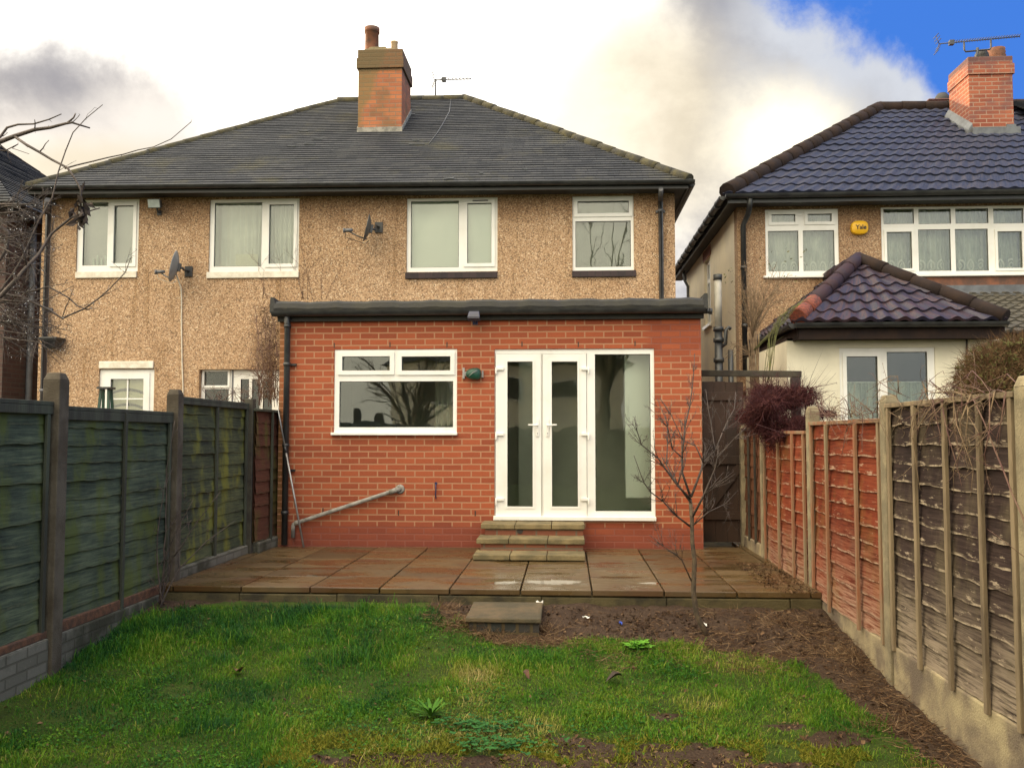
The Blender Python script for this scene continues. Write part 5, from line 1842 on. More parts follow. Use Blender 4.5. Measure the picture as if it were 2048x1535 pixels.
# ------------------------------------------------------------------ gate, timber frame
gate = thing("garden_gate", (1.87, 10.9, 0), "dark brown boarded gate between the brick extension and right fence", "gate")
gx0, gx1 = P(1406, 900, Y=10.95).x, P(1489, 900, Y=10.95).x
gz = P(1440, 763, Y=10.95).z
b = MB()
x = gx0
while x < gx1 - .02:
    wd = min(.14, gx1 - x)
    b.box(x, x + wd - .004, 10.95 + rng.random() * .004, 10.972, .03, gz + (rng.random() - .5) * .01)
    x += wd
b.build("boards", M["gate_wood"], gate)
for z in (.35, 1.02, gz - .18):
    b = MB(); b.box(gx0 + .01, gx1 - .01, 10.92, 10.948, z - .05, z + .05); b.build("ledge", M["gate_wood"], gate, bevel=.004)
b = MB()
b.bar((gx0 + .05, 10.935, .42), (gx1 - .06, 10.935, .95), .025, .09, up=(0, 0, 1))
b.build("brace", M["gate_wood"], gate)

tf = thing("timber_frame", (2.3, 11.3, 0), "weathered horizontal timber beam on a post above the dark gate", "timber frame")
b = MB()
b.bar(P(1395, 746, Y=11.1), P(1603, 748, Y=10.7), .07, .075)
b.build("beam", M["beam_wood"], tf, bevel=.006)
b = MB()
q = P(1590, 760, Y=10.75)
b.box(q.x - .05, q.x + .05, 10.68, 10.78, -.3, q.z + .03)
b.build("post", M["wet_black_wood"], tf)

# ================================================================== FENCES
def post(parent, x, y, z0, z1, w_, mat, chamfer=True):
    b = MB()
    h = w_ / 2
    if chamfer:
        b.box(x - h, x + h, y - h, y + h, z0, z1 - .05)
        b.hexa([(x - h, y - h, z1 - .05), (x + h, y - h, z1 - .05), (x + h, y + h, z1 - .05), (x - h, y + h, z1 - .05),
                (x - h * .75, y - h * .6, z1), (x + h * .75, y - h * .6, z1), (x + h * .75, y + h * .6, z1), (x - h * .75, y + h * .6, z1)], skip=(0,))
    else:
        b.box(x - h, x + h, y - h, y + h, z0, z1)
    return b.build("post", mat, parent, bevel=.008)


def lap_panel(parent, x, side, ya, yb, z0, z1, mat, bmat, battens, board=.125, frame=True, cap=None, bow=0.0, label=None, seed=0):
    """overlap panel in the plane x; side = +1 when it is seen from larger x"""
    n = max(3, round((z1 - z0 - .04) / board))
    V, Fc, at = [], [], []
    m = 26
    for i in range(n):
        za, zb = z0 + (z1 - z0 - .03) * i / n, z0 + (z1 - z0 - .03) * (i + 1) / n + .025
        base = len(V)
        ph = rng.random() * 10
        for j in range(m + 1):
            f = j / m
            y = ya + (yb - ya) * f
            wob = .006 * math.sin(f * 5 + ph) + .003 * math.sin(f * 13 + ph * 2) + .003 * math.sin(f * 37 + ph * 3) + (rng.random() - .5) * .006
            bw = bow * math.sin(math.pi * f)
            ct = side * (bw + .006 * math.sin(f * 5 + ph))
            zl = za + wob
            for (z, o, a_) in ((zl, .012, 0.0), (zl, .020, 0.02), (zl + .02, .0195, .16), ((zl + zb) / 2, .013, .55), (zb, .004, 1.0)):
                V.append((x + side * o + ct, y, z))
                at.append(a_)
        for j in range(m):
            for k in range(4):
                a_, b_ = base + j * 5 + k, base + (j + 1) * 5 + k
                Fc.append((a_, b_, b_ + 1, a_ + 1) if side > 0 else (a_, a_ + 1, b_ + 1, b_))
    # back sheet
    k = len(V)
    V += [(x - side * .012, ya, z0), (x - side * .012, yb, z0), (x - side * .012, yb, z1), (x - side * .012, ya, z1)]
    at += [.5] * 4
    Fc.append((k, k + 1, k + 2, k + 3))
    ob = mesh_np("fence_panel", np.array(V), [np.array(Fc)], mat, parent, at)
    if label:
        ob["label"] = label
    for y in battens:
        b = MB()
        o = side * bow * math.sin(math.pi * (y - ya) / (yb - ya))
        lo, hi = (x + side * .030 + o, x + side * .052 + o)
        b.box(min(lo, hi), max(lo, hi), y - .019, y + .019, z0 - .01 - rng.random() * .03, z1 - .03)
        b.build("batten", bmat, ob, bevel=.003)
    b = MB()
    lo, hi = x - side * .02, x + side * .056
    b.box(min(lo, hi), max(lo, hi), ya, yb, z1 - .03, z1)
    if cap:
        b.box(min(lo, hi) , max(lo, hi) - side * .0, ya + .002, yb - .002, z1 - cap, z1 - .031)
    b.build("capping_rail", bmat, ob, bevel=.004)
    return ob


lf = thing("garden_fence", (-3.66, 8.0, -.3), "dark green mossy overlap fence with dark concrete posts, left of the lawn", "fence")
xf = -3.62
Y1, Y2, Y3 = P(106, 1000, X=xf + .02).y, P(344, 1000, X=xf + .02).y, P(497, 1000, X=xf + .05).y
post(lf, xf + .02, Y1, -.8, 1.76, .125, M["concrete_dark"])
post(lf, xf + .03, Y2, -.8, 1.74, .115, M["concrete_dark"])
post(lf, xf + .05, Y3, -.3, 1.73, .10, M["beam_wood"], False)
post(lf, xf + .02, Y1 - 1.9, -.9, 1.74, .125, M["concrete_dark"])
lap_panel(lf, xf - .01, 1, Y1 - 1.83, Y1 - .065, -.07, 1.555, M["boards_green"], M["green_batten"], [Y1 - .11, Y1 - .9, Y1 - 1.75], board=.128, cap=.09, bow=.01)
lap_panel(lf, xf - .01, 1, Y1 + .065, Y2 - .06, -.07, 1.53, M["boards_green"], M["green_batten"], [Y1 + .1, P(237, 1000, X=xf).y, Y2 - .1], board=.125, cap=.10, bow=.015)
lap_panel(lf, xf, 1, Y2 + .06, Y3 - .04, .10, 1.68, M["boards_mossy"], M["green_batten"], [Y2 + .09, P(425, 950, X=xf).y, Y3 - .07], board=.125, cap=.07)
lap_panel(lf, xf + .12, 1, Y3 - .03, 11.05, .12, 1.62, M["boards_mossy_red"], M["green_batten"], [Y3 + .45], board=.13, label="reddish moss-stained end panel beside the downpipe")
b = MB()
b.box(xf - .08, xf + .06, Y1 - 2.6, Y1 - .064, -.9, -.075)
b.box(xf - .08, xf + .06, Y1 + .064, Y2 - .059, -.9, -.075)
b.build("plinth", M["painted_brick"], lf, bevel=.012)
b = MB()
b.box(xf - .08, xf + .07, Y2 + .059, Y3 - .039, -.6, .095)
b.box(xf + .02, xf + .17, Y3 + .039, 11.0, -.6, .115)
b.build("plinth", M["painted_brick"], lf, bevel=.012)
# orange rot along the foot of the boards
b = MB()
b.box(xf - .01, xf + .045, Y1 + .066, Y2 - .061, -.074, .0)
b.box(xf - .01, xf + .045, Y1 - 1.82, Y1 - .066, -.074, -.025)
b.build("foot_rail", M["dry_leaf"], lf, bevel=.006)

rf_ = thing("garden_fence", (2.17, 7.0, -.3), "weathered red and brown overlap fence with pale concrete posts, right of the lawn", "fence")
xr_ = 2.17
YA, YBp, YCp, YD, YG = 7.99, 6.12, 4.30, 9.80, 10.88
post(rf_, xr_ + .01, YA, -.8, 1.575, .10, M["concrete_post"])
post(rf_, xr_ + .01, YBp, -.9, 1.59, .105, M["concrete_post"])
post(rf_, xr_ + .01, YCp, -1., 1.60, .105, M["concrete_post"])
post(rf_, xr_ - .02, YD, -.4, 1.40, .085, M["concrete_post"])
post(rf_, xr_ - .02, YG, -.4, 1.45, .10, M["concrete_post"])
def ypx(px):
    return P(px, 1000, X=xr_ - .04).y
lap_panel(rf_, xr_ + .01, -1, YCp + .055, YBp - .055, -.06, 1.53, M["boards_brown"], M["pale_batten"], [YCp + .10, ypx(1961), ypx(1893), ypx(1831), YBp - .09], board=.122, label="grey-brown panel flaking to bare wood near its foot", bow=.01)
lap_panel(rf_, xr_ + .01, -1, YBp + .055, YA - .052, -.065, 1.435, M["boards_red"], M["red_batten"], [YBp + .10, ypx(1716), ypx(1658), YA - .09], board=.122, label="orange-red stained panel with pale worn edges", bow=.03)
lap_panel(rf_, xr_ - .0, -1, YA + .052, YD - .045, .0, 1.36, M["boards_red"], M["red_batten"], [YA + .12, ypx(1590), ypx(1563), YD - .09], board=.122, label="orange-red panel under the purple bush", bow=.03)
lap_panel(rf_, xr_ - .01, -1, YD + .045, YG - .05, .13, 1.4, M["boards_dark"], M["beam_wood"], [YD + .35, YD + .7], board=.13, label="plain dark brown end panel next to the gate")
b = MB()
b.box(xr_ - .025, xr_ + .03, YBp - 3.4, YBp - .054, -.9, -.065)
b.box(xr_ - .025, xr_ + .03, YBp + .054, YA - .051, -.9, -.07)
b.box(xr_ - .045, xr_ + .0, YA + .051, YD - .044, -.4, -.003)
b.box(xr_ - .05, xr_ - .01, YD + .044, YG - .051, -.3, .125)
b.build("gravel_board", M["gravel_board"], rf_, bevel=.012)
for k in range(1, 8):                            # the fences run on past the camera
    yb_ = YCp - 1.83 * (k - 1)
    lap_panel(rf_, xr_ + .01, -1, yb_ - 1.775, yb_ - .055, -.06, 1.53, M["boards_brown"], M["pale_batten"], [yb_ - .6, yb_ - 1.2], board=.122)
    post(rf_, xr_ + .01, yb_ - 1.83, -1., 1.60, .105, M["concrete_post"])
    yb_ = Y1 - 1.9 * k
    lap_panel(lf, xf - .01, 1, yb_ - 1.835, yb_ - .065, -.10, 1.56, M["boards_green"], M["green_batten"], [yb_ - .9], board=.128, cap=.09)
    post(lf, xf + .02, yb_ - 1.9, -.9, 1.60, .125, M["concrete_dark"])
b = MB()
b.box(xr_ - .025, xr_ + .03, YCp - 13, YBp - 3.4, -.9, -.065)
b.build("gravel_board", M["gravel_board"], rf_)
b = MB()
b.box(xf - .08, xf + .06, Y1 - 15.2, Y1 - 2.6, -.9, -.105)
b.build("plinth", M["painted_brick"], lf)

# ================================================================== BARE TREES, SHRUBS
def limb(b, pts, r0, r1, twigs=6, tl=.35, depth=1, nsides=6, spread=.8, up=.25, wob=.006, sag=0.0):
    """a tapering branch along pts with side twigs, which branch again"""
    pts = [Vector(p) for p in pts]
    out = [pts[0]]
    for a, c_ in zip(pts, pts[1:]):
        L = (c_ - a).length
        k = max(1, int(L / .12))
        for i in range(1, k + 1):
            p = a.lerp(c_, i / k)
            if i < k or True:
                p = p + Vector(((random.random() - .5), (random.random() - .5), (random.random() - .5))) * wob * 2
            out.append(p)
    n = len(out)
    rad = [r0 + (r1 - r0) * (i / (n - 1)) for i in range(n)]
    b.tube(out, rad, n=nsides)
    if twigs:
        for t in range(twigs):
            f = .2 + .8 * (t + random.random()) / twigs
            i = min(n - 2, int(f * (n - 1)))
            p = out[i]
            d = (out[i + 1] - out[i]).normalized()
            s = Vector((random.gauss(0, 1), random.gauss(0, 1), random.gauss(0, 1)))
            s = (s - d * s.dot(d)).normalized()
            dir_ = (d * .75 + s * spread + Vector((0, 0, up))).normalized()
            L = tl * (.45 + .8 * random.random()) * (1.15 - .6 * f)
            q = [p]
            for k in range(3):
                dir_ = (dir_ + Vector((random.gauss(0, .14), random.gauss(0, .14), random.gauss(.04, .12) - sag))).normalized()
                q.append(q[-1] + dir_ * L / 3)
            rr = max(.0016, rad[i] * .5)
            limb(b, q, rr, max(.0011, rr * .4), twigs=(3 if depth > 0 else 0), tl=L * .55, depth=depth - 1, nsides=5 if depth > 0 else 4, spread=spread, up=up, wob=.003, sag=sag)
    # buds and spurs
    for t in range(int(n * .5)):
        i = random.randrange(n)
        s = Vector((random.gauss(0, 1), random.gauss(0, 1), random.gauss(0, 1))).normalized()
        L = .012 + .015 * random.random()
        b.tube([out[i], out[i] + s * (rad[i] + L)], [max(.0015, rad[i] * .4), .001], n=4, cap=False)


# young tree in the bed
yt = thing("young_tree", P(1412, 1266, Z=-.2), "young bare tree with thin upright branches standing in the soil bed", "tree")
def q5(cx, cy, Y):
    return P(1200 + cx / 2.603, 700 + cy / 2.603, Y=Y)
Y0 = P(1412, 1266, Z=-.2).y
b = MB()
tr = [q5(560, 1495, Y0), q5(530, 1430, Y0), q5(500, 1370, Y0), q5(488, 1250, Y0), q5(495, 1100, Y0), q5(480, 1000, Y0), q5(480, 880, Y0 + .01), q5(470, 770, Y0 + .02)]
limb(b, tr, .024, .013, twigs=0, wob=.003, nsides=9)
b.build("trunk", M["bark"], yt)
b = MB()
L_ = [([(470, 772), (400, 700), (330, 600), (300, 560), (215, 490), (195, 420), (175, 345)], -.25, .012, 7),
      ([(470, 760), (430, 640), (428, 540), (445, 400), (465, 300), (480, 200), (490, 20)], .05, .012, 7),
      ([(474, 765), (530, 620), (540, 580), (600, 520), (580, 400), (550, 200)], .2, .012, 7),
      ([(484, 862), (540, 760), (600, 620), (608, 560), (690, 470), (760, 400)], -.15, .012, 7),
      ([(467, 915), (400, 860), (330, 790), (260, 735), (225, 690), (180, 550)], -.3, .010, 7),
      ([(470, 790), (380, 660), (345, 600), (350, 380), (300, 250)], .25, .010, 6),
      ([(488, 908), (560, 840), (640, 805), (690, 825)], .1, .008, 6),
      ([(478, 1205), (430, 1090), (400, 1065), (330, 1020), (260, 960)], -.1, .007, 5),
      ([(540, 590), (500, 500), (430, 470), (370, 330), (310, 250)], .15, .007, 5),
      ([(600, 525), (640, 430), (700, 300), (705, 220)], .25, .008, 5),
      ([(430, 560), (380, 520), (350, 400), (340, 330)], -.1, .007, 5)]
for pts, dy_, r, tw in L_:
    n = len(pts)
    limb(b, [q5(x_, y_, Y0 + dy_ * i / (n - 1)) for i, (x_, y_) in enumerate(pts)], r * .8, .0022, twigs=int(tw * 1.9), tl=.27, depth=1, up=.3, spread=.75)
b.build("branches", M["bark_grey"], yt)

# old bare tree leaning in from the left, its trunk just out of frame
ot = thing("bare_tree", (-5.0, 6.9, -.4), "gnarled bare tree reaching in over the left fence, wet twigs", "tree")
def q1(cx, cy, Y):
    return P(cx / 2.924, cy / 2.924, Y=Y)
def q3(cx, cy, Y):
    return P(cx / 2.363, 150 + cy / 2.363, Y=Y)
YT = 6.9
tp = Vector((-5.0, YT, 2.3))
b = MB()
limb(b, [(-5.0, YT, -.5), (-5.03, YT, .6), (-4.97, YT, 1.5), tp], .12, .085, twigs=0, wob=.01, nsides=12)
limb(b, [tp, (-4.85, YT, 2.9), (-4.75, YT - .05, 3.4), q1(-120, 860, YT - .1)], .075, .03, twigs=0, wob=.01, nsides=9)
limb(b, [tp, (-4.8, YT - .1, 2.5), q3(-60, 1120, YT - .2)], .06, .035, twigs=0, wob=.01, nsides=9)
b.build("trunk", M["bark_grey"], ot)
b = MB()
c0 = q1(-120, 860, YT - .1)
limb(b, [c0, q1(0, 825, YT), q1(90, 795, YT), q1(200, 760, YT), q1(290, 745, YT), q1(385, 720, YT), q1(420, 715, YT), q1(525, 752, YT + .05)], .022, .006, twigs=2, tl=.2, depth=0)
limb(b, [q1(395, 718, YT), q1(430, 690, YT), q1(445, 660, YT)], .008, .005, twigs=0)
limb(b, [c0, q1(0, 800, YT + .1), q1(45, 750, YT + .1), q1(100, 730, YT + .1), q1(200, 724, YT + .1), q1(290, 700, YT + .1), q1(355, 668, YT + .1)], .014, .004, twigs=1, tl=.15, depth=0)
limb(b, [q1(85, 798, YT), q1(150, 850, YT - .1), q1(230, 885, YT - .1), q1(300, 930, YT - .1), q1(390, 985, YT - .15), q1(440, 1050, YT - .15), q1(468, 1110, YT - .15), q1(478, 1230, YT - .15)], .013, .007, twigs=2, tl=.16, depth=0)
limb(b, [q3(-20, 1060, YT), q3(100, 880, YT), q1(230, 1290, YT + .1), q1(310, 1150, YT + .1), q1(340, 1000, YT + .15), q1(380, 880, YT + .2), q1(430, 780, YT + .2), q1(500, 690, YT + .2), q1(600, 615, YT + .2)], .011, .003, twigs=3, tl=.2, depth=0)
limb(b, [q1(380, 985, YT - .1), q1(450, 965, YT), q1(540, 942, YT), q1(720, 905, YT + .1), q1(900, 858, YT + .2), q1(1000, 812, YT + .2), q1(1115, 716, YT + .3)], .007, .003, twigs=0)
c1 = q3(-60, 1120, YT - .2)
limb(b, [c1, q3(0, 1045, YT - .2), q3(80, 960, YT - .2), q3(180, 850, YT - .1), q3(240, 745, YT), q3(340, 668, YT), q3(380, 655, YT), q3(470, 625, YT)], .020, .005, twigs=4, tl=.3, depth=0)
limb(b, [c1, q3(0, 1035, YT), q3(100, 1045, YT), q3(235, 1110, YT), q3(290, 1150, YT), q3(400, 1105, YT), q3(520, 1015, YT), q3(590, 930, YT), q3(618, 865, YT)], .014, .003, twigs=7, tl=.35, depth=1)
limb(b, [c1, q3(0, 1010, YT + .2), q3(120, 1030, YT + .2), q3(230, 1000, YT + .2), q3(320, 1050, YT + .2), q3(370, 1090, YT + .2), q3(420, 1110, YT + .2)], .012, .004, twigs=6, tl=.35, depth=1)
limb(b, [q1(-120, 900, YT), q3(-30, 700, YT), q3(40, 745, YT), q3(30, 815, YT), q3(0, 870, YT), q3(-60, 950, YT)], .016, .013, twigs=5, tl=.3, depth=1)
limb(b, [q1(-80, 800, YT), q3(0, 330, YT), q3(40, 360, YT), q3(68, 378, YT)], .010, .003, twigs=1, tl=.2, depth=0)
limb(b, [q3(-40, 350, YT), q3(20, 355, YT), q3(90, 325, YT), q3(60, 345, YT), q3(140, 372, YT)], .006, .002, twigs=0)
for k in range(24):                               # lower tangle of fine wet twigs
    x_, y_ = random.uniform(-30, 60), random.uniform(560, 1250)
    x2, y2 = random.uniform(150, 300), y_ + random.uniform(-60, 260)
    Yk = YT + random.uniform(-.3, .6)
    limb(b, [q3(x_ - 60, y_ + 10, Yk), q3((x_ + x2) / 2, (y_ + y2) / 2 + random.uniform(-40, 30), Yk), q3(x2, y2, Yk + .1)], .007, .0018, twigs=7, tl=.34, depth=1, up=.05, spread=.9)
for k in range(6):
    x_, y_ = random.uniform(0, 120), random.uniform(1150, 1350)
    Yk = YT + random.uniform(-.2, .4)
    limb(b, [q3(x_ - 100, y_ - 30, Yk), q3(x_ + 60, y_ - 10, Yk), q3(x_ + random.uniform(180, 300), y_ + random.uniform(-90, 90), Yk)], .007, .0018, twigs=6, tl=.3, depth=1, up=.1, spread=.9)
br = b.build("branches", M["bark_grey"], ot)
# a hanging clump of dead leaves
def leaf_clump(center, n, size, mat, parent, name, flat=.3):
    V, Fc, at = [], [], []
    for k in range(n):
        c_ = Vector(center) + Vector((random.gauss(0, .03), random.gauss(0, .03), random.gauss(0, .07)))
        a = Vector((random.gauss(0, .5), random.gauss(0, .5), random.gauss(-.8, .4))).normalized()
        s = a.orthogonal().normalized()
        s = (s + a.cross(s) * random.uniform(-1, 1)).normalized()
        L, wd = size * random.uniform(.6, 1.3), size * flat * random.uniform(.6, 1.2)
        i = len(V)
        nn = a.cross(s)
        V += [c_, c_ + a * L * .5 + s * wd + nn * .01, c_ + a * L, c_ + a * L * .5 - s * wd + nn * .01]
        Fc += [(i, i + 1, i + 2, i + 3)]
        at += [random.random()] * 4
    return mesh_np(name, np.array([tuple(v_) for v_ in V]), [np.array(Fc)], mat, parent, at)
leaf_clump(q1(478, 1225, YT - .15), 40, .085, M["dead_leaf_dark"], ot, "dead_leaves")
# water drops on the twigs
vv = np.array([v_.co[:] for v_ in br.data.vertices])
pick = vv[rng.choice(len(vv), 420, replace=False)]
pick = pick[(pick[:, 2] < 1.5)][:170] if (pick[:, 2] < 1.5).sum() > 40 else pick[:170]
oc = np.array([(1, 0, 0), (-1, 0, 0), (0, 1, 0), (0, -1, 0), (0, 0, 1.2), (0, 0, -1.2)]) * .0042
of = np.array([(0, 2, 4), (2, 1, 4), (1, 3, 4), (3, 0, 4), (2, 0, 5), (1, 2, 5), (3, 1, 5), (0, 3, 5)])
V = (pick[:, None, :] + np.array([0, 0, -.008]) + oc[None]).reshape(-1, 3) + np.array(BASE[ot.name])
Fc = (np.arange(len(pick))[:, None, None] * 6 + of[None]).reshape(-1, 3)
tag(mesh_np("water_drops", V, [Fc], M["droplet"], ot, smooth=True), kind="stuff")

# sapling stems at the foot of the left fence
b = MB()
sx = P(335, 1205, Y=8.0)
for k in range(5):
    z0 = gh(sx.x, sx.y)
    p0 = Vector((sx.x + random.uniform(-.05, .05), 7.5 + random.uniform(-.1, .1), -.2))
    p0.x = P(322 + k * 4, 1200, Y=7.6).x
    tops_ = [(440, 985, .2), (385, 1000, 0), (350, 840, .1), (470, 1040, .3), (330, 960, 0)][k]
    q = P(tops_[0], tops_[1], Y=7.5 + tops_[2])
    limb(b, [p0, p0.lerp(q, .35) + Vector((-.06 + .05 * (k == 2), 0, .1)), p0.lerp(q, .7) + Vector((-.04, 0, .06)), q], .008, .002, twigs=4, tl=.3, depth=1, up=.2)
tag(b.build("sapling", M["bark_grey"]), "thin leafless sapling stems against the second left fence post", "sapling")

# bare rose bush behind the gate
rb = thing("rose_bush", (2.45, 10.95, 0), "tall leafless rose bush rising behind the gate, pale tangled stems", "shrub")
b, b2 = MB(), MB()
def q4(cx, cy, Y):                               # region 1380..1640 x 480..880 at 3.838
    return P(1380 + cx / 3.838, 480 + cy / 3.838, Y=Y)
YQ = 11.0
for k in range(6):
    limb(b, [(P(1500, 800, Y=YQ).x + random.uniform(-.06, .08), YQ + random.uniform(-.1, .1), 0.0), q4(470 + k * 12, 1100, YQ), q4(455 + k * 14, 850, YQ), q4(450 + k * 16, 700, YQ)], .014, .011, twigs=0, wob=.008)
for k in range(22):
    a_ = random.random()
    x_, y_ = 250 + 620 * a_, 60 + 420 * abs(a_ - .5) + random.uniform(0, 260)
    Yk = YQ + random.uniform(-.3, .35)
    limb(b, [q4(480, 690 + random.uniform(-40, 90), YQ), q4(480 + (x_ - 480) * .45 + random.uniform(-20, 20), 690 + (y_ - 690) * .55, (YQ + Yk) / 2), q4(x_, y_, Yk)], .0065, .0016, twigs=6, tl=.3, depth=1, up=.2, spread=.7)
for k in range(7):
    o_ = random.uniform(-22, 22)
    limb(b2, [q4(555 + 12 * k + o_, 1090, YQ - .1), q4(585 + 10 * k + o_ * .6, 900, YQ - .12), q4(610 + 8 * k - o_, 740, YQ - .1), q4(645 + 10 * k, 640 - 10 * k + o_, YQ - .15), q4(720 + 40 * k, 540 - 20 * k, YQ - .1)], .0045, .002, twigs=2, tl=.2, depth=0)
for k in range(6):
    limb(b2, [q4(470, 860, YQ), q4(620 + 20 * k, 700 - 12 * k, YQ - .1), q4(760 + 25 * k, 560 - 25 * k, YQ - .1)], .005, .002, twigs=2, tl=.2, depth=0)
for k in range(8):
    limb(b, [q4(470, 880, YQ), q4(360 + random.uniform(-40, 40), 830 + random.uniform(-60, 60), YQ), q4(260 + random.uniform(-20, 60), 900 + random.uniform(-120, 80), YQ)], .005, .0015, twigs=3, tl=.2, depth=0)
b.build("stems", M["twig_tan"], rb)
b2.build("green_canes", M["twig_green"], rb)
V, Fc, at = [], [], []
for k in range(34):
    c_ = q4(random.uniform(540, 900), random.uniform(60, 330), YQ + random.uniform(-.2, .2)) if k < 26 else q4(random.uniform(260, 330), random.uniform(200, 330), YQ)
    a = Vector((random.gauss(0, 1), random.gauss(0, 1), random.gauss(0, 1))).normalized() * .022
    s = a.orthogonal().normalized() * .012
    i = len(V)
    V += [c_ - a, c_ + s, c_ + a, c_ - s]; Fc.append((i, i + 1, i + 2, i + 3)); at += [random.random()] * 4
mesh_np("leaves", np.array([tuple(v_) for v_ in V]), [np.array(Fc)], M["hedge_leaf"], rb, at)


def strips(n, pos, dirs, length, width, curl=.25):
    """n thin curved strips; returns V, F"""
    side_ = np.cross(dirs, rng.normal(size=(n, 3)))
    side_ /= np.linalg.norm(side_, axis=1)[:, None] + 1e-9
    bend = rng.normal(size=(n, 3)) * curl
    w_ = width[:, None]
    L = length[:, None]
    p0, p1 = pos, pos + dirs * L * .5 + bend * L * .12
    p2 = pos + dirs * L + bend * L * .5
    V = np.stack([p0 - side_ * w_, p0 + side_ * w_, p1 - side_ * w_ * .8, p1 + side_ * w_ * .8, p2], 1).reshape(-1, 3)
    o = np.arange(n)[:, None] * 5
    return V, [o + np.array([[0, 1, 3, 2]]), o + np.array([[2, 3, 4]])]


def twig_ball(name, parent, blobs, n, mat, length, width, out=.7, curl=.5, leaf=False, seedv=0):
    """n twigs spread through several ellipsoids, pointing outward, denser near the surface"""
    blobs = np.array(blobs, dtype=float)
    vol = np.prod(blobs[:, 3:], axis=1) ** .67
    pk = rng.choice(len(blobs), n, p=vol / vol.sum())
    d = rng.normal(size=(n, 3))
    d /= np.linalg.norm(d, axis=1)[:, None]
    r = rng.random(n) ** .45
    pos = blobs[pk, :3] + d * blobs[pk, 3:] * r[:, None]
    dr = d * out + rng.normal(size=(n, 3)) * .6
    dr /= np.linalg.norm(dr, axis=1)[:, None]
    V, Fc = strips(n, pos, dr, length * (.5 + rng.random(n)), width * (.6 + .8 * rng.random(n)), curl)
    at = np.repeat(np.clip(.15 + .75 * rng.random(n), 0, 1), 5)
    return mesh_np(name, V, Fc, mat, parent, at)


def blob_px(px, py, Y, rx, ry, rz):
    p = P(px, py, Y=Y)
    return (p.x, p.y, p.z, rx, ry, rz)

pb_ = thing("barberry_bush", (2.35, 9.6, 0), "dense dark purple bush hanging over the red fence panels", "bush")
BL = []
for k in range(30):
    x_, y_ = random.uniform(1488, 1606), random.uniform(772, 880)
    if (y_ < 790 and (x_ < 1510 or x_ > 1590)) or (y_ > 865 and x_ < 1505):
        continue
    r_ = random.uniform(.07, .15)
    BL.append(blob_px(x_, y_, random.uniform(8.8, 9.6), r_ * 1.2, r_ * 1.6, r_ * .75))
BL.append(blob_px(1645, 828, 8.2, .12, .3, .03))
twig_ball("twigs", pb_, BL, 9000, M["purple_leaf"], .15, .0016, out=.5, curl=.9)
twig_ball("leaves", pb_, BL, 13000, M["purple_leaf"], .026, .006, out=.4)
b = MB()
for k in range(16):
    bl = random.choice(BL)
    limb(b, [(2.3 + random.uniform(-.05, .1), 9.4 + random.uniform(-.2, .2), -.2), (2.35 + random.uniform(-.1, .1), 9.4, .8), Vector(bl[:3]) + Vector((random.gauss(0, .08), random.gauss(0, .12), random.gauss(0, .05))),
             Vector(bl[:3]) + Vector((random.gauss(0, .3), random.gauss(0, .3), random.gauss(.1, .15)))], .008, .002, twigs=4, tl=.25, depth=0)
for k in range(60):
    bl = random.choice(BL)
    d = Vector((random.gauss(0, 1), random.gauss(-.3, 1), random.gauss(.2, .8))).normalized()
    s_ = Vector(bl[:3]) + Vector((d.x * bl[3], d.y * bl[4], d.z * bl[5])) * .1
    limb(b, [s_, s_ + d * .12, s_ + d * random.uniform(.18, .30) + Vector((0, 0, random.uniform(-.08, .05)))], .003, .0012, twigs=5, tl=.12, depth=0)
b.build("stems", M["twig_purple"], pb_)

hb = thing("clipped_bush", (3.1, 6.2, 0), "large rounded twiggy brown-green bush behind the brown fence panel", "bush")
BL = [blob_px(2045, 750, 6.3, .40, .5, .25), blob_px(2075, 715, 6.5, .40, .4, .17), blob_px(1975, 760, 6.2, .15, .4, .24), blob_px(2012, 722, 6.4, .22, .4, .13), blob_px(1965, 800, 6.0, .17, .3, .2), blob_px(2110, 760, 6.3, .5, .5, .28), blob_px(2030, 900, 6.2, .3, .4, .5)]
twig_ball("twigs", hb, BL, 34000, M["hedge_twig"], .085, .0015, out=1.0, curl=.4)
twig_ball("leaves", hb, BL, 9000, M["hedge_leaf"], .028, .006, out=.5)
b = MB()
for k in range(22):
    bl = random.choice(BL)
    limb(b, [(3.1 + random.uniform(-.1, .1), 6.25 + random.uniform(-.1, .1), -.4), (3.1 + random.uniform(-.2, .2), 6.3, .8), Vector(bl[:3])], .014, .005, twigs=3, tl=.3, depth=0)
b.build("stems", M["bark"], hb)

# creeper on the left corner of the extension
cr = thing("bare_creeper", (-3.5, 10.7, 0), "leafless reddish creeper clinging round the left end of the brick extension", "creeper")
b = MB()
for k in range(26):
    s = (random.uniform(515, 556), random.uniform(770, 815))
    e = (random.uniform(495, 556), random.uniform(600, 700))
    Yk = random.uniform(11.2, 12.6)
    limb(b, [P(*s, Y=Yk), P((s[0] + e[0]) / 2 + random.uniform(-14, 10), (s[1] + e[1]) / 2, Y=Yk), P(*e, Y=Yk + .1)], .005, .0018, twigs=7, tl=.33, depth=1, up=.0, spread=1.0, sag=.05)
for k in range(16):
    s = (random.uniform(420, 556), random.uniform(790, 806))
    limb(b, [P(s[0], s[1] + 8, Y=10.2), P(s[0] + random.uniform(-25, 25), s[1] - 12, Y=10.2), P(s[0] + random.uniform(-50, 50), s[1] - random.uniform(-4, 22), Y=10.1)], .004, .0015, twigs=4, tl=.18, depth=0)
for k in range(10):                              # fine runners up the pebbledash
    x_ = random.uniform(520, 700)
    limb(b, [P(x_, 598, Y=YM - .01), P(x_ + random.uniform(-20, 30), 540, Y=YM - .01), P(x_ + random.uniform(-40, 50), 480 + random.uniform(-20, 40), Y=YM - .01)], .003, .0012, twigs=4, tl=.3, depth=0, wob=.01)
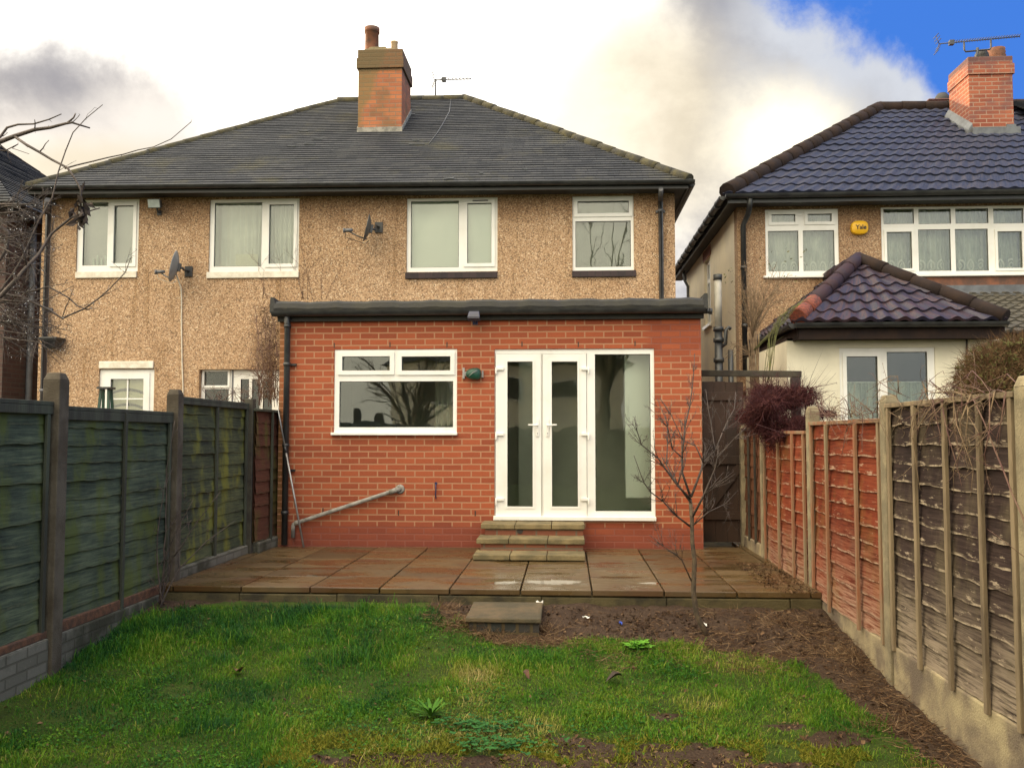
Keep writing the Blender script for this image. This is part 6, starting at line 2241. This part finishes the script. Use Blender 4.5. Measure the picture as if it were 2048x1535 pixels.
b.build("stems", M["bramble"], cr)
V, F2 = None, None
pos = np.array([tuple(P(random.gauss(540, 13), random.uniform(610, 800), Y=random.uniform(11.0, 12.6))) for k in range(1500)])
dr = rng.normal(size=(1500, 3)); dr /= np.linalg.norm(dr, axis=1)[:, None]
V, F2 = strips(1500, pos, dr, .10 * (.5 + rng.random(1500)), .0022 + .001 * rng.random(1500), .6)
mesh_np("twigs", V, F2, M["litter_leaf"], cr, np.repeat(rng.random(1500), 5))

# bramble over the right fence
bm = thing("bramble", (2.2, 5.2, 1.5), "dry bramble and clematis stems tangled over the top of the right fence", "bramble")
b, b2 = MB(), MB()
for k in range(34):
    t = random.random()
    y0 = 4.2 + 3.4 * t
    zt_ = 1.53 if y0 < 6.12 else 1.44
    p0 = Vector((2.12 + random.uniform(-.03, .1), y0, zt_ + random.uniform(-.02, .06)))
    p1 = p0 + Vector((random.uniform(-.08, .05), random.uniform(-.45, .45), random.uniform(-.05, .12)))
    p2 = p1 + Vector((random.uniform(-.06, .03), random.uniform(-.35, .35), random.uniform(-.30, .06)))
    p1.x, p2.x = min(p1.x, 2.12), min(max(p2.x, 2.02), 2.11)
    limb(b if k % 3 else b2, [p0, p1, p2], .0034, .0012, twigs=4, tl=.2, depth=0, up=-.05, spread=.9, wob=.02)
for k in range(18):                              # dense knot between the second and third battens
    y0 = random.gauss(4.95, .25)
    p0 = Vector((2.12, y0, 1.5 + random.uniform(-.02, .05)))
    p1 = p0 + Vector((random.uniform(-.05, -.01), random.uniform(-.2, .2), random.uniform(-.2, .05)))
    p2 = p1 + Vector((random.uniform(-.03, .02), random.uniform(-.2, .2), random.uniform(-.4, -.05)))
    p1.x, p2.x = min(p1.x, 2.11), min(max(p2.x, 2.04), 2.11)
    limb(b2 if k % 2 else b, [p0, p1, p2], .0038, .0012, twigs=5, tl=.2, depth=0, up=-.1, spread=.9, wob=.02)
limb(b, [(2.09, 3.9, .5), (2.07, 4.2, .95), (2.08, 4.45, 1.25), (2.10, 4.7, 1.5)], .006, .003, twigs=4, tl=.3, depth=0)
b.build("stems", M["bramble"], bm)
b2.build("dry_stems", M["twig_tan"], bm)

# ================================================================== STEPLADDER behind the left fence
sl_ = thing("stepladder", P(218, 830, Y=12.4), "small green stepladder standing in front of the white garden door", "stepladder")
tpz = P(212, 778, Y=12.4)
for s, (fx_, fy_) in enumerate(((-.16, -.2), (.16, -.2), (-.16, .25), (.16, .25))):
    b = MB()
    b.bar((tpz.x + fx_ * .35, 12.4 + fy_ * .15, tpz.z), (tpz.x + fx_, 12.4 + fy_, -.2), .035, .025, up=(0, 1, 0))
    b.build("leg", M["ladder_green"], sl_)
b = MB(); b.box(tpz.x - .09, tpz.x + .09, 12.3, 12.5, tpz.z + .001, tpz.z + .03); b.build("platform", M["black_plastic"], sl_)
for k in range(4):
    f = .25 + .2 * k
    b = MB()
    zz = tpz.z + (-.2 - tpz.z) * f
    hw = .056 + .104 * f
    b.box(tpz.x - hw, tpz.x + hw, 12.36 - .2 * f - .04, 12.36 - .2 * f + .04, zz - .012, zz + .012)
    b.build("tread", M["ladder_green"], sl_)

# ================================================================== GRASS, STRAW, LITTER
def scatter(n, x0, x1, y0, y1, cond):
    pts = []
    while len(pts) < n:
        x = rng.uniform(x0, x1, 4000)
        y = y0 + (y1 - y0) * rng.random(4000)
        for a, c_ in zip(x, y):
            k = cond(a, c_)
            if k > 0 and (k >= 1 or random.random() < k):
                pts.append((a, c_))
                if len(pts) >= n:
                    break
    return np.array(pts)


def zat(p):
    return np.array([gh(x, y) + (vn(x, y, 5, 7) - .5) * .03 for x, y in p])


def dens(x, y):
    t = turf(x, y)
    if t < .05:
        return 0
    d = t * (.35 + .65 * vn(x, y, 4.5, 11))
    # thin turf towards the camera's right, lush at the left and by the patio
    thin = max(0.0, min(1.0, (5.45 - y) / .6)) * max(0.0, min(1.0, (x + 1.6) / 1.2))
    d *= 1 - .62 * thin
    if vn(x, y, 2.4, 14) > .74:
        d *= .45
    return d


def grass(n, region, hmin, hmax, wid):
    p = scatter(n, *region, dens)
    z = zat(p)
    n = len(p)
    tuft = np.array([vn(x, y, 3.3, 21) for x, y in p])
    fine = np.array([vn(x, y, 11, 22) for x, y in p])
    lush = np.array([max(.0, min(1., (-x + .3) / 2.0)) * max(0, min(1, (y - 5.6) / 1.2)) for x, y in p])
    h = (hmin + (hmax - hmin) * rng.random(n) ** 1.6) * (.25 + .9 * tuft ** 1.5 + .5 * fine) * (.88 + .6 * lush)
    ang = rng.uniform(0, 2 * math.pi, n) 
    flow = np.array([vn(x, y, 1.7, 31) * 6.28 * 1.5 for x, y in p])
    lean = .35 + .9 * rng.random(n)
    d = np.stack([np.cos(ang) * .85 + np.cos(flow) * .25, np.sin(ang) * .85 + np.sin(flow) * .25, np.zeros(n)], 1) * lean[:, None]
    sd_ = np.stack([-np.sin(ang), np.cos(ang), np.zeros(n)], 1)
    w_ = (wid * (.6 + .8 * rng.random(n)))[:, None]
    P0 = np.stack([p[:, 0], p[:, 1], z - .006], 1)
    up = np.array([0, 0, 1.0])
    H = h[:, None]
    P1 = P0 + up * H * .5 + d * H * .22
    P2 = P0 + up * H * .88 + d * H * .62
    P3 = P0 + up * H * (.98 - .35 * lean[:, None]) + d * H * 1.05
    V = np.stack([P0 - sd_ * w_ * .8, P0 + sd_ * w_ * .8, P1 - sd_ * w_, P1 + sd_ * w_, P2 - sd_ * w_ * .7, P2 + sd_ * w_ * .7, P3], 1).reshape(-1, 3)
    o = np.arange(n)[:, None] * 7
    Fc = [np.concatenate([o + np.array([[0, 1, 3, 2]]), o + np.array([[2, 3, 5, 4]])]), o + np.array([[4, 5, 6]])]
    dry = np.array([vn(x, y, 2.1, 41) for x, y in p])
    warm = np.array([max(0., min(1., (x + 2.2) / 2.4)) for x, y in p])          # yellower, mossier turf towards the right
    at = np.clip(.04 + .42 * rng.random(n) + .26 * warm + .95 * np.clip(dry - .50, 0, 1) + .35 * (np.array([vn(x, y, 6.5, 43) for x, y in p]) - .5) - .5 * np.clip(.40 - dry, 0, 1) + (rng.random(n) > .93) * .45 - .12 * lush, 0, 1)
    return V, Fc, np.repeat(at, 7)


Va, Fa, aa = grass(150000, (-3.6, 1.95, 4.3, 7.5), .012, .046, .0017)
Vb, Fb, ab_ = grass(16000, (-3.6, 1.95, 4.3, 7.5), .035, .09, .0018)
Vc, Fc_, ac = grass(14000, (-3.6, 1.95, 2.4, 4.3), .02, .07, .0024)
o1, o2 = len(Va), len(Va) + len(Vb)
gr = mesh_np("grass", np.concatenate([Va, Vb, Vc]), Fa + [f + o1 for f in Fb] + [f + o2 for f in Fc_], M["grass_blade"], None, np.concatenate([aa, ab_, ac]))
tag(gr, "rough green lawn grass", None, None, "stuff")
gr.pop("label", None)

# clover and daisy leaves low in the turf
def cloverdens(x, y):
    return dens(x, y) * (1.0 if vn(x, y, 2.2, 91) > .55 else .12)
p = scatter(11000, -3.5, 1.95, 4.4, 7.4, cloverdens)
z = zat(p) + .008 + .02 * rng.random(len(p))
n = len(p)
a_ = rng.uniform(0, 6.28, n)
L = (.004 + .007 * rng.random(n))[:, None]
ux = np.stack([np.cos(a_), np.sin(a_), rng.normal(0, .35, n)], 1) * L
vx = np.stack([-np.sin(a_), np.cos(a_), rng.normal(0, .35, n)], 1) * L * .8
c_ = np.stack([p[:, 0], p[:, 1], z], 1)
V = np.stack([c_ - ux, c_ - ux * .3 + vx, c_ + ux, c_ - ux * .3 - vx], 1).reshape(-1, 3)
F2 = np.arange(n)[:, None] * 4 + np.array([[0, 1, 2, 3]])
tag(mesh_np("clover_leaves", V, [F2], M["grass_blade"], None, np.repeat(.05 + .45 * rng.random(n), 4)), kind="stuff")

# moss and low weeds in the thin patches
def mossdens(x, y):
    inx = -1.6 < x < 1.6 and 3.9 < y < 5.5
    return (.9 if vn(x, y, 5, 51) > .46 and inx else .0) * (1.0 if turf(x, y) > .5 else .12) * max(0., min(1., (5.15 - y) / .5))
p = scatter(30000, -1.6, 1.6, 4.3, 5.5, mossdens)
z = zat(p)
n = len(p)
d = rng.normal(size=(n, 3)) * [.8, .8, .3] + [0, 0, .7]
d /= np.linalg.norm(d, axis=1)[:, None]
V, F2 = strips(n, np.stack([p[:, 0], p[:, 1], z], 1), d, .012 + .022 * rng.random(n), .0022 + .001 * rng.random(n), .5)
tag(mesh_np("moss", V, F2, M["moss"], None, np.repeat(rng.random(n), 5)), kind="stuff")

# dead straw along the foot of the right fence, round the step and in the bed
def strawdens(x, y):
    k = 0
    if x > 1.45 and y < 7.3:
        k = .9 * max(0, min(1, (x - 1.74) / .15)) * (.4 + .6 * vn(x, y, 5, 61))
    if y > 6.2 and .1 < x < 2.1 and y < 7.5:
        k = max(k, .30 * (vn(x, y, 4, 62) > .45) + (.5 if x > 1.1 else 0) * vn(x, y, 3, 64))
    for cx_, cy_, r in ((-.82, 7.0, .22), (-.25, 6.78, .28), (-1.0, 7.2, .18), (.0, 6.75, .2)):
        if (x - cx_) ** 2 + ((y - cy_) * 1.6) ** 2 < r * r:
            k = 1
    return k
p = scatter(7000, -1.4, 2.13, 3.6, 7.5, strawdens)
z = zat(p)
n = len(p)
a_ = rng.uniform(0, 6.28, n)
d = np.stack([np.cos(a_), np.sin(a_), rng.normal(.12, .18, n)], 1)
d /= np.linalg.norm(d, axis=1)[:, None]
V, F2 = strips(n, np.stack([p[:, 0], p[:, 1], z + .006 + .03 * rng.random(n)], 1), d, .04 + .11 * rng.random(n) ** 2, .0009 + .0009 * rng.random(n), .5)
tv, tf2, n0 = [V], list(F2), len(V)
for px, py, m_, sp_ in ((885, 1238, 420, .10), (915, 1262, 260, .10), (985, 1268, 420, .13), (1085, 1262, 420, .12), (1030, 1275, 300, .14), (1690, 1300, 220, .16), (1560, 1255, 160, .2), (1760, 1400, 200, .16)):
    c_ = P(px, py, Z=-.22)
    m2 = m_
    q = np.stack([rng.normal(c_.x, sp_ * .6, m2), rng.normal(c_.y, sp_ * .35, m2)], 1)
    zz = zat(q)
    d = np.stack([rng.normal(0, .7, m2), rng.normal(0, .7, m2), .15 + .5 * rng.random(m2)], 1)
    d /= np.linalg.norm(d, axis=1)[:, None]
    a_, b_ = strips(m2, np.stack([q[:, 0], q[:, 1], zz], 1), d, .04 + .07 * rng.random(m2), .0012 + .001 * rng.random(m2), .9)
    tv.append(a_)
    tf2 += [f + n0 for f in b_]
    n0 += len(a_)
V, F2, extra = np.concatenate(tv), tf2, n0 // 5 - n
tag(mesh_np("dead_grass", V, F2, M["straw"], None, np.repeat(np.concatenate([rng.random(n), .35 + .65 * rng.random(extra)]), 5)), kind="stuff")

# leaf litter and crumbs on bare soil
def litdens(x, y):
    if y > 7.56:
        return .8 if (1.7 < x < 2.1 and y < 9.4 and x > 1.55 + .25 * vn(x, y, 4, 70)) else 0
    return (1 if turf(x, y) < .5 else .07) * (.3 + .7 * vn(x, y, 4, 71))
p = scatter(7500, -3.5, 2.12, 4.0, 9.3, litdens)
z = np.where(p[:, 1] > 7.58, .004, zat(p)) + .006
n = len(p)
a_ = rng.uniform(0, 6.28, n)
L = (.005 + .016 * rng.random(n) ** 2)[:, None]
ux = np.stack([np.cos(a_), np.sin(a_), rng.normal(0, .4, n)], 1) * L
vx = np.stack([-np.sin(a_), np.cos(a_), rng.normal(0, .4, n)], 1) * L * (.35 + .4 * rng.random(n))[:, None]
c_ = np.stack([p[:, 0], p[:, 1], z], 1)
V = np.stack([c_ - ux, c_ + vx + [0, 0, .006], c_ + ux, c_ - vx + [0, 0, .004]], 1).reshape(-1, 3)
F2 = np.arange(n)[:, None] * 4 + np.array([[0, 1, 2, 3]])
tag(mesh_np("leaf_litter", V, [F2], M["litter_leaf"], None, np.repeat(rng.random(n), 4)), kind="stuff")

# soil clods
b = MB()
p = scatter(420, .15, 2.1, 6.5, 7.5, lambda x, y: 1 if turf(x, y) < .5 else 0)
for x, y in p:
    r = .006 + .022 * random.random() ** 3
    z = gh(x, y)
    g = []
    ph = random.random() * 9
    for i in range(5):
        th = math.pi * i / 4
        g.append([(x + r * math.sin(th) * math.cos(q) * (1 + .25 * math.sin(3 * q + ph)), y + r * math.sin(th) * math.sin(q), z + r * .7 * math.cos(th)) for q in np.linspace(0, 6.283, 8)])
    b.grid(g)
tag(b.build("soil_crumbs", M["earth"]), kind="stuff")

# weeds that can be told apart
def leaf_fan(b, c_, n, L, wd, rise, lobes=0, droop=.6):
    for k in range(n):
        a_ = 2 * math.pi * k / n + random.uniform(-.25, .25)
        d = Vector((math.cos(a_), math.sin(a_), 0))
        s = Vector((-d.y, d.x, 0))
        l = L * random.uniform(.7, 1.15)
        rows = []
        m = 6
        for i in range(m + 1):
            f = i / m
            p = Vector(c_) + d * l * f * math.cos(rise * (1 - .2 * f)) + Vector((0, 0, l * (math.sin(rise) * f - droop * f * f * math.sin(rise))))
            ww = wd * math.sin(math.pi * min(1, f * .93 + .05)) ** .7 * (1 if not lobes else .55 + .45 * (i % 2))
            rows.append([p - s * ww, p + Vector((0, 0, -ww * .25)), p + s * ww])
        b.grid(rows)


def weed(px, py, name, mat, label, cat, fn):
    c_ = P(px, py, Z=-.38)
    for _ in range(6):
        c_ = P(px, py, Z=gh(c_.x, c_.y) + .01)
    r = thing(name, c_, label, cat)
    b = MB()
    fn(b, c_)
    b.build("leaves", mat, r)
    return r

weed(1278, 1298, "weed", M["weed_bright"], "bright green leafy weed at the edge of the lawn below the soil bed", "weed",
     lambda b, c_: [leaf_fan(b, Vector(c_) + Vector((dx_, dy_, .01 + dz_)), 7, .085, .020, .75, 1) for dx_, dy_, dz_ in ((0, 0, .02), (-.06, .02, 0), (.05, -.02, 0), (.03, .04, .02), (-.03, -.03, .0))])
def rosette(b, c_):
    leaf_fan(b, c_, 13, .19, .010, .95, 0, .35)
    leaf_fan(b, c_, 9, .15, .011, .5, 0, .5)
weed(862, 1432, "weed", M["weed_green"], "long-leaved green weed tuft sprawling in the lawn left of the mud", "weed", rosette)
def clover(b, c_):
    for k in range(120):
        x_, y_ = random.gauss(0, .13), random.gauss(0, .065)
        p = Vector(c_) + Vector((x_, y_, .01 + .02 * random.random()))
        for j in range(3):
            a_ = j * 2.09 + random.random()
            d = Vector((math.cos(a_), math.sin(a_), .2 + random.uniform(-.2, .3)))
            s = Vector((-math.sin(a_), math.cos(a_), random.uniform(-.2, .2)))
            l = .018 * random.uniform(.7, 1.3)
            b.poly([p, p + d * l * .6 + s * l * .6, p + d * l * 1.2, p + d * l * .6 - s * l * .6])
weed(995, 1492, "clover_patch", M["clover_green"], "low dark green clover patch beside the bare mud", "weed", clover)
weed(960, 1455, "clover_patch", M["clover_green"], "smaller clover patch just behind the clover by the mud", "weed", clover)

def brown_leaf(px, py, L, label, mat):
    c_ = P(px, py, Z=-.38)
    for _ in range(6):
        c_ = P(px, py, Z=gh(c_.x, c_.y) + .035)
    b = MB()
    a_ = random.random() * 6
    rows = []
    for i in range(7):
        f = i / 6
        ww = L * .36 * math.sin(math.pi * min(1, f * .95 + .03)) * (1 + .25 * (i % 2))
        d = Vector((math.cos(a_), math.sin(a_), 0)); s = Vector((-math.sin(a_), math.cos(a_), 0))
        p = Vector(c_) + d * L * (f - .5) + Vector((0, 0, .025 * math.sin(3 * f + 1)))
        rows.append([p - s * ww + Vector((0, 0, .5 * ww)), p - s * ww * .5 + Vector((0, 0, .1 * ww)), p, p + s * ww * .5 + Vector((0, 0, .2 * ww)), p + s * ww + Vector((0, 0, .7 * ww))])
    b.grid(rows)
    tag(b.build("fallen_leaf", mat), label, "leaf", "fallen leaves on the lawn")
brown_leaf(475, 1343, .10, "curled brown fallen leaf on the shaded grass, near the left fence", M["dry_leaf"])
brown_leaf(1228, 1357, .11, "dark brown fallen leaf on the grass below the bright weed", M["dead_leaf_dark"])
brown_leaf(1052, 1350, .06, "small pale brown fallen leaf in the middle of the lawn", M["dry_leaf"])

def scrap(px, py, sx_, sy_, label, mat, cat="litter"):
    c_ = P(px, py, Z=-.18)
    for _ in range(6):
        c_ = P(px, py, Z=gh(c_.x, c_.y) + .02)
    b = MB()
    rows = []
    for i in range(4):
        rows.append([Vector(c_) + Vector((sx_ * (j / 3 - .5) * (1 + .3 * math.sin(i * 2.1)), sy_ * (i / 3 - .5), .012 * math.sin(i * 2 + j * 1.7))) for j in range(4)])
    b.grid(rows)
    tag(b.build("litter_scrap", mat), label, cat)
scrap(1241, 1245, .022, .05, "tiny blue scrap of litter on the soil bed", M["litter_blue"])
scrap(1409, 1248, .03, .03, "small white scrap beside the young tree trunk", M["litter_white"])
scrap(1172, 1234, .05, .03, "flat white scrap on the soil right of the stepping slab", M["litter_white"])
c_ = P(1079, 1201, Y=7.56)
b = MB()
rows = []
for i in range(4):
    rows.append([Vector((c_.x + .06 * (j / 4 - .5), 7.555 - .012 * (j % 2) - .01 * i, -.075 - .02 * i + .01 * math.sin(j * 2))) for j in range(5)])
b.grid(rows)
tag(b.build("litter_scrap", M["litter_white"]), "torn white scrap caught at the patio edge above the stepping slab", "litter")

# ================================================================== BEHIND THE CAMERA: what the window panes mirror
fh = thing("facing_house", (-3.0, -26.0, -.4), "pale rendered house mirrored in the kitchen window", "house")
b = MB()
b.box(-9.0, 3.0, -30.0, -24.0, -.4, 5.0)
b.build("wall", M["side_render"], fh)
b = MB()
b.hexa([(-9.4, -30.4, 5.0), (3.4, -30.4, 5.0), (3.4, -23.6, 5.0), (-9.4, -23.6, 5.0), (-5.5, -27.2, 7.8), (-.5, -27.2, 7.8), (-.5, -26.8, 7.8), (-5.5, -26.8, 7.8)])
b.build("roof", M["slate"], fh)
for x_ in (-7.5, -4.0, -1.0):
    b = MB()
    b.box(x_, x_ + 1.6, -23.99, -23.95, 3.0, 4.3)
    wq = b.build("window", M["pvc"], fh)
    b = MB()
    b.box(x_ + .08, x_ + 1.52, -23.949, -23.94, 3.08, 4.22)
    b.build("pane", M["dark_inside"], wq)
rhg = MB()
g = []
for i in range(11):
    th = math.pi * i / 10
    g.append([(x_, -11.5 + .9 * math.cos(th) + .3 * vn(x_, i, 2.5, 80), -.5 + (1.75 + .25 * vn(x_, 0, .8, 81)) * math.sin(th) + .35 * vn(x_, i, 4, 82) * math.sin(th)) for x_ in np.arange(-12, 12.1, .12)])
rhg.grid(g)
tag(rhg.build("hedge", M["rear_hedge"]), "dark clipped hedge mirrored low in the kitchen window", "hedge")


def back_tree(x0, y0, hgt, spread_, r, label, nb_):
    t_ = thing("bare_tree", (x0, y0, -.45), label, "tree")
    b = MB()
    limb(b, [(x0, y0, -.5), (x0 - .05, y0, hgt * .14), (x0, y0, hgt * .27)], r, r * .75, twigs=0, nsides=9)
    b.build("trunk", M["bark"], t_)
    b = MB()
    for k in range(nb_):
        a_ = k * 2.4
        e = Vector((x0 + math.cos(a_) * spread_ * random.uniform(.4, 1), y0 + math.sin(a_) * spread_ * random.uniform(.2, .6), hgt * random.uniform(.5, 1)))
        s_ = Vector((x0, y0, hgt * .26))
        limb(b, [s_, s_.lerp(e, .35) + Vector((0, 0, .3)), s_.lerp(e, .7) + Vector((0, 0, .25)), e], r * .42, .014, twigs=7, tl=hgt * .2, depth=1, nsides=5, up=.15)
    b.build("branches", M["bark"], t_)


back_tree(-4.7, -6.0, 5.2, 2.6, .15, "spreading bare tree mirrored in the kitchen window", 14)
back_tree(1.3, -9.5, 11.5, 3.2, .24, "tall bare tree mirrored in the small upstairs window", 16)
